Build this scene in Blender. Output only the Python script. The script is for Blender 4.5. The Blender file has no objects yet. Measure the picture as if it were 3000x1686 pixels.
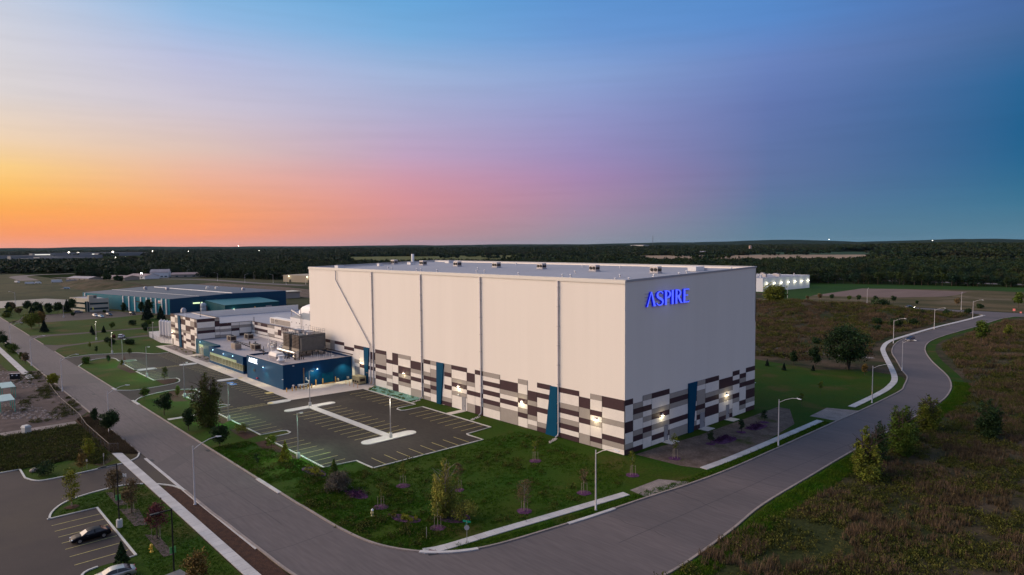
import bpy, bmesh, math, random
import numpy as np
from mathutils import Vector, Matrix

SC = bpy.context.scene
COL = SC.collection
R = math.radians

# ------------------------------------------------------------------ camera
cam_d = bpy.data.cameras.new("camera")
cam = bpy.data.objects.new("camera", cam_d)
COL.objects.link(cam)
YAW, PITCH, ROLL = R(-47.080), R(3.7155), R(-0.478)
fw = Vector((math.sin(YAW) * math.cos(PITCH), math.cos(YAW) * math.cos(PITCH), -math.sin(PITCH)))
rt = Vector((math.cos(YAW), -math.sin(YAW), 0.0))
up = rt.cross(fw)
rt2 = math.cos(ROLL) * rt + math.sin(ROLL) * up
up2 = -math.sin(ROLL) * rt + math.cos(ROLL) * up
cam.matrix_world = Matrix(((rt2.x, up2.x, -fw.x, 75.582), (rt2.y, up2.y, -fw.y, -98.813),
                           (rt2.z, up2.z, -fw.z, 39.797), (0, 0, 0, 1)))
cam_d.sensor_width = 36.0
cam_d.lens = 36.0 * 1949.34 / 3000.0
cam_d.clip_start = 0.5
cam_d.clip_end = 60000.0
SC.camera = cam

# ------------------------------------------------------------------ render settings
SC.view_settings.view_transform = 'Standard'
SC.view_settings.look = 'None'
SC.view_settings.exposure = 0.0
SC.view_settings.gamma = 1.0
SC.view_settings.use_curve_mapping = False
SC.cycles.use_denoising = True
SC.cycles.max_bounces = 5
SC.cycles.diffuse_bounces = 2
SC.cycles.glossy_bounces = 2
SC.cycles.transparent_max_bounces = 8
SC.cycles.sample_clamp_indirect = 4.0
SC.cycles.use_light_tree = True

# ------------------------------------------------------------------ dusk sky
# Afterglow centre: the sun has gone down beyond the left edge of the picture.
SUN_AZ = R(-117.0)          # clockwise from +Y
SUN_DIR = Vector((math.sin(SUN_AZ), math.cos(SUN_AZ), 0.0))
world = bpy.data.worlds.new("World")
SC.world = world
world.use_nodes = True
wn, wl = world.node_tree.nodes, world.node_tree.links
wn.clear()

def s2l(c):
    out = []
    for v in c:
        v = v / 255.0
        out.append(v / 12.92 if v <= 0.04045 else ((v + 0.055) / 1.055) ** 2.4)
    return tuple(out) + (1.0,)

def wmath(op, a, b=None, clamp=False):
    n = wn.new('ShaderNodeMath'); n.operation = op; n.use_clamp = clamp
    for i, v in enumerate((a, b)):
        if v is None: continue
        if isinstance(v, (int, float)): n.inputs[i].default_value = v
        else: wl.new(v, n.inputs[i])
    return n.outputs[0]

tc = wn.new('ShaderNodeTexCoord')
sep = wn.new('ShaderNodeSeparateXYZ'); wl.new(tc.outputs['Generated'], sep.inputs[0])
hx, hy, hz_ = sep.outputs
hlen = wmath('SQRT', wmath('ADD', wmath('MULTIPLY', hx, hx), wmath('MULTIPLY', hy, hy)))
dotn = wmath('ADD', wmath('MULTIPLY', hx, SUN_DIR.x), wmath('MULTIPLY', hy, SUN_DIR.y))
cosd = wmath('DIVIDE', dotn, wmath('MAXIMUM', hlen, 1e-4))
delta = wmath('DIVIDE', wmath('ARCCOSINE', wmath('MAXIMUM', wmath('MINIMUM', cosd, 0.9999), -0.9999)), math.pi)   # 0 at the glow, 1 opposite
elev = wmath('DIVIDE', wmath('ARCTANGENT', wmath('DIVIDE', hz_, wmath('MAXIMUM', hlen, 1e-4))), math.pi / 2)      # 0 horizon, 1 zenith
ELEVS = [0.0, 1.2, 2.6, 4.0, 5.6, 7.5, 10.6, 14.0, 17.0, 21.0, 40.0, 90.0]
COLS = [
 (0,   [(246,162,118),(255,172,108),(255,188,110),(255,205,125),(255,214,150),(248,222,180),(232,222,208),(214,216,226),(196,208,228),(170,200,228),(160,185,218),(150,172,205)]),
 (33,  [(240,152,128),(253,156,100),(255,170,88),(255,192,102),(253,208,136),(240,212,182),(222,214,214),(212,212,222),(196,206,226),(166,198,226),(156,184,217),(150,172,205)]),
 (45,  [(230,150,134),(250,154,108),(252,162,106),(246,172,130),(238,182,158),(224,195,184),(208,199,213),(188,193,224),(150,188,229),(110,178,224),(140,176,216),(148,170,205)]),
 (61,  [(182,146,154),(200,146,150),(212,146,150),(217,150,158),(210,156,174),(194,164,194),(178,174,208),(162,182,220),(122,174,222),(94,165,220),(128,166,212),(146,168,204)]),
 (76,  [(142,144,158),(152,142,162),(162,139,166),(168,137,170),(166,137,180),(156,142,190),(148,152,202),(138,164,214),(108,154,214),(88,148,212),(120,156,206),(144,166,203)]),
 (91,  [(94,128,150),(92,126,153),(92,122,157),(94,118,160),(96,116,163),(96,117,168),(98,119,176),(106,132,192),(90,138,203),(80,138,203),(114,146,198),(142,164,202)]),
 (108, [(86,128,150),(76,124,150),(58,116,148),(44,108,146),(30,100,144),(22,95,142),(34,99,148),(66,104,154),(74,108,168),(70,108,174),(108,138,190),(140,162,201)]),
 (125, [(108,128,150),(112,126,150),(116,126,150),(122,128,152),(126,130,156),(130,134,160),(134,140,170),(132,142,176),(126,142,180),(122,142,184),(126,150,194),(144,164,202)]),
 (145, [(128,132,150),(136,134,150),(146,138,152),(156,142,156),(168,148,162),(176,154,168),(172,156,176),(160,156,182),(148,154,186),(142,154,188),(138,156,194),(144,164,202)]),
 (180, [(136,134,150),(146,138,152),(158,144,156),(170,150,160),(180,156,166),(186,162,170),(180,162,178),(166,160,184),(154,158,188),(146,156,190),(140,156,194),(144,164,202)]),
]
prev = None
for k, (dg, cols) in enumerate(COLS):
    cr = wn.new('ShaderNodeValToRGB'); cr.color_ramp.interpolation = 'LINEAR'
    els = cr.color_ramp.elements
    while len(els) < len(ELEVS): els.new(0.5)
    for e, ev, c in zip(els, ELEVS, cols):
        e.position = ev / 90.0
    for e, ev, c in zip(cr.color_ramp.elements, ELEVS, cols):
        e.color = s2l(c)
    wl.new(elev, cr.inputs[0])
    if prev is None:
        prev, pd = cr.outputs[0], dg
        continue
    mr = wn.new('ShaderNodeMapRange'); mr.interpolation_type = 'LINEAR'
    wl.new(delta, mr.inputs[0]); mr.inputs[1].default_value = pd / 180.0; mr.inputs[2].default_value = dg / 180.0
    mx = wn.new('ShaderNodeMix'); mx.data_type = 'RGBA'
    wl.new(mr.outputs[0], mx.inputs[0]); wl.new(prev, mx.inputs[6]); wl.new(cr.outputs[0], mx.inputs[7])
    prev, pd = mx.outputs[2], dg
# faint cloud streaks low over the afterglow
mp = wn.new('ShaderNodeMapping'); mp.inputs['Scale'].default_value = (2.2, 2.2, 38.0)
wl.new(tc.outputs['Generated'], mp.inputs[0])
nz = wn.new('ShaderNodeTexNoise'); nz.inputs['Scale'].default_value = 2.6; nz.inputs['Detail'].default_value = 5.0
wl.new(mp.outputs[0], nz.inputs['Vector'])
st = wn.new('ShaderNodeMapRange'); wl.new(nz.outputs[0], st.inputs[0])
st.inputs[1].default_value = 0.42; st.inputs[2].default_value = 0.75; st.inputs[3].default_value = 1.008; st.inputs[4].default_value = 0.965
hs = wn.new('ShaderNodeMix'); hs.data_type = 'RGBA'; hs.blend_type = 'MULTIPLY'; hs.inputs[0].default_value = 1.0
wl.new(prev, hs.inputs[6]); wl.new(st.outputs[0], hs.inputs[7])
# physical sky, sun 3 degrees up on the glow side, kept very weak: it only adds its own gradient
nis = wn.new('ShaderNodeTexSky'); nis.sky_type = 'NISHITA'; nis.sun_disc = False
nis.sun_elevation = R(3.0); nis.sun_rotation = SUN_AZ; nis.altitude = 40
ns = wn.new('ShaderNodeVectorMath'); ns.operation = 'SCALE'; ns.inputs['Scale'].default_value = 0.003
wl.new(nis.outputs[0], ns.inputs[0])
ad = wn.new('ShaderNodeMix'); ad.data_type = 'RGBA'; ad.blend_type = 'ADD'; ad.inputs[0].default_value = 1.0
wl.new(hs.outputs[2], ad.inputs[6]); wl.new(ns.outputs[0], ad.inputs[7])
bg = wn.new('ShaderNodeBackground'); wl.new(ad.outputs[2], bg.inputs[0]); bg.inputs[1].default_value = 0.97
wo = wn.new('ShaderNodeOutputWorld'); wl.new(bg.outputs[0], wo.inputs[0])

# ------------------------------------------------------------------ afterglow (soft, low, from the left)
sun_d = bpy.data.lights.new("sun", 'SUN')
sun_d.energy = 5.0
sun_d.angle = R(70.0)
sun_d.color = (1.0, 0.74, 0.55)
sun = bpy.data.objects.new("sun", sun_d)
COL.objects.link(sun)
SE = R(17.0)
LAZ = R(-126.0)
sdir = Vector((math.sin(LAZ) * math.cos(SE), math.cos(LAZ) * math.cos(SE), math.sin(SE)))
sun.rotation_euler = sdir.to_track_quat('Z', 'Y').to_euler()
# ================================================================== materials
MATS = {}
def rgb(c):
    return tuple(c) + (1.0,) if len(c) == 3 else tuple(c)

def mat(name, c1, c2=None, scale=1.0, rough=0.85, metal=0.0, bump=0.0, bscale=None, detail=6.0, contrast=(0.35, 0.65),
        c3=None, scale3=None, mask3=(0.5, 0.7), emit=None, estr=0.0, stretch=None, spec=0.3, tint=None, objvar=0.0, coat=0.0,
        fine=0.0, fscale=20.0):
    """Procedural principled material: two colours mixed by noise in world space, an optional third by a second noise."""
    m = bpy.data.materials.new(name); m.use_nodes = True
    nt = m.node_tree; N, L = nt.nodes, nt.links
    b = N['Principled BSDF']
    b.inputs['Roughness'].default_value = rough
    b.inputs['Metallic'].default_value = metal
    b.inputs['Specular IOR Level'].default_value = spec
    if coat: b.inputs['Coat Weight'].default_value = coat
    geo = N.new('ShaderNodeNewGeometry')
    vec = geo.outputs['Position']
    if stretch:
        mpn = N.new('ShaderNodeMapping'); mpn.inputs['Scale'].default_value = stretch[:3]
        if len(stretch) > 3: mpn.inputs['Rotation'].default_value = (0, 0, stretch[3])
        L.new(vec, mpn.inputs[0]); vec = mpn.outputs[0]
    out = None
    if c2 is not None:
        n = N.new('ShaderNodeTexNoise'); n.inputs['Scale'].default_value = scale; n.inputs['Detail'].default_value = detail
        n.inputs['Roughness'].default_value = 0.6
        L.new(vec, n.inputs['Vector'])
        mr = N.new('ShaderNodeMapRange'); mr.inputs[1].default_value, mr.inputs[2].default_value = contrast
        L.new(n.outputs[0], mr.inputs[0])
        mx = N.new('ShaderNodeMix'); mx.data_type = 'RGBA'
        mx.inputs[6].default_value = rgb(c1); mx.inputs[7].default_value = rgb(c2)
        L.new(mr.outputs[0], mx.inputs[0]); out = mx.outputs[2]
        if c3 is not None:
            n3 = N.new('ShaderNodeTexNoise'); n3.inputs['Scale'].default_value = scale3 or scale * 0.3
            n3.inputs['Detail'].default_value = 4.0
            L.new(geo.outputs['Position'], n3.inputs['Vector'])
            m3 = N.new('ShaderNodeMapRange'); m3.inputs[1].default_value, m3.inputs[2].default_value = mask3
            L.new(n3.outputs[0], m3.inputs[0])
            x3 = N.new('ShaderNodeMix'); x3.data_type = 'RGBA'; x3.inputs[7].default_value = rgb(c3)
            L.new(m3.outputs[0], x3.inputs[0]); L.new(out, x3.inputs[6]); out = x3.outputs[2]
    else:
        rg = N.new('ShaderNodeRGB'); rg.outputs[0].default_value = rgb(c1); out = rg.outputs[0]
    if fine:
        nf = N.new('ShaderNodeTexNoise'); nf.inputs['Scale'].default_value = fscale; nf.inputs['Detail'].default_value = 3.0
        L.new(vec, nf.inputs['Vector'])
        mf = N.new('ShaderNodeMapRange'); mf.inputs[1].default_value = 0.25; mf.inputs[2].default_value = 0.75
        mf.inputs[3].default_value = 1.0 - fine; mf.inputs[4].default_value = 1.0 + fine
        L.new(nf.outputs[0], mf.inputs[0])
        xf = N.new('ShaderNodeMix'); xf.data_type = 'RGBA'; xf.blend_type = 'MULTIPLY'; xf.inputs[0].default_value = 1.0
        L.new(out, xf.inputs[6]); L.new(mf.outputs[0], xf.inputs[7]); out = xf.outputs[2]
    if tint:
        at = N.new('ShaderNodeAttribute'); at.attribute_name = tint; at.attribute_type = 'GEOMETRY'
        xt = N.new('ShaderNodeMix'); xt.data_type = 'RGBA'; xt.blend_type = 'MULTIPLY'; xt.inputs[0].default_value = 1.0
        L.new(out, xt.inputs[6]); L.new(at.outputs['Color'], xt.inputs[7]); out = xt.outputs[2]
    if objvar:
        oi = N.new('ShaderNodeObjectInfo')
        hv = N.new('ShaderNodeHueSaturation')
        m1 = N.new('ShaderNodeMapRange'); m1.inputs[3].default_value = 1 - objvar; m1.inputs[4].default_value = 1 + objvar
        L.new(oi.outputs['Random'], m1.inputs[0]); L.new(m1.outputs[0], hv.inputs['Value'])
        m2 = N.new('ShaderNodeMapRange'); m2.inputs[3].default_value = 0.5 - objvar * 0.10; m2.inputs[4].default_value = 0.5 + objvar * 0.06
        L.new(oi.outputs['Random'], m2.inputs[0]); L.new(m2.outputs[0], hv.inputs['Hue'])
        L.new(out, hv.inputs['Color']); out = hv.outputs[0]
    L.new(out, b.inputs['Base Color'])
    if bump:
        nb = N.new('ShaderNodeTexNoise'); nb.inputs['Scale'].default_value = bscale or scale * 4; nb.inputs['Detail'].default_value = 5.0
        L.new(vec, nb.inputs['Vector'])
        bp = N.new('ShaderNodeBump'); bp.inputs['Distance'].default_value = bump; bp.inputs['Strength'].default_value = 1.0
        L.new(nb.outputs[0], bp.inputs['Height']); L.new(bp.outputs[0], b.inputs['Normal'])
    if emit:
        b.inputs['Emission Color'].default_value = rgb(emit); b.inputs['Emission Strength'].default_value = estr
    MATS[name] = m
    return m

def ribbed(name, c, pitch, depth, axis='X', rough=0.6, c2=None, scale=0.15, spec=0.12, metal=0.0, var=0.04):
    """Ribbed sheet-metal cladding: fine relief by a wave along one world axis."""
    m = mat(name, c, c2 or c, scale=scale, rough=rough, spec=spec, metal=metal, contrast=(0.3, 0.7), stretch=(1.0, 1.0, 0.06), fine=0.012, fscale=0.5)
    nt = m.node_tree; N, L = nt.nodes, nt.links
    b = N['Principled BSDF']
    geo = N.new('ShaderNodeNewGeometry'); sp = N.new('ShaderNodeSeparateXYZ'); L.new(geo.outputs['Position'], sp.inputs[0])
    s = sp.outputs[axis]
    if axis == 'XY': pass
    mu = N.new('ShaderNodeMath'); mu.operation = 'MULTIPLY'; mu.inputs[1].default_value = 2 * math.pi / pitch; L.new(s, mu.inputs[0])
    si = N.new('ShaderNodeMath'); si.operation = 'SINE'; L.new(mu.outputs[0], si.inputs[0])
    ab = N.new('ShaderNodeMath'); ab.operation = 'POWER'; ab.inputs[1].default_value = 8.0
    aa = N.new('ShaderNodeMath'); aa.operation = 'ABSOLUTE'; L.new(si.outputs[0], aa.inputs[0]); L.new(aa.outputs[0], ab.inputs[0])
    bp = N.new('ShaderNodeBump'); bp.inputs['Distance'].default_value = depth; bp.inputs['Strength'].default_value = 0.8
    L.new(ab.outputs[0], bp.inputs['Height']); L.new(bp.outputs[0], b.inputs['Normal'])
    return m

# ================================================================== objects
def tag(o, label=None, cat=None, group=None, kind=None):
    if label: o['label'] = label
    if cat: o['category'] = cat
    if group: o['group'] = group
    if kind: o['kind'] = kind
    return o

def thing(name, label, cat, loc=(0, 0, 0), rz=0.0, group=None):
    o = bpy.data.objects.new(name, None); COL.objects.link(o)
    o.location = loc; o.rotation_euler = (0, 0, rz); o.empty_display_size = 0.3
    return tag(o, label, cat, group)

def link(name, me, m=None, parent=None, loc=None, rz=None):
    o = bpy.data.objects.new(name, me); COL.objects.link(o)
    if m is not None and len(me.materials) == 0:
        for mm in (m if isinstance(m, (list, tuple)) else [m]): me.materials.append(mm)
    if parent is not None: o.parent = parent
    if loc is not None: o.location = loc
    if rz is not None: o.rotation_euler = (0, 0, rz)
    return o

def copy_tree(o, parent=None, loc=None, rz=None, scale=None, label=None):
    c = o.copy(); COL.objects.link(c)
    if parent is not None: c.parent = parent
    if loc is not None: c.location = loc
    if rz is not None: c.rotation_euler = (0, 0, rz)
    if scale is not None: c.scale = scale if isinstance(scale, (tuple, list)) else (scale,) * 3
    if label: c['label'] = label
    for ch in list(o.children): copy_tree(ch, c)
    return c

class MB:
    """Collects boxes, prisms, tubes and polygons and builds them as one mesh."""
    def __init__(s): s.v = []; s.f = []; s.mi = []; s.sm = []
    def add(s, vs, fs, mi=0, smooth=False):
        o = len(s.v); s.v += [tuple(v) for v in vs]
        for f in fs:
            s.f.append(tuple(i + o for i in f)); s.mi.append(mi); s.sm.append(smooth)
        return s
    def box(s, x0, x1, y0, y1, z0, z1, mi=0, skip=()):
        vs = [(x0,y0,z0),(x1,y0,z0),(x1,y1,z0),(x0,y1,z0),(x0,y0,z1),(x1,y0,z1),(x1,y1,z1),(x0,y1,z1)]
        fs = {'b':(0,3,2,1),'t':(4,5,6,7),'f':(0,1,5,4),'r':(1,2,6,5),'k':(2,3,7,6),'l':(3,0,4,7)}
        return s.add(vs, [f for k, f in fs.items() if k not in skip], mi)
    def obox(s, c, d, wx, wy, wz, mi=0):
        """Box centred at c, its x axis along d (horizontal unit vector)."""
        dx = Vector((d[0], d[1], 0)).normalized(); dy = Vector((-dx.y, dx.x, 0)); dz = Vector((0, 0, 1)); c = Vector(c)
        vs = []
        for z in (-.5, .5):
            for a, b in ((-.5, -.5), (.5, -.5), (.5, .5), (-.5, .5)):
                vs.append(c + dx * a * wx + dy * b * wy + dz * z * wz)
        return s.add(vs, [(0,3,2,1),(4,5,6,7),(0,1,5,4),(1,2,6,5),(2,3,7,6),(3,0,4,7)], mi)
    def prism(s, poly, z0, z1, mi=0, bottom=False):
        n = len(poly)
        a = sum(poly[i][0] * poly[(i+1) % n][1] - poly[(i+1) % n][0] * poly[i][1] for i in range(n))
        if a < 0: poly = poly[::-1]
        vs = [(x, y, z0) for x, y in poly] + [(x, y, z1) for x, y in poly]
        fs = [tuple(range(n, 2 * n))] + [(i, (i+1) % n, n + (i+1) % n, n + i) for i in range(n)]
        if bottom: fs.append(tuple(range(n - 1, -1, -1)))
        return s.add(vs, fs, mi)
    def flat(s, poly, z, mi=0):
        n = len(poly)
        a = sum(poly[i][0] * poly[(i+1) % n][1] - poly[(i+1) % n][0] * poly[i][1] for i in range(n))
        if a < 0: poly = poly[::-1]
        return s.add([(x, y, z) for x, y in poly], [tuple(range(n))], mi)
    def tube(s, pts, rad, n=8, mi=0, smooth=True, caps=True):
        """Round tube through pts; rad a number or one per point."""
        pts = [Vector(p) for p in pts]
        if not isinstance(rad, (list, tuple)): rad = [rad] * len(pts)
        rings = []
        ref = None
        for i, p in enumerate(pts):
            t = (pts[min(i+1, len(pts)-1)] - pts[max(i-1, 0)])
            if t.length < 1e-9: t = Vector((0, 0, 1))
            t.normalize()
            if ref is None:
                ref = Vector((1, 0, 0)) if abs(t.x) < 0.8 else Vector((0, 1, 0))
            u = (ref - t * ref.dot(t)).normalized(); w = t.cross(u); ref = u
            rings.append([p + (u * math.cos(2*math.pi*k/n) + w * math.sin(2*math.pi*k/n)) * rad[i] for k in range(n)])
        vs = [v for r in rings for v in r]
        fs = []
        for i in range(len(rings) - 1):
            for k in range(n):
                fs.append((i*n+k, i*n+(k+1) % n, (i+1)*n+(k+1) % n, (i+1)*n+k))
        s.add(vs, fs, mi, smooth)
        if caps:
            m = len(rings) - 1
            s.add(rings[0], [tuple(range(n-1, -1, -1))], mi); s.add(rings[m], [tuple(range(n))], mi)
        return s
    def lathe(s, cx, cy, prof, n=16, mi=0, smooth=True):
        """prof: list of (radius, z) from bottom to top."""
        vs = []
        for r, z in prof:
            for k in range(n): vs.append((cx + r*math.cos(2*math.pi*k/n), cy + r*math.sin(2*math.pi*k/n), z))
        fs = []
        for i in range(len(prof)-1):
            for k in range(n): fs.append((i*n+k, i*n+(k+1) % n, (i+1)*n+(k+1) % n, (i+1)*n+k))
        m = len(prof) - 1
        s.add(vs, fs, mi, smooth)
        s.add([vs[m*n+k] for k in range(n)], [tuple(range(n))], mi)
        s.add([vs[k] for k in range(n)], [tuple(range(n-1, -1, -1))], mi)
        return s
    def mesh(s, name, m=None, tri=False):
        me = bpy.data.meshes.new(name)
        me.from_pydata(s.v, [], s.f)
        me.polygons.foreach_set('material_index', s.mi)
        me.polygons.foreach_set('use_smooth', s.sm)
        for mm in ([] if m is None else (m if isinstance(m, (list, tuple)) else [m])): me.materials.append(mm)
        if tri or any(len(f) > 5 for f in s.f):
            bm = bmesh.new(); bm.from_mesh(me)
            bmesh.ops.triangulate(bm, faces=[f for f in bm.faces if len(f.verts) > 4])
            bm.to_mesh(me); bm.free()
        me.update()
        return me
    def build(s, name, m=None, parent=None, **kw):
        return link(name, s.mesh(name, m), None, parent, **kw)

def np_mesh(name, verts, faces, mats, tint=None, smooth=False, mi=None):
    """verts (n,3), faces (m,3 or 4) numpy -> mesh, optional per-vertex colour 'tint'."""
    me = bpy.data.meshes.new(name)
    n, (m, k) = len(verts), faces.shape
    me.vertices.add(n); me.vertices.foreach_set('co', verts.astype(np.float32).ravel())
    me.loops.add(m * k); me.loops.foreach_set('vertex_index', faces.astype(np.int32).ravel())
    me.polygons.add(m)
    me.polygons.foreach_set('loop_start', np.arange(0, m * k, k, dtype=np.int32))
    me.polygons.foreach_set('loop_total', np.full(m, k, dtype=np.int32))
    if mi is not None: me.polygons.foreach_set('material_index', mi.astype(np.int32))
    if smooth: me.polygons.foreach_set('use_smooth', np.ones(m, dtype=bool))
    if tint is not None:
        ca = me.color_attributes.new('tint', 'FLOAT_COLOR', 'POINT')
        c = np.ones((n, 4), dtype=np.float32); c[:, :3] = tint
        ca.data.foreach_set('color', c.ravel())
    for mm in mats: me.materials.append(mm)
    me.update(calc_edges=True)
    return me

# ------------------------------------------------------------------ self-contained scatter (stuff)
def scatter(name, templates, pts, mats, label=None, cat=None):
    """ONE object: its mesh holds the template shapes and loose points; geometry nodes put the templates on the points.
    templates: list of (verts, faces(tri), tint or None, matindex); pts: list per template of arrays (x,y,z, rz, sx, sz)."""
    V, F, T, MI, ID, SCL, ROT = [], [], [], [], [], [], []
    off = 0
    for k, (v, f, t, mi) in enumerate(templates):
        V.append(v); F.append(f + off); off += len(v)
        T.append(np.ones((len(v), 3)) if t is None else t)
        MI.append(np.full(len(f), mi) if np.isscalar(mi) else mi)
        ID.append(np.full(len(v), k + 1)); SCL.append(np.ones((len(v), 3))); ROT.append(np.zeros((len(v), 3)))
    for k, p in enumerate(pts):
        if len(p) == 0: continue
        V.append(p[:, :3]); T.append(np.ones((len(p), 3))); ID.append(np.full(len(p), -(k + 1)))
        SCL.append(np.stack([p[:, 4], p[:, 4], p[:, 5]], 1))
        ROT.append(np.stack([np.zeros(len(p)), np.zeros(len(p)), p[:, 3]], 1))
    V = np.concatenate(V); F = np.concatenate(F); T = np.concatenate(T); MI = np.concatenate(MI)
    me = np_mesh(name, V, F, mats, tint=T, mi=MI)
    a = me.attributes.new('tid', 'INT', 'POINT'); a.data.foreach_set('value', np.concatenate(ID).astype(np.int32))
    a = me.attributes.new('iscale', 'FLOAT_VECTOR', 'POINT'); a.data.foreach_set('vector', np.concatenate(SCL).astype(np.float32).ravel())
    a = me.attributes.new('irot', 'FLOAT_VECTOR', 'POINT'); a.data.foreach_set('vector', np.concatenate(ROT).astype(np.float32).ravel())
    ng = bpy.data.node_groups.new(name + '_nodes', 'GeometryNodeTree')
    ng.interface.new_socket('Geometry', in_out='INPUT', socket_type='NodeSocketGeometry')
    ng.interface.new_socket('Geometry', in_out='OUTPUT', socket_type='NodeSocketGeometry')
    N, L = ng.nodes, ng.links
    gi = N.new('NodeGroupInput'); go = N.new('NodeGroupOutput'); jn = N.new('GeometryNodeJoinGeometry')
    def attr(n, t):
        x = N.new('GeometryNodeInputNamedAttribute'); x.data_type = t; x.inputs['Name'].default_value = n; return x.outputs[0]
    tid = attr('tid', 'INT')
    def sel(val):
        c = N.new('FunctionNodeCompare'); c.data_type = 'INT'; c.operation = 'EQUAL'
        L.new(tid, c.inputs[2]); c.inputs[3].default_value = val
        sg = N.new('GeometryNodeSeparateGeometry'); sg.domain = 'POINT'
        L.new(gi.outputs[0], sg.inputs[0]); L.new(c.outputs[0], sg.inputs['Selection'])
        return sg.outputs[0]
    for k in range(len(templates)):
        if len(pts[k]) == 0: continue
        tp, pp = sel(k + 1), sel(-(k + 1))
        mp_ = N.new('GeometryNodeMeshToPoints'); L.new(pp, mp_.inputs[0])
        ip = N.new('GeometryNodeInstanceOnPoints')
        L.new(mp_.outputs[0], ip.inputs['Points']); L.new(tp, ip.inputs['Instance'])
        e2r = N.new('FunctionNodeEulerToRotation'); L.new(attr('irot', 'FLOAT_VECTOR'), e2r.inputs[0])
        L.new(e2r.outputs[0], ip.inputs['Rotation']); L.new(attr('iscale', 'FLOAT_VECTOR'), ip.inputs['Scale'])
        L.new(ip.outputs[0], jn.inputs[0])
    L.new(jn.outputs[0], go.inputs[0])
    o = link(name, me)
    md = o.modifiers.new('scatter', 'NODES'); md.node_group = ng
    return tag(o, label, cat, kind='stuff')

def in_poly(px, py, poly):
    """Vectorised point in polygon."""
    inside = np.zeros(len(px), dtype=bool)
    n = len(poly)
    for i in range(n):
        x1, y1 = poly[i]; x2, y2 = poly[(i + 1) % n]
        c = ((y1 > py) != (y2 > py)) & (px < (x2 - x1) * (py - y1) / ((y2 - y1) if y2 != y1 else 1e-9) + x1)
        inside ^= c
    return inside

def smooth_line(pts, n=6):
    """Catmull-Rom through 2D points."""
    P = [pts[0]] + list(pts) + [pts[-1]]; out = []
    for i in range(1, len(P) - 2):
        p0, p1, p2, p3 = P[i-1], P[i], P[i+1], P[i+2]
        for k in range(n):
            t = k / n
            out.append(tuple(0.5 * ((2*p1[j]) + (-p0[j]+p2[j])*t + (2*p0[j]-5*p1[j]+4*p2[j]-p3[j])*t*t + (-p0[j]+3*p1[j]-3*p2[j]+p3[j])*t**3) for j in (0, 1)))
    out.append(tuple(P[-2])); return out

def offset_line(pts, d):
    """Points moved d to the left of the travel direction."""
    out = []
    for i, p in enumerate(pts):
        a = Vector(pts[max(i-1, 0)]); b = Vector(pts[min(i+1, len(pts)-1)]); t = (b - a)
        t = t.normalized() if t.length > 1e-9 else Vector((1, 0))
        out.append((p[0] - t.y * d, p[1] + t.x * d))
    return out

def strip(mb, pts, d0, d1, z0, z1, mi=0):
    """Solid strip along pts between left-offsets d0<d1, from z0 to z1 (top and sides)."""
    a, b = offset_line(pts, d0), offset_line(pts, d1); n = len(pts)
    vs = [(x, y, z1) for x, y in a] + [(x, y, z1) for x, y in b] + [(x, y, z0) for x, y in a] + [(x, y, z0) for x, y in b]
    fs = []
    for i in range(n - 1):
        fs += [(i, i+1, n+i+1, n+i), (2*n+i, 2*n+i+1, i+1, i), (n+i, n+i+1, 3*n+i+1, 3*n+i)]
    fs += [(0, n, 3*n, 2*n), (n-1, 3*n-1, 4*n-1, 2*n-1)]
    mb.add(vs, fs, mi); return mb

RNG = np.random.default_rng(7)
random.seed(7)
# ================================================================== ground, roads, pavements
def struct(name, mb, m, parent=None):
    o = mb.build(name, m, parent)
    if parent is None: o['kind'] = 'structure'
    return o

m_meadow = mat('meadow', (0.026, 0.026, 0.009), (0.080, 0.056, 0.034), scale=0.11, contrast=(0.38, 0.62), c3=(0.030, 0.036, 0.010),
               scale3=0.035, mask3=(0.50, 0.60), bump=0.25, bscale=1.2, rough=0.95, spec=0.1, fine=0.35, fscale=1.7)
m_lawn = mat('lawn', (0.015, 0.052, 0.001), (0.033, 0.052, 0.002), scale=0.06, contrast=(0.35, 0.65), c3=(0.062, 0.052, 0.012),
             scale3=0.09, mask3=(0.55, 0.72), bump=0.08, bscale=3.0, rough=0.95, spec=0.1, fine=0.30, fscale=2.4)
m_lawn_far = mat('mown_grass', (0.022, 0.060, 0.006), (0.016, 0.045, 0.005), scale=0.02, bump=0.1, bscale=1.0, rough=0.95, spec=0.1, fine=0.12, fscale=0.6)
m_road = mat('road_asphalt', (0.132, 0.110, 0.106), (0.100, 0.086, 0.085), scale=0.10, contrast=(0.3, 0.7), c3=(0.092, 0.081, 0.080), scale3=0.03,
             mask3=(0.5, 0.66), rough=0.8, bump=0.01, bscale=6.0, stretch=(0.12, 1.0, 1.0), fine=0.14, fscale=2.2, spec=0.2)
m_road2 = mat('road_asphalt_side', (0.135, 0.112, 0.108), (0.105, 0.090, 0.090), scale=0.10, contrast=(0.3, 0.7), c3=(0.108, 0.098, 0.10), scale3=0.03,
             mask3=(0.5, 0.66), rough=0.8, bump=0.01, bscale=6.0, stretch=(1.0, 0.12, 1.0), fine=0.12, fscale=2.2, spec=0.2)
m_lot = mat('lot_asphalt', (0.036, 0.031, 0.026), (0.025, 0.023, 0.020), scale=0.10, contrast=(0.3, 0.7), c3=(0.058, 0.050, 0.040), scale3=0.06,
            mask3=(0.52, 0.75), rough=0.85, bump=0.01, bscale=7.0, stretch=(0.3, 1.0, 1.0, 0.5), fine=0.22, fscale=2.0, spec=0.2)
m_lot2 = mat('lot_asphalt_old', (0.060, 0.048, 0.043), (0.043, 0.036, 0.034), scale=0.12, contrast=(0.3, 0.7), c3=(0.068, 0.055, 0.042), scale3=0.05,
             rough=0.85, bump=0.01, bscale=7.0, fine=0.12, fscale=5.0, spec=0.2)
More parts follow.
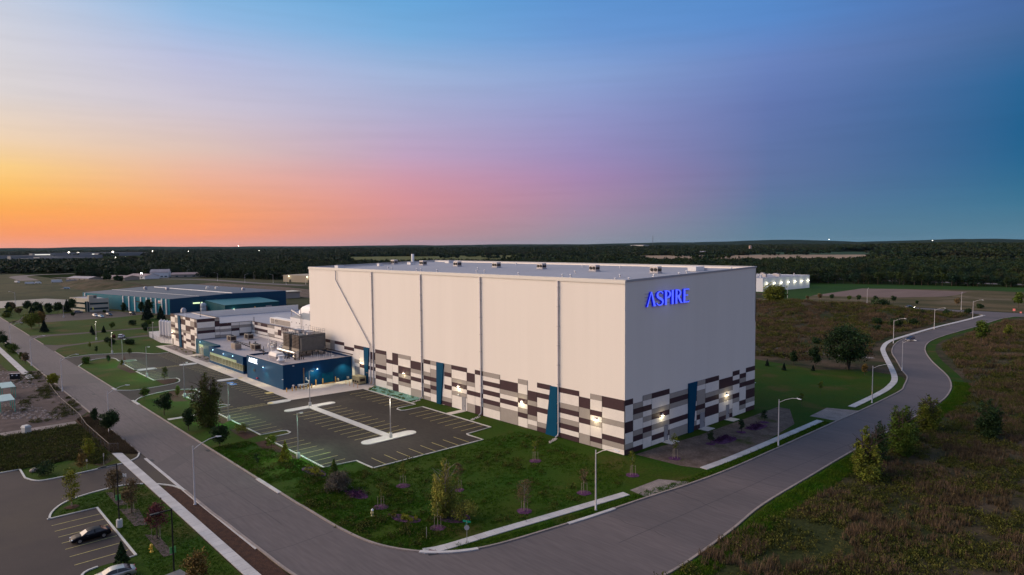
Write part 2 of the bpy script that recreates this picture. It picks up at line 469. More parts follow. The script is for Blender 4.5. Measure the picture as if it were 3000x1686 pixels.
m_conc = mat('concrete', (0.56, 0.50, 0.44), (0.49, 0.44, 0.39), scale=0.5, rough=0.85, bump=0.005, bscale=8.0, fine=0.06, fscale=9.0, spec=0.2)
m_conc_l = mat('concrete_light', (0.52, 0.52, 0.48), (0.45, 0.45, 0.42), scale=0.6, rough=0.85, fine=0.05, fscale=9.0, spec=0.2)
m_conc_w = mat('concrete_walk', (0.50, 0.48, 0.46), (0.40, 0.385, 0.37), scale=0.35, rough=0.85, fine=0.07, fscale=9.0, spec=0.2, objvar=0.07)
m_kerb = mat('kerb_concrete', (0.30, 0.25, 0.22), (0.22, 0.19, 0.17), scale=0.4, rough=0.85, fine=0.1, fscale=6.0, spec=0.2)
m_soil = mat('bare_soil', (0.150, 0.112, 0.090), (0.085, 0.062, 0.048), scale=0.35, contrast=(0.35, 0.65), c3=(0.05, 0.055, 0.015), scale3=0.13,
             mask3=(0.56, 0.68), bump=0.12, bscale=1.6, rough=0.95, spec=0.1, fine=0.3, fscale=2.5)
m_mulch = mat('mulch', (0.070, 0.036, 0.024), (0.040, 0.022, 0.018), scale=1.2, bump=0.06, bscale=6, rough=0.95, spec=0.1, fine=0.35, fscale=6)
m_mulch_p = mat('purple_mulch', (0.115, 0.045, 0.105), (0.060, 0.024, 0.058), scale=1.5, bump=0.06, bscale=6, rough=0.95, spec=0.1, fine=0.35, fscale=7)
m_gravel = mat('gravel', (0.26, 0.22, 0.20), (0.17, 0.145, 0.13), scale=0.5, bump=0.04, bscale=6, rough=0.95, spec=0.15, fine=0.25, fscale=5)
m_rock = mat('river_rock', (0.34, 0.29, 0.25), (0.20, 0.165, 0.145), scale=1.4, bump=0.12, bscale=3, rough=0.9, spec=0.2, fine=0.4, fscale=4)
m_rock_g = mat('pale_green_stone', (0.26, 0.47, 0.36), (0.15, 0.30, 0.23), scale=1.4, bump=0.12, bscale=3, rough=0.9, spec=0.2, fine=0.4, fscale=4)  # pale stone with the green lamplight mixed into its colour
m_field = mat('ploughed_field', (0.175, 0.125, 0.105), (0.14, 0.10, 0.085), scale=0.02, rough=0.95, spec=0.1, stretch=(1, .1, 1), fine=0.1, fscale=0.2)
m_tan = mat('tan_field', (0.30, 0.22, 0.15), (0.25, 0.18, 0.12), scale=0.01, rough=0.95, spec=0.1, fine=0.06, fscale=0.1)
m_crop = mat('crop_field', (0.11, 0.11, 0.032), (0.075, 0.09, 0.028), scale=0.004, rough=0.95, spec=0.1, fine=0.06, fscale=0.1)
m_green_f = mat('green_field', (0.030, 0.062, 0.030), (0.026, 0.052, 0.026), scale=0.01, rough=0.95, spec=0.1)
m_forest_floor = mat('forest_floor', (0.016, 0.024, 0.010), (0.024, 0.032, 0.012), scale=0.02, rough=1.0, spec=0.0)
m_paint = mat('yellow_paint', (0.52, 0.44, 0.14), (0.36, 0.32, 0.13), scale=1.5, rough=0.7, fine=0.15, fscale=8)
m_paint_b = mat('blue_paint', (0.05, 0.25, 0.62), (0.04, 0.2, 0.5), scale=2.0, rough=0.7)
m_dirt = mat('dirt_yard', (0.110, 0.082, 0.075), (0.062, 0.048, 0.044), scale=0.16, contrast=(0.35, 0.65), c3=(0.17, 0.14, 0.13), scale3=0.25, mask3=(0.62, 0.75),
             stretch=(1.0, 0.35, 1.0), bump=0.25, bscale=0.8, rough=0.95, spec=0.1, fine=0.3, fscale=2.5)
m_water = mat('pond_water', (0.02, 0.03, 0.035), rough=0.34, spec=1.0, bump=0.06, bscale=0.6)

# base terrain: one sheet to beyond the horizon
g = MB()
g.flat([(-22000, -6000), (6000, -6000), (6000, 22000), (-22000, 22000)], 0.0)
struct('ground', g, m_meadow)

m_past = mat('pasture', (0.024, 0.036, 0.010), (0.050, 0.046, 0.020), scale=0.012, contrast=(0.38, 0.62), c3=(0.016, 0.026, 0.008), scale3=0.02, mask3=(0.5, 0.6), stretch=(0.25, 1.0, 1.0, 0.3), rough=0.95, spec=0.1, fine=0.25, fscale=0.25)
g = MB()
g.flat([(-1300, -400), (-1230, 60), (-1000, 130), (-850, 215), (-640, 275), (-420, 310), (-290, 180), (-300, 128), (-345, 95), (-480, 78), (-468, -6), (-520, -24), (-560, -54), (-900, -54), (-900, -400)], 0.01)
struct('pasture', g, m_past)

INNER = [(-19.4, -54.9), (-10.2, -54.8), (-4.3, -54.4), (-0.8, -53.8), (1.9, -52.9), (4.4, -51.6), (6.6, -50.0), (8.4, -48.1), (9.7, -46.1), (10.8, -43.5), (11.7, -40),
         (12.9, -33), (14.0, -25.8), (15.4, -14), (16.8, -4), (17.7, 7.8), (18.0, 24.5), (18.2, 50.7), (18.4, 65), (18.3, 80),
         (17.9, 96), (16.4, 104), (13.3, 117), (9.0, 127), (1.7, 145.4), (-4.8, 161.8), (-9.6, 179.4), (-12.3, 195), (-13.8, 215),
         (-12.9, 230), (-12.1, 251), (-11.4, 286), (-10.0, 312), (-11.5, 324), (-17, 331), (-29, 338), (-60, 339.5)]
OUTER = [(-25, -65.4), (-10, -65.2), (0.5, -64.9), (9, -63.4), (17, -60), (23.5, -54), (28, -46), (30.3, -38), (31.1, -30), (30.2, -16), (28.9, -4), (28.6, 14.8),
         (28.4, 30), (28.5, 50), (28.7, 72), (28.6, 88), (27.5, 100), (25.0, 113), (20.2, 128), (9.5, 153), (1.3, 176.5), (-3.2, 198), (-4.2, 220),
         (-3.4, 245), (-2.4, 268), (-1.7, 305), (-0.5, 318), (4.8, 330), (30, 338), (120, 343)]
INNER_S, OUTER_S = smooth_line(INNER, 5), smooth_line(OUTER, 5)

# lawns
g = MB()
inner_part = [p for p in INNER_S if p[1] < 110 and p[0] > -19]
g.flat([(-520, -55.0), (-20, -55.0)] + inner_part + [(12.3, 116), (7.8, 118), (-0.9, 120), (-10.6, 110), (-32.5, 115), (-70, 118), (-70, 20), (-245, 14),
       (-300, 12), (-352, 12), (-420, 2), (-520, -22)], 0.02)
struct('lawn', g, m_lawn)
g = MB(); g.flat([(-49.0, -84.2), (-45, -84.2), (60, -84.2), (60, -69.7), (-47.3, -69.7), (-49, -72), (-49, -79)], 0.02)
g.flat([(-62.3, -69.6), (-61.3, -71), (-60.9, -80.5), (-61.8, -82.8), (-64.9, -83.9), (-71, -83.9), (-71, -75.5), (-62.5, -72.8), (-66.2, -69.6)], 0.021)
struct('lawn_strip', g, m_lawn)
g = MB(); g.flat([(-520, -65.6), (-172, -65.6), (-172, -68.6), (-520, -68.6)], 0.021); g.flat([(-520, -70.7), (-174, -70.7), (-180, -73), (-520, -76)], 0.021)
struct('grass_verge', g, m_lawn)
g = MB(); g.flat([(-104, -69.7), (-70, -69.7), (-68.5, -68), (-66, -65.7), (-110, -65.7)], 0.02); g.flat([(-42, -68.0), (-44.5, -66.6), (-39, -65.6), (30, -65.6), (30, -68.0)], 0.02)
struct('soil_verge', g, m_mulch)
g = MB(); g.flat([(-186, -65.7), (-112, -65.7), (-104, -69.9), (-104, -130), (-260, -130), (-210, -90), (-196, -76)], 0.022)
struct('dirt_yard', g, m_dirt)
g = MB(); g.flat([(-103.6, -69.9), (-98.8, -69.9), (-98.8, -150), (-103.6, -150)], 0.03)
struct('gravel_track', g, m_gravel)
g = MB(); g.flat([(1.0, 2), (10.5, 2.5), (13.6, 3.8), (14.2, 14), (14.0, 29), (12.5, 44), (6, 56), (3.0, 56), (2.6, 22), (1.3, 8)], 0.03)
struct('bare_soil_patch', g, m_soil)
g = MB(); g.flat([(11.4, -13.5), (11.7, -6), (15.9, -3.5), (16.7, -5.5), (15.3, -14.2)], 0.035); g.flat([(12.0, 53), (11.6, 63.5), (17.9, 66), (18.0, 53)], 0.035)
g.flat([(-46, 140), (-33, 142), (-18, 140.4), (-8, 142), (-4.6, 144.2), (-6, 146), (-18, 143.4), (-33, 145), (-80, 141), (-80, 138)], 0.03)
struct('gravel_apron', g, m_gravel)

# right road verge, inside: thin green strips; outside: green strip beyond the kerb
g = MB(); strip(g, [p for p in OUTER_S if -60 < p[1] < 330], -3.4, -0.4, 0.0, 0.022)
struct('road_verge', g, m_lawn)

# far fields on the right
g = MB(); g.flat([(-330, 400), (-172, 400), (-136, 352), (-122, 356), (-133, 400), (-131, 458), (-133, 500), (-102, 518), (-69, 536), (-29, 531), (120, 520), (160, 640), (-60, 590), (-195, 552), (-330, 560)], 0.03)
struct('mown_field', g, m_lawn_far)
m_drym = mat('dry_meadow_ground', (0.105, 0.080, 0.040), (0.050, 0.048, 0.018), scale=0.05, contrast=(0.38, 0.62), c3=(0.135, 0.105, 0.065), scale3=0.03, mask3=(0.55, 0.68), stretch=(0.4, 1.0, 1.0), bump=0.2, bscale=1.0, rough=0.95, spec=0.1, fine=0.3, fscale=0.8)
g = MB(); g.flat([(-150, 346), (-122, 352), (-60, 352), (120, 358), (170, 525), (-29, 532), (-62, 540), (-140, 505)], 0.015)
struct('dry_meadow', g, m_drym)
g = MB(); g.flat([(-133, 399), (-134, 500), (-104, 513), (-61, 511), (-58, 480), (-60, 450), (-84, 417)], 0.035)
struct('soil_field', g, m_field)
def sector(a0, a1, d0, d1, z, n=8):
    P = [(75.6 + d0*math.sin(R(a0 + (a1-a0)*k/n)), -98.8 + d0*math.cos(R(a0 + (a1-a0)*k/n))) for k in range(n+1)]
    return P + [(75.6 + d1*math.sin(R(a1 - (a1-a0)*k/n)), -98.8 + d1*math.cos(R(a1 - (a1-a0)*k/n))) for k in range(n+1)]
g = MB(); g.flat(sector(-27.5, -18.0, 1200, 2260, 0), .05); g.flat(sector(-37.4, -27.5, 1250, 2200, 0), .05)
struct('tan_field', g, m_tan)
g = MB(); g.flat(sector(-27.5, -18.0, 2260, 3000, 0), .05); g.flat(sector(-37.4, -33.5, 2400, 2800, 0), .05); struct('green_field', g, m_green_f)
g = MB(); g.flat(sector(-36.6, -31.5, 1270, 1560, 0), .08); struct('ploughed_field', g, m_field)
g = MB(); g.flat(sector(-62.2, -46.3, 1250, 2500, 0), .05); struct('crop_field', g, m_crop)
g = MB(); g.flat([(-640, 118), (-540, 138), (-300, 130), (-300, 176), (-545, 180), (-690, 160), (-660, 120)], 0.04)
struct('bare_dirt_field', g, m_soil)
g = MB(); g.flat([(-480, -49), (-495, -30), (-476, -15), (-486, -6), (-531, -1), (-560, -12), (-556, -30), (-560, -70), (-505, -75)], 0.03)
struct('pond', g, m_water)

# streets
g = MB()
g.flat([(-900, -54.4), (-500, -54.9), (-210, -55.0)] + [p for p in INNER_S] + [(-60, 348), (-30, 347.6), (2, 349.5), (120, 354)] + OUTER_S[::-1] + [(-60, -65.5), (-210, -65.5), (-500, -65.0), (-900, -64.5)], 0.035)
struct('road', g, m_road)
g = MB()
far = smooth_line([(-60, 343.8), (-82, 346.5), (-100, 348.5), (-122, 346), (-149, 341), (-200, 334), (-320, 325), (-520, 330)], 5)
strip(g, far, -4, 4, 0.0, 0.034)
strip(g, smooth_line([(-560, 206), (-640, 190), (-735, 184), (-805, 166), (-870, 130), (-930, 96), (-1000, 60)], 5), -6, 6, 0.0, 0.034)
strip(g, smooth_line([(-930, 24), (-1010, 26), (-1070, 28), (-1110, 38), (-1140, 60), (-1145, 90), (-1140, 130), (-1100, 200), (-1040, 260)], 6), -10, 10, 0.0, 0.036)
strip(g, [(-700, 22), (-760, 50), (-800, 60)], -3, 3, 0.0, 0.034)
strip(g, [(-300, 640), (-131, 636), (-46, 642), (150, 650)], -9, 9, 0.0, 0.034)
struct('far_road', g, m_road)
g = MB()
g.flat([(-256.6, -55), (-250, -51), (-248.5, -46.4), (-250.5, -40), (-253.6, -32), (-258.8, -15), (-259.5, -8), (-252.8, -8), (-252.8, -16), (-251, -27.8), (-247.4, -40), (-243.2, -49.3), (-240, -52), (-230.4, -55)], 0.032)
g.flat([(-294.5, -55), (-293, -47), (-289.6, -32), (-290.4, -15), (-289, 0), (-270, 4), (-262, 4), (-262, 0), (-284, -4), (-286.7, -24), (-284.6, -37), (-286, -48), (-281, -55)], 0.032)
g.flat([(-369, -55), (-366, -46), (-356, -39), (-355, -5), (-362, 10), (-346, 18.5), (-404, 0), (-406, -38), (-402, -45), (-380, -49), (-361, -55)], 0.033)
struct('driveway', g, m_lot2)
g = MB()
g.flat([(-88.1, -26.2), (-86.6, -4.9), (-61.2, -5.1), (-61.2, -10.2), (-60.4, -11.0), (-58.6, -11.0), (-57.9, -10.2), (-57.9, -5.2), (-32.3, -5.3), (-31.9, -12.25), (-26.5, -12.3), (-27.1, -37.6), (-32.8, -37.7),
        (-33.5, -43.8), (-58.6, -43.8), (-58.6, -39.2), (-59.4, -38.2), (-61.2, -38.2), (-62, -39.2), (-62, -43.6), (-92.7, -43.6), (-93.0, -39.3), (-94.0, -38.4), (-95.8, -39.5), (-95.8, -43.4), (-114.4, -43.4),
        (-115, -39.1), (-119.4, -38.9), (-122, -41.5), (-122.9, -44.5), (-121, -50), (-118.4, -53), (-114.1, -55.02), (-134.5, -55.02), (-131.2, -52), (-130.7, -50), (-131.4, -44.2), (-133.3, -39.4),
        (-137.6, -37.6), (-140.7, -37.6), (-142, -43.2), (-161.6, -43.2), (-161.7, -37.1), (-165.2, -37.1), (-165.7, -42.8), (-184, -42.5), (-184.5, -37.5), (-187, -37.5), (-188, -42.3),
        (-193.5, -41.9), (-197, -42.5), (-199.1, -45.5), (-195.7, -50.7), (-186.3, -55.02), (-209, -55.02), (-210.6, -50), (-210.8, -46), (-207.1, -38), (-203.8, -33), (-196, -29),
        (-195.8, -24), (-165.3, -24.2), (-90, -25.2)], 0.034)
lot = struct('parking_lot', g, m_lot)
g = MB()
g.flat([(-66.2, -65.6), (-62.3, -68.3), (-61.3, -71), (-60.9, -80.5), (-61.8, -82.8), (-64.9, -84), (-71, -84), (-71, -87), (-260, -92), (-260, -160), (60, -160), (60, -84.3), (-14, -84.2),
        (-18, -83.9), (-18.9, -82.6), (-19, -77.8), (-40.8, -77.9), (-40.7, -84), (-43.5, -83.3), (-46.4, -81.6), (-48.1, -79.2), (-49, -75.5), (-48.9, -72), (-47.4, -69.6), (-43.6, -66.6), (-39, -65.52)], 0.03)
lot2 = struct('side_parking_lot', g, m_lot2)

# patched asphalt on the street
g = MB(); g.flat([(-66, -55.5), (-60, -55.3), (-50, -65.3), (-57, -65.3)], 0.039); g.flat([(-170, -55.5), (-150, -55.5), (-153, -65.2), (-175, -65.2)], 0.039)
struct('asphalt_patch', g, mat('patch_asphalt', (0.100, 0.086, 0.084), (0.09, 0.078, 0.077), scale=0.3, rough=0.85, fine=0.1, fscale=4))

# concrete walk and apron round the low building
g = MB()
g.flat([(-216.9, -16.4), (-217.0, -23.0), (-165.3, -24.1), (-90, -25.1), (-88.1, -26.1), (-86.6, -4.8), (-84.6, -4.7), (-88.2, -0.05), (-100.6, -0.05), (-101.2, -21.3), (-126.5, -21.3), (-126.5, -18.9), (-132.1, -18.9),
        (-132.1, -20.3), (-162.5, -20.3), (-162.5, -21.2), (-180.1, -21.3), (-180.1, -16.98), (-183.9, -16.98), (-183.9, -21.4), (-214.6, -20.6), (-214.6, -16.4)], 0.05)
struct('concrete_walk', g, m_conc)
g = MB()
g.flat([(-214.4, -20.5), (-214.6, -16.5), (-187, -16.5), (-187, -17.0), (-184.0, -17.0), (-184.0, -21.3)], 0.055)
g.flat([(-180.0, -21.2), (-180.0, -17.0), (-162.6, -17.0), (-162.6, -21.1)], 0.055)
bed = struct('rock_bed', g, m_rock)
g = MB(); g.flat([(-88.0, -0.05), (-65.2, -0.05), (-65.6, -4.9), (-83.0, -4.8)], 0.045)
struct('stone_bed', g, m_rock_g)

# loose rocks on the beds
def rocks(name, poly, n, smin, smax, m, z=0.05):
    xs = [p[0] for p in poly]; ys = [p[1] for p in poly]
    x = RNG.uniform(min(xs), max(xs), n * 2); y = RNG.uniform(min(ys), max(ys), n * 2)
    k = in_poly(x, y, poly); x, y = x[k][:n], y[k][:n]; n = len(x)
    base = np.array([(1,0,0),(-1,0,0),(0,1,0),(0,-1,0),(0,0,.8),(0,0,-.6)], float)
    tri = np.array([(0,2,4),(2,1,4),(1,3,4),(3,0,4)])
    s = RNG.uniform(smin, smax, n)
    V = base[None] * s[:, None, None] * RNG.uniform(.6, 1.3, (n, 6, 3)); V[:, :, 0] += x[:, None]; V[:, :, 1] += y[:, None]; V[:, :, 2] += z
    F = (tri[None] + (np.arange(n) * 6)[:, None, None]).reshape(-1, 3)
    o = link(name, np_mesh(name, V.reshape(-1, 3), F, [m])); o['kind'] = 'stuff'; return o
rocks('river_rocks', [(-214.4, -20.5), (-214.6, -16.5), (-184.0, -17.0), (-184.0, -21.3)], 900, .08, .3, m_rock)
rocks('river_rocks', [(-180.0, -21.2), (-180.0, -17.0), (-162.6, -17.0), (-162.6, -21.1)], 500, .08, .3, m_rock)
rocks('bed_stones', [(-88.0, -0.2), (-65.2, -0.2), (-65.6, -4.9), (-83.0, -4.8)], 1100, .08, .28, m_rock_g)
for p in ([(-160, -20.5), (-136, -20.5), (-136, -21.6), (-160, -21.8)],):
    rocks('loose_gravel', p, 200, .05, .14, m_gravel)

# kerbs
g = MB()
K = 0.17
def kerb(pts, w=0.34, h=K, d=0.0): strip(g, pts, d, d + w, 0.0, h)
kerb([(-700, -54.9), (-369, -54.95)]); kerb([(-361, -55), (-294.5, -55)]); kerb([(-281, -55), (-256.6, -55)]); kerb([(-230.4, -55), (-209, -55)]); kerb([(-186.3, -55), (-134.5, -55)])
kerb([(-114.1, -55), (-20, -55)] + INNER_S[:-12])
kerb([(-700, -65.5), (-110, -65.5)], d=-0.34); kerb([(-98, -65.5), (-66.2, -65.5)], d=-0.34); kerb([(-39, -65.5), (-26, -65.5)] + OUTER_S[1:-10], d=-0.34)
struct('street_kerb', g, m_kerb)
# worn light repair pieces of kerb
g = MB()
for a, b in (((-36, -55), (-27, -55)), ((-117, -55), (-110.5, -55)), ((-138, -55), (-134.6, -55))): strip(g, [a, b], -0.25, 0.36, 0, K + 0.006)
strip(g, [p for p in INNER_S if 5.5 < p[0] < 10.4 and p[1] < -44], -0.25, 0.36, 0, K + 0.006)
strip(g, [p for p in INNER_S if -31 < p[1] < -21], -0.25, 0.36, 0, K + 0.006)
strip(g, [(-62, -65.5), (-35, -65.5), (-10, -65.3)], -0.5, -0.02, 0, 0.09)
struct('kerb_repair', g, m_conc_w)
g = MB()
lk = 0.28
def lkerb(pts, d=0.0): strip(g, pts, d, d + lk, 0.0, 0.16)
lkerb([(-86.6, -4.9), (-61.2, -5.1), (-61.2, -10.2), (-60.4, -11.0), (-58.6, -11.0), (-57.9, -10.2), (-57.9, -5.2), (-32.3, -5.3), (-32.0, -12.3), (-31.0, -12.6), (-26.5, -12.4), (-27.1, -37.6)])
lkerb([(-27.1, -37.6), (-32.8, -37.7), (-33.5, -43.8), (-58.6, -43.8), (-58.6, -39.2), (-59.4, -38.2), (-61.2, -38.2), (-62, -39.2), (-62, -43.6), (-92.7, -43.6), (-93.0, -39.3), (-94.0, -38.4), (-95.8, -39.5), (-95.8, -43.4), (-114.4, -43.4), (-115, -39.1)])
lkerb(smooth_line([(-115, -39.1), (-119.4, -38.9), (-122, -41.5), (-122.9, -44.5), (-121, -50), (-118.4, -53), (-114.1, -55)], 4), -lk)
lkerb(smooth_line([(-134.5, -55), (-131.2, -52), (-130.7, -50), (-131.4, -44.2), (-133.3, -39.4), (-137.6, -37.6), (-140.7, -37.6)], 4), -lk)
lkerb([(-140.7, -37.6), (-142, -43.2), (-161.6, -43.2), (-161.7, -37.1), (-165.2, -37.1), (-165.7, -42.8), (-184, -42.5), (-184.5, -37.5), (-187, -37.5), (-188, -42.3), (-193.5, -41.9)])
lkerb(smooth_line([(-193.5, -41.9), (-197, -42.5), (-199.1, -45.5), (-195.7, -50.7), (-186.3, -55)], 4))
lkerb(smooth_line([(-209, -55), (-210.6, -50), (-210.8, -46), (-207.1, -38), (-203.8, -33), (-196, -29), (-195.8, -24)], 4))
struct('lot_kerb', g, m_conc_l)
g = MB()
lkerb([(-71, -87), (-71, -84), (-64.9, -84)]); lkerb(smooth_line([(-64.9, -84), (-61.8, -82.8), (-60.9, -80.5), (-61.2, -74), (-61.6, -69.7)], 4)); lkerb(smooth_line([(-62.3, -68.0), (-63.6, -66.6), (-66.2, -65.6)], 3))
lkerb(smooth_line([(-39, -65.52), (-42.6, -66.3), (-45.6, -68.0)], 3)); lkerb(smooth_line([(-47.4, -69.7), (-48.9, -72), (-49, -75.5), (-48.1, -79.2), (-46.4, -81.6), (-43.5, -83.3), (-40.7, -84)], 4), 0)
lkerb([(-40.7, -84.1), (-40.8, -77.9), (-19, -77.8), (-19, -79.3)]); lkerb(smooth_line([(-19, -82.0), (-18.4, -83.6), (-16, -84.4), (-10, -84.6)], 3))
struct('side_lot_kerb', g, m_conc_l)

# concrete islands in the lot
def capsule(x0, x1, y0, y1):
    r = (x1 - x0) / 2; cx = (x0 + x1) / 2
    return [(cx + r*math.cos(a), y1 - r + r*math.sin(a)) for a in [math.pi*k/8 for k in range(9)]] + \
           [(cx + r*math.cos(a), y0 + r + r*math.sin(a)) for a in [math.pi + math.pi*k/8 for k in range(9)]]
g = MB(); g.prism(capsule(-78.8, -76.3, -31.5, -18.3), 0, 0.17); g.prism(capsule(-42.7, -39.6, -31.7, -18.9), 0, 0.17)
g.box(-76.5, -42.4, -25.7, -24.0, 0, 0.166)
struct('traffic_island', g, m_conc_l)
g = MB(); g.prism(capsule(-89.5, -86.8, -31.2, -25.2), 0, 0.15); g.prism(capsule(-128.3, -125.4, -30.2, -24.4), 0, 0.15)
g.prism(capsule(-165.0, -161.6, -29.9, -24.2), 0, 0.15); g.prism(capsule(-164.9, -162.0, -42.6, -37.4), 0, 0.13)
struct('walk_island', g, m_conc_l)
g = MB()
g.flat([(-140.5, -38.0), (-137.6, -37.9), (-133.8, -39.8), (-133.0, -43.0), (-141.6, -43.0)], 0.13)
struct('island_bed', g, m_mulch)
g = MB()
for poly in ([(-122.4, -44.3), (-119.2, -39.4), (-115.3, -39.5), (-114.9, -43.2), (-112, -44.4), (-106, -44.6), (-108, -47.5), (-117, -47)], [(-94, -44.1), (-78, -44.2), (-77, -46.2), (-90, -47.5)], [(-62, -44.2), (-71, -44.2), (-71, -47), (-61, -47.4)],
             [(-57.5, -44.4), (-42.5, -44.6), (-42.2, -47.0), (-50, -47.6), (-57.5, -46.8)], [(-200, -38), (-171, -43.2), (-160, -43.6), (-160, -45.4), (-175, -46)][::1]):
    g.flat(poly, 0.036)
struct('mulch_bed', g, m_mulch)
g = MB()
for poly in ([(-47.2, -75.3), (-46.4, -74.4), (-39.1, -74.0), (-39.4, -75.3)], [(-37.9, -75.4), (-36.1, -73.2), (-28.6, -73.9), (-29.3, -75.4)], [(-25.2, -75.1), (-23.5, -73.8), (-15.9, -73.9), (-16.1, -75.2)]):
    g.flat(poly, 0.04)
struct('garden_bed', g, mat('grey_mulch', (0.105, 0.075, 0.07), (0.06, 0.042, 0.04), scale=1.5, bump=0.08, bscale=5, rough=0.95, fine=0.35, fscale=6))

# stall lines
lm = MB().box(-0.065, 0.065, 0, 1, 0, 0.004).mesh('parking_line', m_paint)
def line(x, y0, y1, par, z=0.040):
    o = link('parking_line', lm, None, par, loc=(x, y0, z)); o.scale = (1, y1 - y0, 1); return o
def hline(y, x0, x1, par, z=0.040):
    o = link('parking_line', lm, None, par, loc=(x0, y, z), rz=-math.pi/2); o.scale = (1, x1 - x0, 1); return o
for k in range(11):
    line(-73.2 + 2.85*k, -31.4, -25.8, lot); line(-73.2 + 2.85*k, -23.9, -18.8, lot)
for k in range(8):
    line(-83.1 + 2.885*k, -10.95, -5.3, lot); line(-54.2 + 2.8*k, -11.6, -5.5, lot); hline(-34.9 + 2.77*k, -32.2, -27.2, lot); line(-54.9 + 2.8*k, -43.7, -38.7, lot)
for k in range(11): line(-91.9 + 2.85*k, -43.4, -38.4, lot)
for k in range(12): line(-123.6 + 2.85*k, -30.4, -25.4, lot)
for k in range(12): line(-160.4 + 2.85*k, -29.6, -24.9, lot)
for k in range(10): line(-193.0 + 2.85*k, -29.2, -24.5, lot)
for k in range(7): line(-113.2 + 2.75*k, -43.3, -38.6, lot)
for k in range(7): line(-160.0 + 2.75*k, -43.1, -38.6, lot); line(-183.0 + 2.75*k, -42.4, -38.0, lot)
for x in (-37.8, -35.2, -32.6, -30.0, -27.5, -24.6, -21.5): line(x, -84.0, -78.0, lot2)
hline(-86.4, -72, -71.2, lot2)
for k in range(6): line(-16.2 + 2.75*k, -84.6, -79, lot2)
# hatched crossings
for (xa, ya, yb) in ((-88.3, -38.4, -31.3), (-163.2, -37.2, -30.0)):
    for dx in (-1.0, 1.0): line(xa + dx, ya, yb, lot, 0.041)
    n = 5
    for k in range(n):
        y0 = ya + (yb - ya) * k / n; y1 = ya + (yb - ya) * (k + 1) / n
        dx, dy = 2.0, (y1 - y0)
        o = link('parking_line', lm, None, lot, loc=(xa - 1.0, y0, 0.043), rz=-math.atan2(dx, dy)); o.scale = (1, math.hypot(dx, dy), 1)
# blue accessible bays
for cx, cy in ((-121.8, -28.2), (-118.9, -28.4)):
    b = MB(); b.flat([(cx-.8, cy-.9), (cx+.8, cy-.9), (cx+.8, cy+.9), (cx-.8, cy+.9)], 0.044); o = b.build('accessible_marking', m_paint_b, lot)
    w = MB()
    w.box(cx-.05, cx+.05, cy-.1, cy+.55, 0.045, 0.049); w.box(cx-.05, cx+.35, cy+.1, cy+.2, 0.045, 0.049)
    ring = [(cx + .38*math.cos(a), cy - .2 + .38*math.sin(a)) for a in [math.pi*2*k/14 for k in range(13)]]
    strip(w, ring, -.05, .05, 0.045, 0.048)
    w.build('wheelchair_symbol', m_conc_l, o)
g = MB()
g.flat([(-101.4, -26.6), (-99.4, -26.6), (-99.4, -24.6), (-101.4, -24.6)], 0.056); g.flat([(-127.6, -23.9), (-126.2, -23.9), (-126.2, -22.6), (-127.6, -22.6)], 0.056)
g.flat([(-88.9, -31.0), (-87.4, -31.0), (-87.4, -29.9), (-88.9, -29.9)], 0.154)
struct('tactile_paving', g, mat('yellow_tactile', (0.62, 0.50, 0.18), rough=0.8, fine=0.2, fscale=8, c2=(0.5, 0.4, 0.15)))

# pavements (sidewalks): each slab a piece near the camera
def sidewalk(name, pts, d0, d1, slab, m, near=lambda p: True):
    root = thing(name, None, None); root['kind'] = 'structure'
    rest = MB(); shared = None; cnt = 0
    # resample by arc length
    acc = [0.0]
    for i in range(1, len(pts)): acc.append(acc[-1] + math.dist(pts[i], pts[i-1]))
    def at(s):
        for i in range(1, len(pts)):
            if s <= acc[i] or i == len(pts) - 1:
                t = (s - acc[i-1]) / max(acc[i] - acc[i-1], 1e-9)
                return (pts[i-1][0] + (pts[i][0]-pts[i-1][0])*t, pts[i-1][1] + (pts[i][1]-pts[i-1][1])*t)
    n = max(1, int(acc[-1] / slab)); q = [at(acc[-1] * k / n) for k in range(n + 1)]
    wd = d1 - d0
    sm = MB().box(-slab/2 + .02, slab/2 - .02, -wd/2, wd/2, 0, 0.10).mesh('slab', m)
    for k in range(n):
        a, b = q[k], q[k+1]; c = ((a[0]+b[0])/2, (a[1]+b[1])/2); ang = math.atan2(b[1]-a[1], b[0]-a[0])
        mx, my = c[0] - math.sin(ang)*(d0+d1)/2, c[1] + math.cos(ang)*(d0+d1)/2
        if near(c) and cnt < 260:
            o = link('slab', sm, None, root, loc=(mx, my, 0.02 + RNG.uniform(0, .008)), rz=ang); cnt += 1
            o.scale = (math.dist(a, b) / slab, 1, 1)
        else:
            rest.obox((mx, my, 0.06), (math.cos(ang), math.sin(ang)), math.dist(a, b) - .03, wd, 0.11)
    if rest.v:
        r_ = rest.build('paving', m, root); r_['kind'] = 'stuff'
    return root
sidewalk('sidewalk', [(-70, -68.85), (40, -68.75)], -0.75, 0.75, 1.5, m_conc_w)
sidewalk('sidewalk', [(-520, -69.6), (-172.2, -69.6)], -0.9, 0.9, 3.0, m_conc_w, lambda p: False)
sw1 = smooth_line([(5.9, -50.2), (6.9, -47.8), (7.9, -41), (9.0, -34), (10.4, -25.5), (12.0, -15.2)], 4)
sidewalk('sidewalk', sw1, -0.75, 0.75, 1.5, m_conc_w)
sidewalk('sidewalk', smooth_line([(14.2, 4), (14.8, 14), (15.1, 32), (15.3, 50.6)], 4), -0.75, 0.75, 1.5, m_conc_w)
sidewalk('sidewalk', smooth_line([(15.4, 68.4), (14.9, 90), (13.6, 102), (11.5, 111.5), (6.3, 126), (-6, 157), (-10.8, 171), (-14.4, 188), (-15.1, 206), (-14.8, 247), (-12.6, 290), (-11.4, 325)], 5), -0.8, 0.8, 1.6, m_conc_w, lambda p: p[1] < 150)
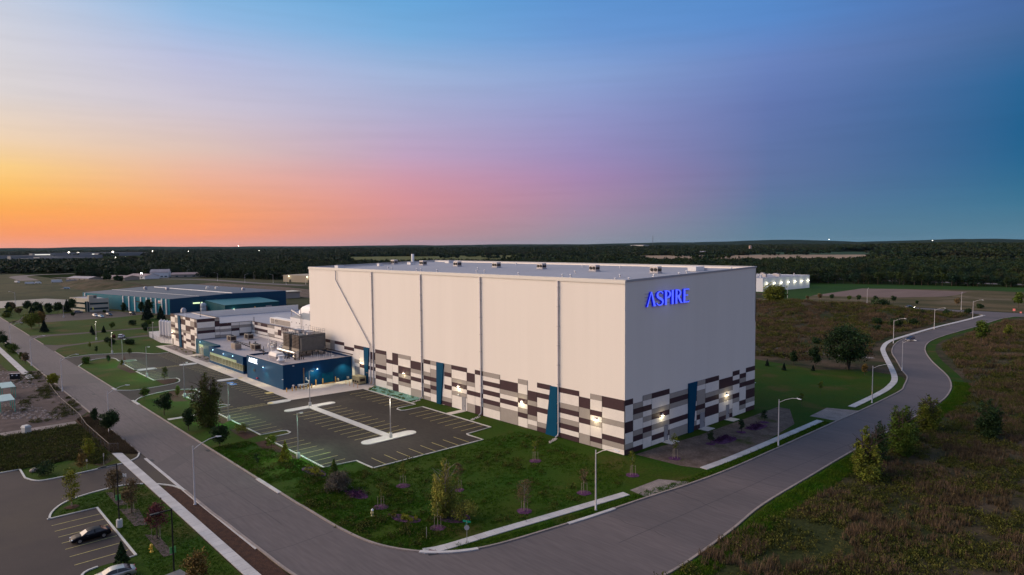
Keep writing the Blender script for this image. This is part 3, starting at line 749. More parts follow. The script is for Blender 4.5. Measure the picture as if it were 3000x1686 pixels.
# tactile plate at the corner
g = MB(); g.obox((7.0, -49.3, 0.125), (-.45, .9), 0.7, 1.6, 0.02)
struct('tactile_plate', g, mat('red_tactile', (0.13, 0.045, 0.05), rough=0.7, fine=0.2, fscale=10, c2=(0.1, 0.04, 0.04)))
# small concrete walks to doors and the path across the verge
g = MB()
g.box(-49.0, -47.0, -5.1, -0.05, 0.0, 0.05); g.obox((-89.5, -48.8, 0.03), (0.05, 1), 10.5, 1.5, 0.06)
for y0, y1 in ((12.0, 14.9), (25.4, 28.4), (36.2, 39.0)): g.box(0.05, 2.3, y0, y1, 0.0, 0.12)
struct('door_pad', g, m_conc)

# mound of rough ground on the right
def terrain(name, x0, x1, y0, y1, nx, ny, hf, m):
    X, Y = np.meshgrid(np.linspace(x0, x1, nx), np.linspace(y0, y1, ny)); Z = hf(X, Y)
    V = np.stack([X.ravel(), Y.ravel(), Z.ravel()], 1)
    i = np.arange(nx - 1)[None] + (np.arange(ny - 1) * nx)[:, None]; i = i.ravel()
    F = np.stack([i, i + 1, i + nx + 1, i + nx], 1)
    o = link(name, np_mesh(name, V, F, [m], smooth=True)); o['kind'] = 'structure'; return o
def fbm(X, Y, s, seed=0, octs=4):
    r = np.random.default_rng(seed); Z = 0
    for o in range(octs):
        for _ in range(3):
            a = r.uniform(0, 2*math.pi); f = 2**o / s * r.uniform(.8, 1.25)
            Z = Z + np.sin((X*math.cos(a) + Y*math.sin(a)) * f * 2*math.pi + r.uniform(0, 6.28)) / 2**o / 3
    return Z
def mound(X, Y):
    u = (X + 80) / 62; v = (Y - 285) / 45
    b = np.clip(1 - (u*u + v*v), 0, 1) ** 0.7
    return b * (4.2 + 1.4 * fbm(X, Y, 40, 3)) - 0.05
terrain('mound', -150, -12, 235, 335, 90, 60, mound, m_meadow)
def berm(X, Y):
    b = np.clip(1 - ((X + 700) / 190)**2 - ((Y - 62) / 32)**2, 0, 1)
    return b * (5 + 2 * fbm(X, Y, 60, 5)) - 0.05
terrain('berm', -900, -500, 20, 110, 60, 30, berm, m_meadow)

# far hills along the horizon
def hills(X, Y):
    D = np.hypot(X - 75, Y + 99)
    A = np.degrees(np.arctan2(X - 75, Y + 99))
    r = np.clip((D - 7000) / 3500, 0, 1) * np.clip((17500 - D) / 3500, 0, 1)
    h = 30 + 16 * fbm(A * 100, D * .3, 900, 11) + 34 * np.exp(-((A + 27) / 5.5)**2) + 16 * np.exp(-((A + 12) / 5)**2) + 14*np.exp(-((A+78)/7)**2)
    return np.maximum(r * h, -1) - 1
terrain('hills', -18000, 3500, -3000, 18000, 150, 150, hills, mat('far_wood_hills', (0.016, 0.030, 0.026), (0.026, 0.040, 0.030), scale=0.004, rough=1, spec=0))

# storm drains and sealed cracks in the asphalt
m_iron = mat('cast_iron', (0.02, 0.02, 0.022), rough=0.6)
for x, y, a, lb in ((-58.7, -55.5, 0, 'dark storm drain in the kerb opposite the near car park entrance'), (-59.9, -65.2, 0, 'dark storm drain at the near car park entrance kerb'), (-116.0, -55.5, 0, 'dark storm drain at the lot entrance kerb'), (7.4, -49.6, 1.1, 'dark storm drain at the corner kerb'), (-133.0, -60.5, 0, 'round manhole cover in the left street')):
    o = MB().box(-.7, .7, -.32, .32, 0, .012).build('storm_drain', m_iron, loc=(x, y, .036), rz=a); tag(o, lb, 'drain')
cr_ = MB(); rr = random.Random(21)
def crack(p0, d, n, step, w=.05, wob=.35):
    pts = [p0]; a = d
    for k in range(n): a = d + rr.uniform(-wob, wob); pts.append((pts[-1][0] + step*math.cos(a), pts[-1][1] + step*math.sin(a)))
    L_, R_ = offset_line(pts, w), offset_line(pts, -w)
    for k in range(len(pts) - 1): cr_.add([(L_[k][0], L_[k][1], .0395), (R_[k][0], R_[k][1], .0395), (R_[k+1][0], R_[k+1][1], .0395), (L_[k+1][0], L_[k+1][1], .0395)], [(0, 1, 2, 3)])
crack((-300, -60.2), 0, 95, 3.0, .045, .03)
for x in (-132, -96, -84, -47, -33, -21, -8): crack((x, -55.6), -math.pi/2 + rr.uniform(-.15, .15), 8, 1.2)
for y in (-24, -9, 4, 21, 37, 58, 80): crack((15.5 if y < 0 else 18.4, y), rr.uniform(-.1, .1), 9, 1.1)
crack((22, -30), 1.5, 40, 2.5, .045, .03)
struct('road_crack', cr_, mat('crack_sealant', (0.045, 0.040, 0.040), rough=0.7)); bpy.data.objects['road_crack']['kind'] = 'stuff'
# ================================================================== high-bay warehouse
m_wall = ribbed('wall_cladding_white', (0.86, 0.80, 0.71), 0.5, 0.003, 'X', c2=(0.83, 0.77, 0.68), scale=0.2)
m_wall_y = ribbed('wall_cladding_white_side', (0.86, 0.80, 0.71), 0.5, 0.003, 'Y', c2=(0.83, 0.77, 0.68), scale=0.2)
m_pw = mat('panel_white', (0.84, 0.79, 0.71), (0.80, 0.75, 0.67), scale=0.7, spec=0.12, fine=0.04, fscale=3.0, rough=0.6)
m_pg = mat('panel_grey', (0.37, 0.335, 0.295), (0.35, 0.315, 0.275), scale=0.7, spec=0.12, fine=0.04, fscale=3.0, rough=0.6)
m_pb = mat('panel_plum', (0.066, 0.038, 0.044), (0.060, 0.035, 0.040), scale=0.7, spec=0.12, fine=0.04, fscale=3.0, rough=0.55)
m_dk = mat('dark_trim', (0.045, 0.028, 0.032), rough=0.6)
m_fin = mat('fin_blue', (0.0, 0.066, 0.135), (0.0, 0.058, 0.122), scale=0.4, rough=0.6, spec=0.08)
m_roofw = mat('roof_membrane', (0.33, 0.335, 0.365), (0.29, 0.295, 0.325), scale=0.03, rough=0.8, fine=0.05, fscale=0.8)
m_roofg = mat('roof_grey', (0.40, 0.38, 0.39), (0.32, 0.30, 0.31), scale=0.08, rough=0.85, fine=0.08, fscale=1.0)
m_door = mat('door_grey', (0.30, 0.30, 0.31), rough=0.5)
m_galv = mat('galvanised', (0.42, 0.41, 0.42), (0.36, 0.35, 0.36), scale=2, rough=0.45, metal=0.5)
m_pipe = mat('downspout_metal', (0.50, 0.49, 0.52), (0.44, 0.43, 0.46), scale=1, rough=0.5, metal=0.2)
m_black = mat('black_metal', (0.012, 0.012, 0.013), rough=0.5)
m_white = mat('white_paint', (0.75, 0.74, 0.72), rough=0.5)
m_lens = mat('lamp_lens', (1, 0.95, 0.75), emit=(1.0, 0.93, 0.66), estr=12.0)
m_lens_w = mat('lamp_lens_cool', (0.9, 1, 1), emit=(0.45, 0.85, 1.0), estr=5.0)
m_dull = mat('lamp_lens_dull', (0.7, 0.72, 0.70), rough=0.3)

FRONT = [(-105.4, -99.5, 'B1B'), (-99.5, -96.5, 'BWWWGWGGGG'), (-96.5, -93.7, 'BWWWWBWWBB'), (-90.9, -87.75, '.BBGWBWWGG'), (-87.75, -82, 'BGGGBWGBWW'), (-82, -79, '..BWWWGWGW'),
         (-79, -76.1, 'BBBWWBWWBB'), (-76.1, -70.2, 'GWWBBGBGWW'), (-70.2, -64.4, '.BBGWBWWGG'), (-64.4, -61.4, 'BWWGBWGBWG'), (-61.4, -58.55, 'GWGGBGBGWW'),
         (-55.6, -52.6, 'GGBWWBWWGB'), (-52.6, -46.7, 'BWWGBWGWWW'), (-46.7, -43.7, '.BBGWBWWGG'), (-43.7, -40.8, 'BWWWWBWWBB'), (-40.8, -34.9, 'GWBWBWBGWW'),
         (-34.9, -29, '.BBGWBWGGG'), (-29, -26, 'GWWGBWGBWW'), (-26, -23.1, '..BBGBBGWG'), (-23.1, -19.0, 'BWBWWBWWGB'), (-17.1, -11.3, 'BWWGBWGBWB'), (-11.3, -8.4, '.BBGGBWWGG'),
         (-8.4, -5.4, 'GWWBWGWWBG'), (-5.4, -0.03, 'BBWWGWWBGW')]
SIDE = [(0.03, 2.5, 'BWWWBBWWGB'), (2.5, 5.6, '.GBGWWGBWB'), (5.6, 8.5, 'GWBWGWBGWW'), (8.5, 14.6, 'BWWGBWGWBW'), (14.6, 21.3, '.GBGWWBWGG'), (23.4, 24.7, 'BWWBWBWWGB'),
        (24.7, 28.1, 'GWGGGBGBWB'), (28.1, 33.75, 'BWWGBWBBWW'), (33.75, 39.8, '.BBGWGWWGB'), (39.8, 42.86, 'BWBWWBGWWW'), (42.86, 45.9, '.BGBWWWBGW'), (45.9, 50.17, 'BWWBGBBGWB')]
U = 1.05
WL, WD, WH, WH2 = 127.5, 50.2, 32.64, 33.86

wh = thing('warehouse', 'huge white high-bay warehouse with a chequered plum and grey base beside the corner road', 'warehouse')
def wall_quad(name, pts, m, par):
    return MB().add(pts, [tuple(range(len(pts)))]).build(name, m, par)
# walls as slabs 0.2 thick, split in an upper and a lower lift with a fine seam
def slab_front(z0, z1, y=0.0):
    return MB().box(-WL, 0, y, y + 0.25, z0, z1)
slab_front(0, 21.15, 0.012).build('wall', m_wall, wh); slab_front(21.15, WH, 0.0).build('wall', m_wall, wh)
def side_wall(x0, x1, za, zb, zc, zd, m):   # za..zb at y=0, zc..zd at y=WD
    vs = [(x0,0.25,za),(x1,0.25,za),(x1,WD,zc),(x0,WD,zc),(x0,0.25,zb),(x1,0.25,zb),(x1,WD,zd),(x0,WD,zd)]
    return MB().add(vs, [(0,3,2,1),(4,5,6,7),(0,1,5,4),(1,2,6,5),(2,3,7,6),(3,0,4,7)]).build('wall', m, wh)
side_wall(-0.25, -0.012, 0, 21.15, 0, 21.15, m_wall_y); side_wall(-0.25, 0.0, 21.15, WH, 21.15, WH2, m_wall_y)
side_wall(-WL, -WL + 0.25, 0, WH, 0, WH2, m_wall_y)
MB().box(-WL, 0, WD - 0.25, WD - 0.003, 0, WH2).build('wall', m_wall, wh)
# roof plane rising gently away from the front wall, welted seams as thin raised strips
def roof_z(y): return WH - 0.35 + (WH2 - WH) * y / WD
rf = MB().add([(-WL+.2, .2, roof_z(.2)), (-.2, .2, roof_z(.2)), (-.2, WD-.2, roof_z(WD)), (-WL+.2, WD-.2, roof_z(WD))], [(0, 1, 2, 3)]).build('roof', m_roofw, wh)
sm = MB()
for k in range(1, 15):
    y = WD * k / 15; sm.add([(-WL+.3, y-.07, roof_z(y)+.03), (-.3, y-.07, roof_z(y)+.03), (-.3, y+.07, roof_z(y)+.034), (-WL+.3, y+.07, roof_z(y)+.034)], [(0, 1, 2, 3)])
m_seam = mat('roof_seam', (0.42, 0.42, 0.45), rough=0.8)
sm.build('roof_seam', m_seam, rf)
cap = MB()
cap.box(-WL - .12, 0.12, -0.14, 0.32, WH, WH + 0.42); cap.box(-WL - .12, .12, -0.17, -0.02, WH - 0.32, WH + 0.02)
vs = [(-.3,.32,WH),(.12,.32,WH),(.12,WD+.1,WH2),(-.3,WD+.1,WH2),(-.3,.32,WH+.42),(.12,.32,WH+.42),(.12,WD+.1,WH2+.3),(-.3,WD+.1,WH2+.3)]
cube = [(0,3,2,1),(4,5,6,7),(0,1,5,4),(1,2,6,5),(2,3,7,6),(3,0,4,7)]
m_cap = mat('parapet_cap_metal', (0.72, 0.68, 0.60), rough=0.5)
m_cap2 = mat('parapet_cap_grey', (0.40, 0.40, 0.41), rough=0.5)
cap.build('parapet_cap', m_cap, wh)
cap = MB(); cap.add(vs, cube); cap.add([(x - WL + .18, y, z) for x, y, z in vs], cube); cap.box(-WL, .1, WD - .1, WD + .14, WH2, WH2 + .3)
cap.build('parapet_cap', m_cap2, wh)

PM = {'B': m_pb, 'G': m_pg, 'W': m_pw}
def panel_runs(s):
    """'BWWG..' from the top row down -> (letter, row_from_top, count)"""
    out = []; i = 0
    while i < len(s):
        j = i
        while j < len(s) and s[j] == s[i]: j += 1
        if s[i] in PM: out.append((s[i], i, j - i))
        i = j
    return out
def clad(root, x0, x1, code, axis, pos, top=10, sgn=-1, t=0.05, zlow=0.08, u=U, joint=0.05):
    for c, r0, n in panel_runs(code):
        z1 = (top - r0) * u; z0 = max(zlow, (top - r0 - n) * u)
        a, b = x0 + joint, x1 - joint
        mb = MB()
        if axis == 'X': mb.box(a, b, min(pos, pos + sgn*t), max(pos, pos + sgn*t), z0 + .02, z1 - .02)
        else: mb.box(min(pos, pos + sgn*t), max(pos, pos + sgn*t), a, b, z0 + .02, z1 - .02)
        mb.build('cladding_panel', PM[c], root)
back = MB()      # dark joint backing behind the panels
for x0, x1, code in FRONT[1:]:
    z1 = (10 - code.count('.')) * U
    back.box(x0 - .02, x1 + .02, -0.022, -0.003, 0.03, z1)
    clad(wh, x0, x1, code, 'X', -0.022)
for x0, x1, code in SIDE:
    z1 = (10 - code.count('.')) * U
    back.box(0.003, 0.022, x0 - .02, x1 + .02, 0.03, z1)
    clad(wh, x0, x1, code, 'Y', 0.022, sgn=1)
back.build('joint_trim', m_dk, wh)
for x0, x1, code, top in ((-117.2, -114.2, 'BW', 10.6), (-114.2, -111.3, 'GGG', 10.6), (-111.3, -105.45, 'BWW', 10.6), (-105.45, -99.6, '.BW', 10.6), (-124, -117.2, 'WWB', 10.6)):
    for c, r0, n in panel_runs(code):
        MB().box(x0 + .04, x1 - .04, -0.06, -0.004, top - (r0 + n)*1.02, top - r0*1.02 - .03).build('cladding_panel', PM[c], wh)
MB().box(-126.5, -100.3, -0.12, -0.06, 7.35, 7.62).build('base_flashing', m_dk, wh)
# blue fins
def fin(pts_front, axis):
    """pts_front: [(a,z)...] outline on the facade, extruded 0.5 outwards."""
    n = len(pts_front); t = 0.32
    if axis == 'X': vs = [(a, 0.0, z) for a, z in pts_front] + [(a, -t, z) for a, z in pts_front]
    else: vs = [(0.0, a, z) for a, z in pts_front] + [(t, a, z) for a, z in pts_front]
    fs = [tuple(range(n, 2*n)), tuple(range(n-1, -1, -1))] + [(i, (i+1) % n, n+(i+1) % n, n+i) for i in range(n)]
    MB().add(vs, fs).build('blue_fin', m_fin, wh)
fin([(-93.7, 10.5), (-90.9, 10.5), (-92.1, 0.0), (-93.4, 0.0)], 'X')
fin([(-58.5, 10.5), (-55.6, 10.5), (-56.9, 0.0), (-58.6, 0.0)], 'X')
fin([(-19.0, 10.42), (-17.1, 10.42), (-17.2, 0.0), (-20.4, 0.0)], 'X')
fin([(21.35, 10.5), (24.6, 10.5), (23.2, 0.0), (21.4, 0.0)], 'Y')
# panels that fill the slope beside the fins
for x0, x1, code in ((-92.0, -90.9, '...GWBWWGG'), (-57.0, -55.6, '......WWGB'), (-20.2, -19.0, '')):
    if code: clad(wh, x0, x1, code, 'X', -0.016, t=0.03, joint=0.0)
# doors
def door(x0, x1, z1, axis, pos, sgn, root=wh, m=m_door, frame=m_galv):
    def bx(a0, a1, d0, d1, za, zb):
        mb = MB()
        if axis == 'X': mb.box(a0, a1, min(pos+sgn*d0, pos+sgn*d1), max(pos+sgn*d0, pos+sgn*d1), za, zb)
        else: mb.box(min(pos+sgn*d0, pos+sgn*d1), max(pos+sgn*d0, pos+sgn*d1), a0, a1, za, zb)
        return mb
    d = bx(x0, x1, 0.07, 0.13, 0.1, z1).build('door', m, root)
    f = bx(x0 - .1, x0, 0.07, 0.17, 0.1, z1 + .1); f2 = bx(x1, x1 + .1, 0.07, 0.17, 0.1, z1 + .1); f3 = bx(x0, x1, 0.07, 0.17, z1, z1 + .1)
    for q in (f2, f3): f.add(q.v, q.f)
    f.build('frame', frame, d)
    bx(x1 - .22, x1 - .12, 0.13, 0.2, 1.15, 1.35).build('handle', m_black, d)
door(-48.45, -47.3, 3.3, 'X', 0, -1); door(-99.2, -96.9, 4.1, 'X', 0, -1)
door(12.75, 13.95, 3.25, 'Y', 0, 1); door(26.1, 27.7, 3.35, 'Y', 0, 1); door(36.95, 38.1, 3.2, 'Y', 0, 1)
# downspouts with hoppers at the foot
def downspout(x, z0=0.45, z1=WH - .3):
    m = MB(); m.box(x - .12, x + .12, -0.36, -0.10, z0 + .5, z1); m.tube([(x, -.26, z0 + .6), (x, -.30, z0 + .25), (x - .05, -.62, z0 - .1), (x - .1, -1.0, z0 - .22)], .15, 8)
    m.build('downspout', m_pipe, wh)
    b = MB()
    for z in range(3, 32, 4): b.box(x - .2, x + .2, -0.45, -0.06, z, z + .12)
    b.build('pipe_bracket', m_galv, wh)
for x in (-88.6, -64.9, -41.25, -16.75): downspout(x)
d = MB(); d.tube([(-109.2, -.3, 32.2), (-109.25, -.3, 29.4), (-90.1, -.3, 11.5), (-90.1, -.3, .9), (-90.15, -.7, .35)], .15, 8); d.build('downspout', m_pipe, wh)
# small corner cameras
for x, y, z in ((0.0, 0.9, 3.2), (-100.0, -.3, 4.6)):
    MB().box(x, x + .35, y - .08, y + .08, z, z + .12).build('camera', m_white, wh)
MB().box(-.1, .1, 50.2, 50.6, 6.3, 6.42).build('camera', m_white, wh)

# wall lamps -----------------------------------------------------------
LIGHTS = []
def light(loc, power, color=(1, .86, .58), kind='POINT', size=.25, rot=None, spot=None, parent=None, name='lamp_light'):
    ld = bpy.data.lights.new(name, kind); ld.energy = power; ld.color = color
    if kind in ('POINT', 'SPOT'): ld.shadow_soft_size = size
    if kind == 'SPOT': ld.spot_size = spot or R(150); ld.spot_blend = 0.9
    o = bpy.data.objects.new(name, ld); COL.objects.link(o); o.location = loc
    if rot is not None: o.rotation_euler = rot
    if parent is not None: o.parent = parent
    LIGHTS.append(o); return o
def wall_lamp(root, loc, out, power=80, color=(1, .85, .55), lens=None, w=.5):
    """Wedge-shaped wall pack: housing > lens, its light just below."""
    ox, oy = out; tx, ty = -oy, ox; x, y, z = loc
    def P(a, d, h): return (x + tx*a + ox*d, y + ty*a + oy*d, z + h)
    vs = [P(-w/2,.05,-.12),P(w/2,.05,-.12),P(w/2,.42,-.12),P(-w/2,.42,-.12),P(-w/2,.05,.22),P(w/2,.05,.22),P(w/2,.2,.22),P(-w/2,.2,.22)]
    h = MB().add(vs, [(0,3,2,1),(4,5,6,7),(0,1,5,4),(1,2,6,5),(2,3,7,6),(3,0,4,7)]).build('wall_lamp', m_galv, root)
    l = MB().add([P(-w/2+.03,.08,-.19),P(w/2-.03,.08,-.19),P(w/2-.03,.40,-.19),P(-w/2+.03,.40,-.19),P(-w/2+.03,.08,-.125),P(w/2-.03,.08,-.125),P(w/2-.03,.40,-.125),P(-w/2+.03,.40,-.125)], [(0,3,2,1),(4,5,6,7),(0,1,5,4),(1,2,6,5),(2,3,7,6),(3,0,4,7)])
    l.build('lens', lens or m_lens, h)
    light(P(0, .75, -.35), power, color, parent=h, size=.12)
for x in (-73.25, -49.75, -27.6, -6.9): wall_lamp(wh, (x, -0.07, 5.75), (0, -1), 85)
wall_lamp(wh, (-95.2, -0.07, 5.95), (0, -1), 85)
for y in (11.8, 37.0): wall_lamp(wh, (0.07, y, 5.75), (1, 0), 75)
MB().box(-50.1, -49.5, -.3, -.07, 3.45, 3.7).build('door_light', m_dull, wh)

# ---- lettering: drawn strokes, extruded
def letter_polys(ch):
    """Outlines in a unit box of height 1 (closed polygons)."""
    def arc(cx, cy, rx, ry, a0, a1, n=10): return [(cx + rx*math.cos(R(a0 + (a1-a0)*k/n)), cy + ry*math.sin(R(a0 + (a1-a0)*k/n))) for k in range(n+1)]
    def ribbon(pts, ws):
        L_, R_ = [], []
        for i, p in enumerate(pts):
            a = Vector(pts[max(i-1,0)]); b = Vector(pts[min(i+1,len(pts)-1)]); t = (b-a).normalized()
            L_.append((p[0]-t.y*ws[i]/2, p[1]+t.x*ws[i]/2)); R_.append((p[0]+t.y*ws[i]/2, p[1]-t.x*ws[i]/2))
        return L_ + R_[::-1]
    if ch == 'A': return [[(0.0,0),(.09,0),(.36,.88),(.33,1.0)], [(.33,1.0),(.36,.88),(.55,0.06),(.52,0),(.78,0),(.76,.05),(.70,.12),(.42,1.0)]], .80
    if ch == 'S':
        pts = arc(.30,.74,.24,.22,20,180,9) + [(.10,.62),(.20,.54),(.36,.46),(.50,.36)] + arc(.28,.25,.26,.22,10,-165,9)[1:]
        n = len(pts); ws = [.07 + .10*math.exp(-((i/(n-1)-.5)/.22)**2) + (.05 if i in (0, n-1) else 0) for i in range(n)]
        return [ribbon(pts, ws)], .62
    if ch == 'P':
        b = arc(.26,.73,.28,.235,92,-92,12); return [[(.08,0),(.25,0),(.25,1),(.08,1)], [(-.02,1),(.08,.93),(.08,1.0)], ribbon([(.10,.97)] + b + [(.20,.50)], [.05,.05]+[.06+.09*math.sin(math.pi*i/12) for i in range(13)][0:12]+[.05,.04])], .60
    if ch == 'I': return [[(.06,0),(.24,0),(.24,1),(.06,1)]], .32
    if ch == 'R':
        b = arc(.26,.75,.27,.22,92,-92,12); return [[(.08,0),(.25,0),(.25,1),(.08,1)], ribbon([(.10,.97)] + b + [(.20,.53)], [.05,.05]+[.06+.09*math.sin(math.pi*i/12) for i in range(13)][0:12]+[.05,.04]), [(.26,.50),(.42,.54),(.66,.08),(.78,0),(.58,0),(.50,.06)]], .72
    if ch == 'E': return [[(.08,0),(.25,0),(.25,1),(.08,1)], [(.25,.92),(.55,.92),(.62,.86),(.60,1),(.25,1)], [(.25,.50),(.50,.50),(.50,.57),(.25,.57)], [(.25,0),(.58,0),(.66,.14),(.54,.08),(.25,.08)]], .66
def lettering(word, root, origin, xdir, height, width, depth, m_face, m_side, name='letter', out=(1, 0, 0)):
    total = sum(letter_polys(c)[1] for c in word); kx = width / total
    x = 0.0; xd = Vector(xdir); od = Vector(out); O = Vector(origin)
    for c in word:
        polys, adv = letter_polys(c)
        side, face = MB(), MB()
        for poly in polys:
            if len(poly) < 3: continue
            pts = [O + xd * ((x + px) * kx) + Vector((0, 0, py * height)) for px, py in poly]
            n = len(pts)
            A = sum((poly[i][0]*poly[(i+1)%n][1]-poly[(i+1)%n][0]*poly[i][1]) for i in range(n))
            if A < 0: pts = pts[::-1]
            vs = pts + [p + od*depth for p in pts]
            side.add(vs, [(i, (i+1) % n, n+(i+1) % n, n+i) for i in range(n)] + [tuple(range(n-1, -1, -1))])
            side.add([p + od*(depth-.001) for p in pts], [tuple(range(n))])
            cen = sum(pts, Vector()) / n
            face.add([p + od*(depth+.02) for p in pts], [tuple(range(n))])
        lt = side.build(name, m_side, root)
        face.build('letter_face', m_face, lt)
        x += adv
m_sign_f = mat('sign_face_blue', (0.10, 0.14, 0.9), emit=(0.085, 0.13, 1.0), estr=1.05)
m_sign_s = mat('sign_side_blue', (0.01, 0.01, 0.35), emit=(0.0, 0.0, 0.62), estr=0.55)
sign = MB()
for z in (28.0, 28.7, 29.4, 30.05): sign.box(0.03, 0.10, 6.0, 20.3, z, z + .07)
sg = sign.build('sign', m_cap2, wh)
lettering('ASPIRE', sg, (0.10, 6.2, 27.6), (0, 1, 0), 2.85, 14.9, 0.30, m_sign_f, m_sign_s)
light((1.3, 13, 29), 60, (0.15, 0.2, 1.0), size=2.0, parent=sg)

# rooftop: exhaust units, vents, flue
def roof_unit(loc, label, s=0.8):
    t = thing('roof_fan_unit', label, 'exhaust fan', loc, 0, 'fan units in a row along the warehouse roof')
    MB().box(-1.3*s, 1.3*s, -1.0*s, 1.0*s, 0.25, 1.9*s).build('housing', m_galv, t)
    MB().box(-1.45*s, 1.45*s, -1.15*s, 1.15*s, 0.0, 0.25).build('curb', m_seam, t)
    for a in (-.62, .62):
        g_ = MB(); g_.tube([(a*s, -1.0*s, 1.05*s), (a*s, -1.18*s, 1.05*s)], .48*s, 14); g_.build('fan_grille', m_black, t)
        MB().tube([(1.3*s, a*s*.7, 1.0*s), (1.42*s, a*s*.7, 1.0*s)], .4*s, 12).build('side_grille', m_black, t)
    MB().box(-1.35*s, 1.35*s, -1.05*s, 1.05*s, 1.9*s, 1.98*s).build('lid', m_white, t)
    return t
ru_lab = ['leftmost grey twin-fan unit on the warehouse roof, below the white flue', 'second grey twin-fan unit from the left on the warehouse roof', 'third grey twin-fan unit from the left along the warehouse roof',
          'fourth grey twin-fan unit from the left along the warehouse roof', 'fifth grey twin-fan unit from the left along the warehouse roof', 'sixth grey twin-fan unit from the left along the warehouse roof',
          'rightmost grey twin-fan unit on the warehouse roof, above the blue sign']
ru0 = roof_unit((-12.5, 27.6, roof_z(27.6) + .02), ru_lab[6])
for (x, y), lb in zip(((-126.4 + .5, 31.6), (-107.0, 30.6), (-88.2, 30.3), (-69.5, 30), (-50.9, 29.8), (-30.5, 27.6)), ru_lab[:6]):
    copy_tree(ru0, loc=(x, y, roof_z(y) + .02), label=lb)
t = thing('roof_hatch_unit', 'pale low ventilation box with a dark duct on the warehouse roof right of the fans', 'vent', (-9.1, 38.8, roof_z(38.8)))
MB().box(-1.1, 1.1, -1.8, 1.8, 0, 1.0).build('housing', m_white, t); MB().box(-.6, .6, 1.8, 4.0, .2, .6).build('duct', m_seam, t)
t = thing('flue', 'tall white cylindrical flue standing near the back edge of the warehouse roof', 'flue', (-124.5, 38.5, roof_z(38)))
MB().lathe(0, 0, [(.5, 0), (.5, 3.3), (.4, 3.4)], 14).build('stack', m_white, t); MB().lathe(0, 0, [(.8, 0), (.8, .3)], 12).build('base', m_galv, t)
for i, (x, y, w_, lb) in enumerate(((-123, 8.5, 2.2, 'flat grey box vent nearest the left end of the warehouse roof'), (-120, 22, 1.4, 'small white box vent in the middle of the left roof edge'),
                                 (-117, 32.7, 2.0, 'white box vent near the back left corner of the warehouse roof'), (-112, 45.5, 2.4, 'white box vent at the back edge of the warehouse roof'))):
    t = thing('roof_vent', lb, 'vent', (x, y, roof_z(y))); MB().box(-w_/2, w_/2, -w_/2, w_/2, 0, .8).build('housing', m_white, t); MB().box(-w_/2-.1, w_/2+.1, -w_/2-.1, w_/2+.1, .8, .95).build('lid', m_seam, t)
vm = MB().lathe(0, 0, [(.16, 0), (.16, .45), (.28, .5), (.28, .62), (.1, .7)], 8).mesh('vent_pipe', m_white)
cnt = 0
for (x, y) in [(-4, 6.5), (-6.2, 5), (-12, 14), (-2.2, 12), (-22, 9.5), (-24, 9), (-38, 9), (-55, 13), (-57, 12), (-70, 9), (-79, 10), (-81, 10), (-97, 12), (-99, 12), (-4, 24), (-6, 30), (-20, 39), (-33, 41),
               (-3, 44), (-13, 46), (-46, 41), (-62, 42), (-75, 43), (-30, 20), (-66, 20), (-5.5, 17)]:
    o = link('vent_pipe', vm, None, None, loc=(x, y, roof_z(y)))
    tag(o, 'small white capped vent pipe on the warehouse roof', 'vent pipe', 'small vent pipes scattered over the warehouse roof')
# splash pads of rubble below the downspouts
def splash(x, lb):
    o = thing('splash_pad', lb, 'rubble pad', (x, -1.0, 0.02))
    rr = random.Random(int(x*10)); mb = MB()
    for k in range(46):
        a = rr.random(); px, py = .25 + 1.1*a + rr.uniform(-.35, .35), -3.4*a + rr.uniform(-.2, .2); r_ = rr.uniform(.12, .26)
        mb.add([(px+r_, py, 0), (px-r_, py+.05, 0), (px, py+r_, 0), (px, py-r_, 0), (px, py, r_*.8)], [(0, 2, 4), (2, 1, 4), (1, 3, 4), (3, 0, 4)])
    mb.build('rubble', m_conc, o)['kind'] = 'stuff'
for x, lb in ((-64.9, 'pale rubble strip on the grass below the downspout beside the stone bed'), (-41.3, 'pale rubble strip on the grass below the downspout right of the front door'), (-16.9, 'pale rubble strip on the grass below the downspout beside the rightmost front blue fin')): splash(x, lb)
# ================================================================== low blue office, chequered tower, plant
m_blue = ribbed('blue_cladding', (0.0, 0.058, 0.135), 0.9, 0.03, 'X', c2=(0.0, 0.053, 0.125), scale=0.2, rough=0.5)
m_blue_y = ribbed('blue_cladding_side', (0.0, 0.036, 0.105), 0.9, 0.03, 'Y', c2=(0.0, 0.033, 0.098), scale=0.2, rough=0.5)  # darker copy of the blue, side wall shade put into the colour
m_teal_e = ribbed('teal_entry_cladding', (0.0, 0.072, 0.115), 0.9, 0.02, 'X', scale=0.2, rough=0.5)
m_capl = mat('light_coping', (0.50, 0.45, 0.43), rough=0.6)
m_glass = mat('window_glass', (0.03, 0.035, 0.03), rough=0.08, spec=0.6, emit=(0.42, 0.40, 0.16), estr=0.22)
m_glass2 = mat('spandrel_glass', (0.33, 0.42, 0.26), rough=0.2, emit=(0.5, 0.62, 0.34), estr=0.16)
m_glass_d = mat('dark_glass', (0.02, 0.03, 0.035), rough=0.06, spec=0.6)
m_mull = mat('mullion', (0.45, 0.43, 0.30), rough=0.5)
m_litroom = mat('lit_interior', (0.6, 0.5, 0.3), emit=(1.0, 0.85, 0.5), estr=1.1)
m_roofl = mat('low_roof', (0.37, 0.34, 0.34), (0.30, 0.275, 0.275), scale=0.12, contrast=(.3, .7), c3=(0.27, 0.24, 0.23), scale3=0.22, mask3=(.56, .7), rough=0.85, fine=0.08, fscale=1.5)
m_beige = mat('beige_metal', (0.36, 0.31, 0.24), (0.32, 0.28, 0.22), scale=1.5, rough=0.6)
m_louv = mat('louvre_dark', (0.035, 0.024, 0.022), rough=0.7)
m_slat = mat('louvre_slat', (0.27, 0.22, 0.18), rough=0.6)
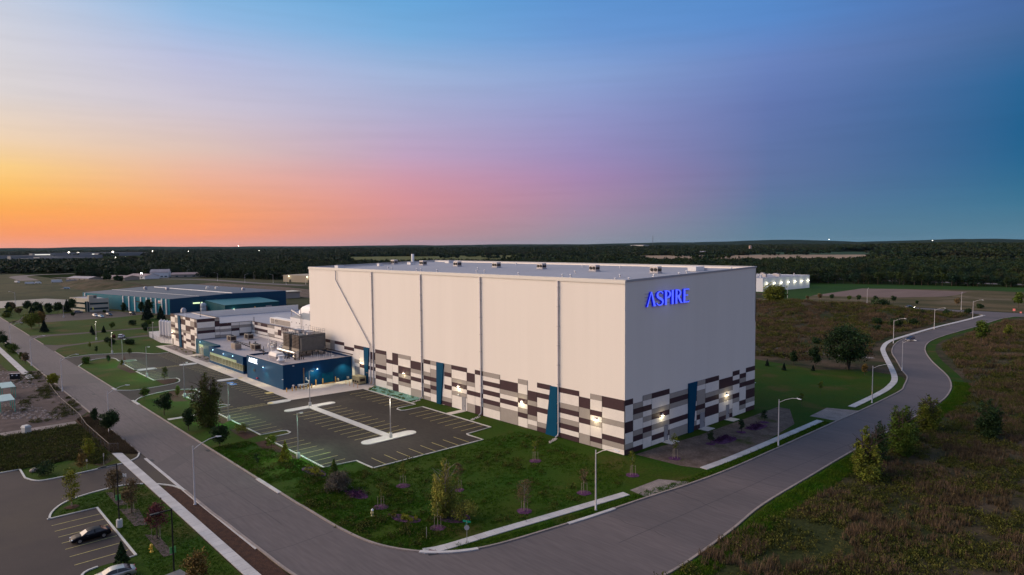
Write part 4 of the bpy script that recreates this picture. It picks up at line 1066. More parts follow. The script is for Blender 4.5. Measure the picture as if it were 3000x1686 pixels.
m_steel_d = mat('dark_steel', (0.125, 0.125, 0.118), (0.10, 0.10, 0.096), scale=1.0, rough=0.55)
m_foil = mat('pipe_foil', (0.72, 0.68, 0.62), rough=0.28, metal=0.9)
m_yel = mat('bollard_yellow', (0.62, 0.34, 0.05), rough=0.5)

of = thing('blue_office', 'low blue-clad office wing with a strip window and lit entry, in front of the warehouse', 'office building')
# blue plant block
H1 = 7.0
w = MB(); w.box(-126.6, -101.0, -21.35, -21.1, 0.0, H1); w.build('wall', m_blue, of)
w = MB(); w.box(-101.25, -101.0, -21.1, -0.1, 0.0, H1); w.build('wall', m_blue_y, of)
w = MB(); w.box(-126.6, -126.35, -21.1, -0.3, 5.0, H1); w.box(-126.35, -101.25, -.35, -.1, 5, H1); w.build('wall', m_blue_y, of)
MB().flat([(-126.35, -21.1), (-101.25, -21.1), (-101.25, -.35), (-126.35, -.35)], H1 - .45).build('roof', m_roofl, of)
c = MB(); c.box(-126.7, -100.9, -21.42, -21.05, H1, H1 + .1); c.box(-101.3, -100.93, -21.05, -.1, H1, H1 + .1); c.box(-126.7, -126.3, -21.05, -.1, H1, H1 + .1); c.build('coping', m_capl, of)
MB().box(-126.29, -112, -12.6, -12.35, H1 - .45, H1 + .12).build('inner_upstand', m_blue_y, of)
# office with strip window
w = MB(); w.box(-162.5, -132.1, -20.4, -20.1, 0.0, .95); w.box(-162.5, -132.1, -20.45, -20.1, 3.75, 5.45); w.box(-162.5, -161.9, -20.4, -20.1, .95, 3.75); w.box(-137.5, -132.1, -20.44, -20.1, 2.95, 3.75)
w.build('wall', m_blue, of)
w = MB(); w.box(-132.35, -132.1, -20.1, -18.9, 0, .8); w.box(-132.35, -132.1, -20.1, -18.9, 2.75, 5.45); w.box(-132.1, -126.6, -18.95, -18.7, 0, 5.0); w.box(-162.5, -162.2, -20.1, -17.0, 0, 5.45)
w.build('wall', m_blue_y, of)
MB().box(-132.3, -132.14, -20.05, -18.95, .8, 2.75).build('window', m_glass_d, of)
sf = MB(); sf.box(-137.6, -132.6, -20.4, -20.12, .86, .95); win = sf.build('window_sill', m_mull, of)
nb = 22; xs = [-161.9 + (29.3) * k / nb for k in range(nb + 1)]
pane_l = MB().box(0.05, 29.3/nb - .05, -20.33, -20.29, .98, 2.85).mesh('window', m_glass)
pane_u = MB().box(0.04, 29.3/nb - .04, -20.35, -20.30, 2.95, 3.72).mesh('spandrel_pane', m_glass2)
mul = MB().box(-.05, .05, -20.42, -20.28, .95, 2.92).mesh('mullion', m_mull)
for k in range(nb):
    link('window', pane_l, None, of, loc=(xs[k], 0, 0))
    if xs[k] < -138: link('spandrel_pane', pane_u, None, of, loc=(xs[k], 0, 0))
    link('mullion', mul, None, of, loc=(xs[k], 0, 0))
fr = MB(); fr.box(-161.95, -132.5, -20.43, -20.27, .88, .96); fr.box(-161.95, -132.5, -20.43, -20.27, 2.86, 2.95); fr.box(-132.6, -132.5, -20.42, -20.27, .96, 2.86); fr.build('window_frame', m_mull, of)
# warm room behind the glass: floor, back wall, ceiling
rm = MB(); rm.box(-162.1, -132.5, -17.6, -17.5, .6, 2.95); rm.build('interior_wall', mat('interior', (.5, .42, .28), rough=.9), of)
MB().flat([(-162.1, -20.2), (-132.5, -20.2), (-132.5, -17.6), (-162.1, -17.6)], .7).build('interior_floor', m_conc, of)
# entry wall
w = MB(); w.box(-187.0, -183.7, -17.0, -16.75, 0, 5.5); w.box(-178.9, -162.2, -17.0, -16.75, 0, 5.5); w.box(-183.7, -178.9, -17.0, -16.75, 3.9, 5.5); w.build('wall', m_teal_e, of)
e = MB(); e.box(-183.6, -179.0, -16.9, -16.85, .15, 3.0); dr = e.build('entry_glazing', m_glass, of)
e = MB(); e.box(-183.7, -178.9, -17.03, -16.86, 3.0, 3.9); e.build('entry_transom', m_glass2, of)
e = MB()
for x in (-183.7, -182.1, -181.2, -180.3, -179.0): e.box(x, x + .1, -17.02, -16.84, 0.1, 3.0)
e.build('entry_frame', m_white, of)
light((-181.2, -18.4, 2.7), 110, (1, .84, .5), parent=of)
# low roof behind the parapets
MB().flat([(-186.9, -16.8), (-162.3, -16.8), (-162.3, -20.1), (-132.3, -20.1), (-132.3, -18.8), (-126.65, -18.8), (-126.65, 4.1), (-186.9, 4.1)], 4.85).build('roof', m_roofl, of)
c = MB(); c.box(-187, -162.3, -17.06, -16.7, 5.5, 5.58); c.box(-162.6, -132.0, -20.5, -20.05, 5.45, 5.53); c.build('coping', m_fin, of)
# raised screens over the front parapets
MB().box(-175.5, -162.6, -16.7, -16.5, 4.85, 5.5).build('parapet_screen', m_fin, of)
# lamps on the blue walls, then spots added without fixtures
wall_lamp(of, (-113.8, -21.38, 4.9), (0, -1), 45, (.55, .85, 1.0), m_lens_w, .28); wall_lamp(of, (-100.97, -11.3, 4.75), (1, 0), 50, (.55, .85, 1.0), m_lens_w, .4)
wall_lamp(of, (-148.2, -20.47, 4.75), (0, -1), 45, (.5, .85, 1.0), m_lens_w, .28); wall_lamp(of, (-181.4, -17.02, 5.0), (0, -1), 35, (.5, .85, 1.0), m_lens_w, .28)
for x in (-158.5, -140.5): MB().box(x, x + .25, -20.6, -20.46, 4.7, 4.9).build('soffit_lamp', m_lens_w, of)
light((-99.2, -3.2, 5.6), 1300, (1, .85, .5), kind='SPOT', size=.15, rot=(0, R(14), 0), spot=R(125), parent=of); light((-99.2, -12.6, 5.4), 1300, (1, .86, .55), kind='SPOT', size=.15, rot=(0, R(14), 0), spot=R(125), parent=of)  # two spots added to brighten the apron, no fixture at either
for x in (-150, -140, -122, -112): light((x, -22.3, 4.3), 420, (1, .84, .5), kind='SPOT', size=.12, rot=(0, 0, 0), spot=R(120), parent=of)  # added warm spots brightening the walk, without housings
# small white lettering and marks
m_wl = mat('sign_face_white', (1, 1, 1), emit=(.82, .9, 1.0), estr=1.5)
sb = MB().box(-124.7, -118.2, -21.40, -21.36, 5.75, 5.80).build('small_sign', m_fin, of)
lettering('ASPIRE', sb, (-124.7, -21.41, 5.1), (1, 0, 0), 1.35, 6.5, 0.12, m_wl, m_wl, out=(0, -1, 0))
light((-121.4, -22.6, 5.6), 14, (.8, .9, 1), parent=sb)
m_red = mat('red_mark', (0.35, 0.02, 0.06), rough=0.5)
for nm, bx, mm in (('camera', (-100.95, -100.6, -18.6, -18.2, 6.35, 6.5), m_white), ('camera', (-100.9, -100.6, -21.8, -21.4, 3.0, 3.12), m_white), ('fire_connection', (-118.9, -118.1, -21.75, -21.4, .7, 1.1), m_red),
                   ('louvre', (-121.8, -120.2, -21.43, -21.37, 2.6, 3.3), m_black), ('door', (-100.97, -100.9, -9.8, -6.3, 0.15, 3.1), m_fin), ('meter_box', (-100.97, -100.6, -1.9, -1.3, .5, 1.1), m_galv)):
    MB().box(*bx).build(nm, mm, of)

# ---- chequered tower and production hall
tw = thing('production_hall', 'white-roofed production hall with a chequered stair tower behind the blue office', 'factory')
TH = 12.55
for a in ((-218.8, -187.0, -16.4, -16.15, 0, TH), ): MB().box(*a).build('wall', m_wall, tw)
MB().box(-187.25, -187.0, -16.15, -8.2, 0, TH).build('wall', m_wall_y, tw); MB().box(-218.8, -218.55, -16.15, 38.5, 0, TH).build('wall', m_wall_y, tw)
MB().box(-218.55, -187.0, -8.45, -8.2, 10.2, TH).build('wall', m_wall, tw)
MB().box(-187.25, -187.0, -8.2, 4.2, 0, 10.25).build('wall', m_wall_y, tw); MB().box(-187.25, -127.6, 4.2, 4.45, 0, 10.2).build('wall', m_wall, tw)
MB().box(-218.5, -127.6, 38.25, 38.5, 0, 10.2).build('wall', m_wall, tw)
MB().flat([(-218.5, -16.1), (-187.3, -16.1), (-187.3, -8.5), (-218.5, -8.5)], TH - .3).build('roof', m_roofw, tw)
hr = MB().flat([(-218.5, -8.1), (-187.3, -8.1), (-187.3, 4.5), (-127.6, 4.5), (-127.6, 38.2), (-218.5, 38.2)], 9.95).build('roof', m_roofw, tw)
q = MB()
for y in (0, 8, 14.5, 21, 28, 34): q.box(-218, -128 if y > 5 else -187.4, y, y + .12, 9.97, 10.0)
q.build('roof_seam', m_seam, hr)
c = MB(); c.box(-218.9, -186.9, -16.5, -16.1, TH, TH + .12); c.box(-187.3, -186.9, -16.1, -8.1, TH, TH + .12); c.box(-218.9, -218.5, -16.1, -8.1, TH, TH + .12); c.box(-218.5, -187.3, -8.5, -8.1, TH, TH+.12)
c.box(-187.35, -186.9, -8.1, 4.1, 10.25, 10.4); c.box(-187.3, -127.6, 4.08, 4.5, 10.2, 10.36); c.build('coping', m_dk, tw)
TF = [(-218.7, -213.2, 'BWWGBGWBWWWW'), (-213.2, -209.0, 'WGGWWBGBBGWW'), (-205.9, -203.0, 'GBBWWGWBGBBB'), (-203.0, -200.0, 'WBBWWGBWWBWW'), (-200.0, -194.3, 'BWWBBGWWBWWG'), (-194.3, -189.6, 'WGGBWWBBGBWG'), (-189.6, -187.1, 'GBBWWGWWWWWG')]
ut = TH / 12
for x0, x1, code in TF:
    clad(tw, x0, x1, code, 'X', -16.42, top=12, u=ut)
MB().box(-218.75, -187.05, -16.42, -16.401, 0, TH - .01).build('joint_trim', m_dk, tw)
MB().add([(-209.0, -16.42, TH), (-206.1, -16.42, TH), (-204.9, -16.42, 0), (-207.6, -16.42, 0), (-209.0, -16.75, TH), (-206.1, -16.75, TH), (-204.9, -16.75, 0), (-207.6, -16.75, 0)],
         [(4, 7, 6, 5), (0, 4, 5, 1), (1, 5, 6, 2), (3, 0, 4, 7)[::-1]]).build('blue_fin', m_fin, tw)
bk = MB(); bk.box(-187.0, -186.985, -16.3, -8.2, 4.9, TH - .01); bk.box(-187.0, -186.985, -8.2, 4.15, 4.9, 10.2); bk.box(-186.9, -127.7, 4.19, 4.2, 5.9, 10.15); bk.build('joint_trim', m_dk, tw)
for y0, y1, top, code in ((-16.3, -9.9, 12.5, 'BWWGBWW'), (-9.9, -8.05, 12.5, 'GBBWGWG'), (-8.05, -3.75, 10.25, 'BWGWG'), (-3.75, -.65, 10.25, 'WGBWW'), (-.65, 4.1, 10.25, 'WGWW')):
    u_ = 1.07
    for c_, r0, n in panel_runs(code):
        MB().box(-186.985, -186.93, y0 + .05, y1 - .05, top - (r0+n)*u_ + .02, top - r0*u_ - .02).build('cladding_panel', PM[c_], tw)
for x0, x1, code in ((-186.9, -184, 'WGGW'), (-184, -180.9, 'BWBG'), (-180.9, -177.9, 'GWBW'), (-177.9, -171.7, 'BWBW'), (-171.7, -165.4, 'GWWG'), (-165.4, -162.4, 'WWGW'), (-162.4, -159.4, 'WBBW'), (-159.4, -153.3, 'BGWW'), (-153.3, -141, 'WWWW'), (-141, -128, 'WWGG')):
    for c_, r0, n in panel_runs(code):
        MB().box(x0 + .05, x1 - .05, 4.13, 4.185, 10.15 - (r0+n)*1.06 + .02, 10.15 - r0*1.06 - .02).build('cladding_panel', PM[c_], tw)
f_ = MB(); f_.box(-186.9, -127.7, 4.0, 4.12, 5.72, 5.92); f_.box(-186.95, -186.8, -16.3, -8, 4.86, 5.02); f_.box(-186.95, -186.8, -.6, 4.1, 5.78, 5.95); f_.box(-186.95, -186.8, -.75, -.6, 4.9, 5.95); f_.box(-186.95, -186.8, -8, -.6, 4.8, 4.95); f_.build('base_flashing', m_dk, tw)
MB().box(-186.6, -127.7, 3.9, 4.0, 4.85, 5.75).build('upstand', m_pw, tw)
wall_lamp(tw, (-216.6, -16.47, 5.3), (0, -1), 130); MB().box(-217.3, -216.1, -16.52, -16.46, 0.1, 2.6).build('door', m_louv, tw)
# roof ladder hoop and masts
t = thing('roof_ladder', 'dark ladder hoop rising over the inner corner of the chequered wall', 'ladder', (-186.2, 4.6, 10.0))
lb = MB(); lb.tube([(0, 0, 0), (0, 0, 1.9)], .05, 6); lb.tube([(1.1, 0, 0), (1.1, 0, 1.9)], .05, 6)
for z in (.5, 1.0, 1.5, 1.9): lb.box(0, 1.1, -.04, .04, z, z + .06)
lb.build('frame', m_black, t)
for i, (x, y, z0, h, lb_) in enumerate(((-199.7, -10.9, TH - .3, 5.2, 'thin dark mast on the roof of the chequered tower'), (-206.6, -14.5, TH - .3, 2.0, 'short pale vent post near the front of the tower roof'))):
    o = MB().lathe(x, y, [(.3, z0), (.3, z0 + .2), (.07, z0 + .22), (.06, z0 + h)], 8).build('roof_mast', m_black if i == 0 else m_white); tag(o, lb_, 'mast')
for i, (x, lb_) in enumerate(((-161.0, 'left leg pole of the tall pipe gantry on the hall roof'), (-147.0, 'right leg pole of the tall pipe gantry on the hall roof'))):
    pass
gt = thing('pipe_gantry', 'grey pipe gantry on two tall poles over the white hall roof', 'gantry', (0, 0, 0))
MB().tube([(-160.5, 8.8, 10), (-160.5, 8.8, 16.2)], .13, 8).build('pole', m_galv, gt); MB().tube([(-147.4, 6.2, 10), (-147.4, 6.2, 17.5)], .13, 8).build('pole', m_galv, gt)
MB().tube([(-160.5, 8.8, 16.1), (-147.4, 6.2, 15.0)], .22, 8).build('pipe', m_galv, gt); MB().tube([(-160, 9, 10.2), (-155, 9.5, 12.8)], .13, 6).build('brace', m_black, gt)
# white air-handling hall on the roof, and the long rounded duct behind it
t = thing('air_handler', 'large cream air handling unit with round portholes on the roof beside the warehouse', 'air handler')
MB().box(-157.0, -127.6, 6.6, 15.5, 10.0, 13.9).build('casing', m_white, t)
MB().add([(-157.0, 6.6, 13.9), (-127.6, 6.6, 13.9), (-127.6, 9.6, 15.6), (-152.5, 9.6, 15.6), (-157.0, 15.5, 13.9), (-127.6, 15.5, 13.9)], [(0, 1, 2, 3), (0, 3, 4), (3, 2, 5, 4)]).build('sloped_roof', mat('ahu_roof', (.26, .27, .27), rough=.6), t)
for x in (-155.7, -152, -149.3, -144.2, -141.2): MB().tube([(x, 6.6, 12.2), (x, 6.5, 12.2)], .18, 10).build('porthole', m_black, t)
MB().box(-138.2, -136.8, 6.5, 6.6, 10.3, 12.4).build('door', m_door, t)
t = thing('long_unit', 'long grey and white low unit behind the chequered parapet left of the gantry', 'air handler', (0, 0, 0))
MB().box(-176.5, -158.2, 7.2, 10.0, 10.0, 12.3).build('casing', m_pw, t); MB().box(-175.6, -172.3, 7.1, 7.2, 10.2, 12.0).build('door', m_pg, t); MB().box(-171.5, -158.5, 7.1, 7.2, 10.2, 12.0).build('louvre', m_pg, t)
for x in (-171, -169.6): MB().tube([(x, 7.1, 11.4), (x, 7.02, 11.4)], .22, 10).build('port', m_black, t)
t = thing('rounded_duct', 'long white rounded duct housing with railing posts behind the cream air handler', 'duct', (0, 0, 0))
prof = [(26.0, 10.5), (26.0, 13.6), (26.8, 14.7), (28.6, 15.4), (31, 15.5), (33.5, 14.6), (34.5, 13.0), (34.5, 10.5)]
vs = []
for x, k in ((-192, .55), (-190, .85), (-186.5, 1.0), (-127.6, 1.0)):
    for (y, z) in prof: vs.append((x, 30.2 + (y - 30.2) * (0.8 + .2*k), 10.5 + (z - 10.5) * k))
fs = [(i*8+j, i*8+j+1, (i+1)*8+j+1, (i+1)*8+j) for i in range(3) for j in range(7)] + [tuple(range(7, -1, -1))]
MB().add(vs, fs, smooth=True).build('shell', m_white, t)
rl = MB()
for k in range(9): rl.box(-180 + k*6, -179.8 + k*6, 25.2, 25.4, 10, 13.2)
rl.box(-180, -130, 25.2, 25.3, 12.8, 13.0); rl.build('railing', m_galv, t)
light((-202, 22, 12.5), 60, (1, .9, .65), parent=tw)

# ---- rooftop condenser units on the low roof
def rtu(loc, rz, label, dark=True):
    t = thing('rooftop_unit', label, 'air conditioner', loc, rz, 'rooftop cooling units on the low office roof')
    MB().box(-2.6, 2.6, -1.5, 1.5, .45, 2.7).build('casing', m_beige, t); MB().box(-2.4, 2.4, -1.3, 1.3, 0, .45).build('curb', m_roofg, t)
    MB().box(2.6, 2.66, -1.2, 1.2, .7, 2.3).build('coil', m_louv if dark else m_slat, t); MB().box(-1.2, 2.3, -1.56, -1.5, .7, 2.4).build('coil', m_louv if dark else m_slat, t)
    for a in (-1.2, 1.1): MB().lathe(a, 0, [(.85, 2.7), (.85, 2.95), (.7, 2.95)], 14).build('fan', m_black, t)
    MB().box(-2.9, -2.6, -.9, .9, 1.2, 2.2).build('hood', m_slat, t)
    t.scale = (.72, .72, .78)
    return t
r0 = rtu((-153.4, -14.5, 4.85), 0.0, 'beige twin-fan rooftop unit nearest the strip window', False)
r1 = rtu((-147.0, -10.4, 4.85), 0, 'twin-fan rooftop unit with a dark coil beside two upright black panels', True)
r1.rotation_euler = (0, 0, 0)
for loc, rz, lb in (((-174.8, -8.2, 4.85), 0, 'twin-fan rooftop unit with hoods near the chequered wall, leftmost of the roof units'), ((-174.8, -1.8, 4.85), 0, 'twin-fan rooftop unit in the inner corner of the roof')):
    copy_tree(r1, loc=loc, rz=rz, label=lb)
for i, x in enumerate((-159.9, -158.3)):
    o = MB().box(x, x + 1.0, -7.6 + i*1.4, -7.5 + i*1.4, 5.0, 6.2).build('sound_screen', m_black); tag(o, ('left' if i == 0 else 'right') + ' of two upright black panels behind the middle rooftop unit', 'panel')
# clutter: pipe rack with elbows
t = thing('pipe_rack', 'tangle of silver insulated pipes on frames in the middle of the low roof', 'pipework', (-144.0, -2.0, 4.85))
pr = random.Random(3); mbp, mbf = MB(), MB()
for k in range(7):
    x = -7 + k*1.9; y = pr.uniform(-3, 3); hgt_ = pr.uniform(.8, 2.0)
    mbp.tube([(x, y, .1), (x, y, hgt_), (x + 1.6, y, hgt_ + .1), (x + 1.7, y - 1.5, hgt_), (x + 1.7, y - 1.6, .1)], .14, 7)
    mbf.box(x - .1, x + .1, y + .4, y + .6, 0, hgt_ + .3); mbf.box(x - .8, x + .8, y + .4, y + .5, hgt_, hgt_ + .1)
mbp.tube([(-6, 3.4, 2.1), (4.8, 3.0, 2.1), (5.2, -2, 2.0), (5.2, -4.6, .4)], .2, 8)
mbp.build('pipe', m_foil, t); mbf.build('frame', m_louv, t)
t = thing('roof_pipe_run', 'row of small dark pipe supports crossing the low roof from the corner units', 'pipe run', (0, 0, 4.85))
rp = MB(); rp.tube([(-172, -8, .3), (-160, -7.5, .3), (-146.5, -9, .3), (-136.5, -11, .3), (-128, -11.5, .3)], .1, 6); rp.build('pipe', m_louv, t)
sp = MB()
for k in range(16): sp.box(-172 + k*2.6, -171.6 + k*2.6, -8.4 - k*.2 + (2 if k < 6 else 0)*0, -7.6 - k*.2, 0, .25)
sp.build('support', m_louv, t)

# ---- cooling towers on steel
ct = thing('cooling_tower', 'pair of dark grey louvred cooling towers with a roof railing on the blue block', 'cooling tower', (0, 0, 0))
def tower_cell(x0, x1, y0, y1, z0, z1):
    b = MB().box(x0 + .25, x1 - .02, y0 + .3, y1, z0 + .9, z1).build('casing', m_steel_d, ct)
    MB().box(x0, x1, y0, y1, z0, z0 + .9).build('basin', m_beige, ct)
    n = 9; half = (y1 - y0) / 2
    slat = MB().add([(0, 0, 0), (0, half - .25, 0), (.28, half - .25, .16), (.28, 0, .16)], [(0, 1, 2, 3), (3, 2, 1, 0)]).mesh('louvre_slat', m_slat)
    slat_x = MB().add([(0, 0, 0), ((x1-x0)/2 - .25, 0, 0), ((x1-x0)/2 - .25, .28, .16), (0, .28, .16)], [(0, 1, 2, 3), (3, 2, 1, 0)]).mesh('louvre_slat', m_slat)
    MB().box(x0 + .26, x1 - .1, y0 + .26, y0 + .3, z0 + .9, z1).build('louvre_back', m_louv, ct)
    for k in range(n):
        z = z0 + 1.0 + (z1 - z0 - 1.1) * k / n
        for h in range(2):
            link('louvre_slat', slat_x, None, ct, loc=(x0 + .15 + h*(x1-x0)/2, y0, z))
    for fx in (.25, .75):
        MB().lathe(x0 + (x1-x0)*fx, (y0+y1)/2, [(1.15, z1), (1.0, z1 + .55), (1.15, z1 + .7)], 16).build('fan_cowl', m_galv, ct)
ZC = 8.0
tower_cell(-124.4, -119.6, -11.0, -2.2, ZC, ZC + 5.0)
tower_cell(-117.9, -113.0, -11.0, -2.2, ZC, ZC + 5.0)
st_ = MB()
for x in (-124, -120, -117.5, -113.4):
    for y in (-10.6, -6.5, -2.6): st_.box(x - .15, x + .15, y - .15, y + .15, H1 - .45, ZC)
st_.box(-125, -112.6, -11.2, -10.9, ZC - .3, ZC); st_.box(-125, -112.6, -2.4, -2.1, ZC - .3, ZC); st_.build('steel_base', m_steel_d, ct)
rl = MB(); zr = ZC + 5.0
for k in range(9):
    x = -124.2 + k*1.38
    for y in (-10.8, -2.3): rl.box(x - .03, x + .03, y - .03, y + .03, zr, zr + 1.3)
for k in range(6):
    y = -10.8 + k*1.7
    for x in (-124.3, -113.1): rl.box(x - .03, x + .03, y - .03, y + .03, zr, zr + 1.3)
for z in (zr + .65, zr + 1.25):
    for y in (-10.8, -2.3): rl.box(-124.3, -113.1, y - .03, y + .03, z, z + .06)
    for x in (-124.3, -113.1): rl.box(x - .03, x + .03, -10.8, -2.3, z, z + .06)
rl.build('railing', m_galv, ct)
MB().box(-112.9, -112.2, -10.5, -3, ZC + .3, ZC + 4.2).build('access_stair', m_steel_d, ct)
t = thing('header_pipe', 'long shiny header pipe below the cooling towers', 'pipe', (0, 0, 0))
MB().tube([(-124.5, -12.3, 7.9), (-112.6, -12.3, 7.9)], .42, 12).build('pipe', m_foil, t)
hp = MB()
for x in (-121.5, -116, -113.5): hp.tube([(x, -12.3, 7.6), (x, -12.3, 6.6)], .3, 10)
hp.build('pipe_leg', m_foil, t)
MB().tube([(-112.6, -12.8, 7.0), (-108.6, -13.6, 7.0), (-108.2, -13.6, 7.6), (-108.2, -13.6, 9.2)], .34, 10).build('elbow', m_foil, t)
ps = MB(); pr = random.Random(5)
for k in range(26): x, y = pr.uniform(-119, -108), pr.uniform(-14.8, -11.4); ps.tube([(x, y, 6.55), (x, y, pr.uniform(7.0, 7.9))], .12, 6)
ps.build('pipe_stub', m_louv, t)
t = thing('roof_duct_box', 'pale wedge-shaped duct box on the blue block roof', 'duct', (-117.0, -16.2, H1 - .45))
MB().box(-2.6, 2.6, -1.2, 1.2, .0, .7).build('base', m_roofg, t); MB().add([(-2.8,-1.4,.7),(2.8,-1.4,.7),(2.8,1.4,.7),(-2.8,1.4,.7),(-2.4,-.9,1.7),(2.4,-.9,1.7),(2.4,1.0,1.7),(-2.4,1.0,1.7)], cube).build('hood', m_pw, t)
t = thing('exhaust_drum', 'white drum-shaped exhaust fan near the front corner of the blue block roof', 'exhaust fan', (-107.6, -18.9, H1 - .45))
MB().lathe(0, 0, [(.9, 0), (.9, .5), (1.2, .6), (1.2, .9), (.8, 1.1), (.75, 2.0), (.85, 2.05)], 16).build('drum', m_white, t)
t = thing('exhaust_drum', 'slim stacked exhaust pipe with a red band on the blue block roof', 'exhaust pipe', (-121.5, -15.5, H1 - .45))
MB().lathe(0, 0, [(.6, 0), (.6, .4), (.4, .5), (.4, 2.4), (.55, 2.5), (.55, 2.9)], 12).build('drum', m_white, t); MB().lathe(0, 0, [(.62, .05), (.62, .35)], 12).build('band', m_red, t)
o = MB().lathe(-124.8, -16.8, [(.22, H1-.45), (.22, H1), (.1, H1 + .1), (.1, H1 + 2.2)], 8).build('black_flue', m_black); tag(o, 'thin black flue pipe standing above the small white sign', 'flue')
for i, (x, y, h, lb_) in enumerate(((-112.8, -20.2, 7.5, 'thin tall white mast at the front edge of the blue block roof'), )):
    o = MB().lathe(x, y, [(.06, H1 - .45), (.05, H1 + h)], 6).build('roof_mast', m_white); tag(o, lb_, 'mast')
o = MB().lathe(-103.2, -5, [(.25, H1-.45), (.25, H1 + .2), (.4, H1 + .3), (.4, H1 + .4)], 10).build('mushroom_vent', m_white); tag(o, 'small white mushroom vent alone at the right end of the blue block roof', 'vent')
gs = MB(); pr = random.Random(9)
for k in range(14): x, y = pr.uniform(-111, -104.5), pr.uniform(-9.5, -2.5); gs.lathe(x, y, [(.05, H1 - .45), (.05, H1 + .6)], 5)
o = gs.build('pipe_stand', m_white); tag(o, 'cluster of thin white pipe stands right of the cooling towers', 'pipe stand')
t = thing('electrical_cabinet', 'cream electrical cabinet with a warning sign beside the cooling towers', 'cabinet', (-127.6, -6.2, 4.85)); MB().box(-.9, .9, -.7, .7, 0, 3.0).build('cabinet_body', m_beige, t); MB().box(-.25, .25, -.74, -.7, 1.2, 1.9).build('warning_sign', m_louv, t)

# ---- silos and fenced yard
def silo(loc, label):
    t = thing('silo', label, 'silo', loc, 0, 'white silos beside the tower')
    MB().lathe(0, 0, [(.95, 1.4), (.95, 7.2)], 20).build('barrel', m_siloc, t)
    MB().lathe(0, 0, [(1.02, 7.2), (.15, 8.0), (.15, 8.15)], 20).build('roof_cone', m_siloc, t)
    MB().lathe(0, 0, [(.25, .3), (.93, 1.42)], 16).build('hopper', m_galv, t)
    for a in (.78, 2.36, 3.93, 5.5): MB().box(.85*math.cos(a) - .1, .85*math.cos(a) + .1, .85*math.sin(a) - .1, .85*math.sin(a) + .1, 0, 2.2).build('leg', m_galv, t)
    return t
m_siloc = ribbed('silo_metal', (0.62, 0.60, 0.60), 1.1, 0.03, 'Z', rough=0.45)
s0 = silo((-244.0, -13.3, 0.03), 'leftmost white silo with a conical cap beside the chequered tower')
for x, y, lb in ((-241.2, -12.8, 'second white silo from the left beside the tower'), (-238.4, -12.4, 'third white silo from the left beside the tower'), (-235.4, -12.2, 'rightmost white silo, nearest the tower')): copy_tree(s0, loc=(x, y, .03), label=lb)
g = MB(); g.flat([(-270, -11.8), (-250, -16.8), (-226, -18.6), (-219, -16.2), (-219, 30), (-268, 30)], 0.05); struct('yard_slab', g, m_conc)
light((-226, -13.5, 5.5), 300, (1, .86, .5)); light((-245, -4, 5.5), 350, (1, .86, .5))

m_wire = mat('fence_wire', (0.16, 0.15, 0.15), rough=0.5, metal=0.3)
def chain_fence(name, label, pts, h, parts_post=3.0, group=None, m=None):
    root = thing(name, label, 'fence', group=group)
    post = MB().tube([(0, 0, 0), (0, 0, h + .1)], .04, 6).mesh('post', m_wire)
    mesh_ = MB(); rail = MB()
    for (a, b) in zip(pts[:-1], pts[1:]):
        L_ = math.dist(a, b); n = max(1, int(L_ / parts_post)); d = ((b[0]-a[0])/L_, (b[1]-a[1])/L_)
        for k in range(n + 1):
            s = L_*k/n; link('post', post, None, root, loc=(a[0]+d[0]*s, a[1]+d[1]*s, 0))
        rail.tube([(a[0], a[1], h), (b[0], b[1], h)], .035, 5)
        # woven wire as crossed thin strips
        st = .6
        for k in range(int((L_ + h) / st)):
            for sg_ in (1, -1):
                s0_ = k*st - (h if sg_ > 0 else 0); s1_ = s0_ + sg_*h if sg_ > 0 else k*st - h
                q0, q1 = (s0_, 0), (s0_ + h, h)
                if sg_ < 0: q0, q1 = (k*st, 0), (k*st - h, h)
                (u0, z0), (u1, z1) = q0, q1
                if u0 > u1: (u0, z0), (u1, z1) = (u1, z1), (u0, z0)
                if u1 <= 0 or u0 >= L_: continue
                sl = (z1 - z0) / (u1 - u0)
                if u0 < 0: z0 -= sl*u0; u0 = 0
                if u1 > L_: z1 -= sl*(u1 - L_); u1 = L_
                w_ = .012
                p0 = (a[0]+d[0]*u0, a[1]+d[1]*u0, z0); p1 = (a[0]+d[0]*u1, a[1]+d[1]*u1, z1)
                mesh_.add([p0, p1, (p1[0], p1[1], p1[2]+w_*2), (p0[0], p0[1], p0[2]+w_*2)], [(0, 1, 2, 3)])
    rail.build('top_rail', m_wire, root)
    mesh_.build('wire_mesh', m or m_wire, root)['kind'] = 'stuff'
    return root
chain_fence('chain_fence', 'chain-link fence round the silo yard left of the chequered tower', [(-219.5, -17.3), (-226, -19), (-250, -17.2), (-270.5, -12.2), (-268, 5)], 2.2)
chain_fence('chain_fence', 'chain-link fence running along the near pavement line past the dirt yard', [(-160, -67.5), (-140, -68.6), (-126, -69.2), (-103, -69.1), (-92, -69.8), (-71.5, -69.7), (-70.4, -68.4)], 1.7)
chain_fence('chain_fence', 'short chain-link gate standing on the driveway grass beyond the silos', [(-262, -8), (-262, 3)], 2.4)
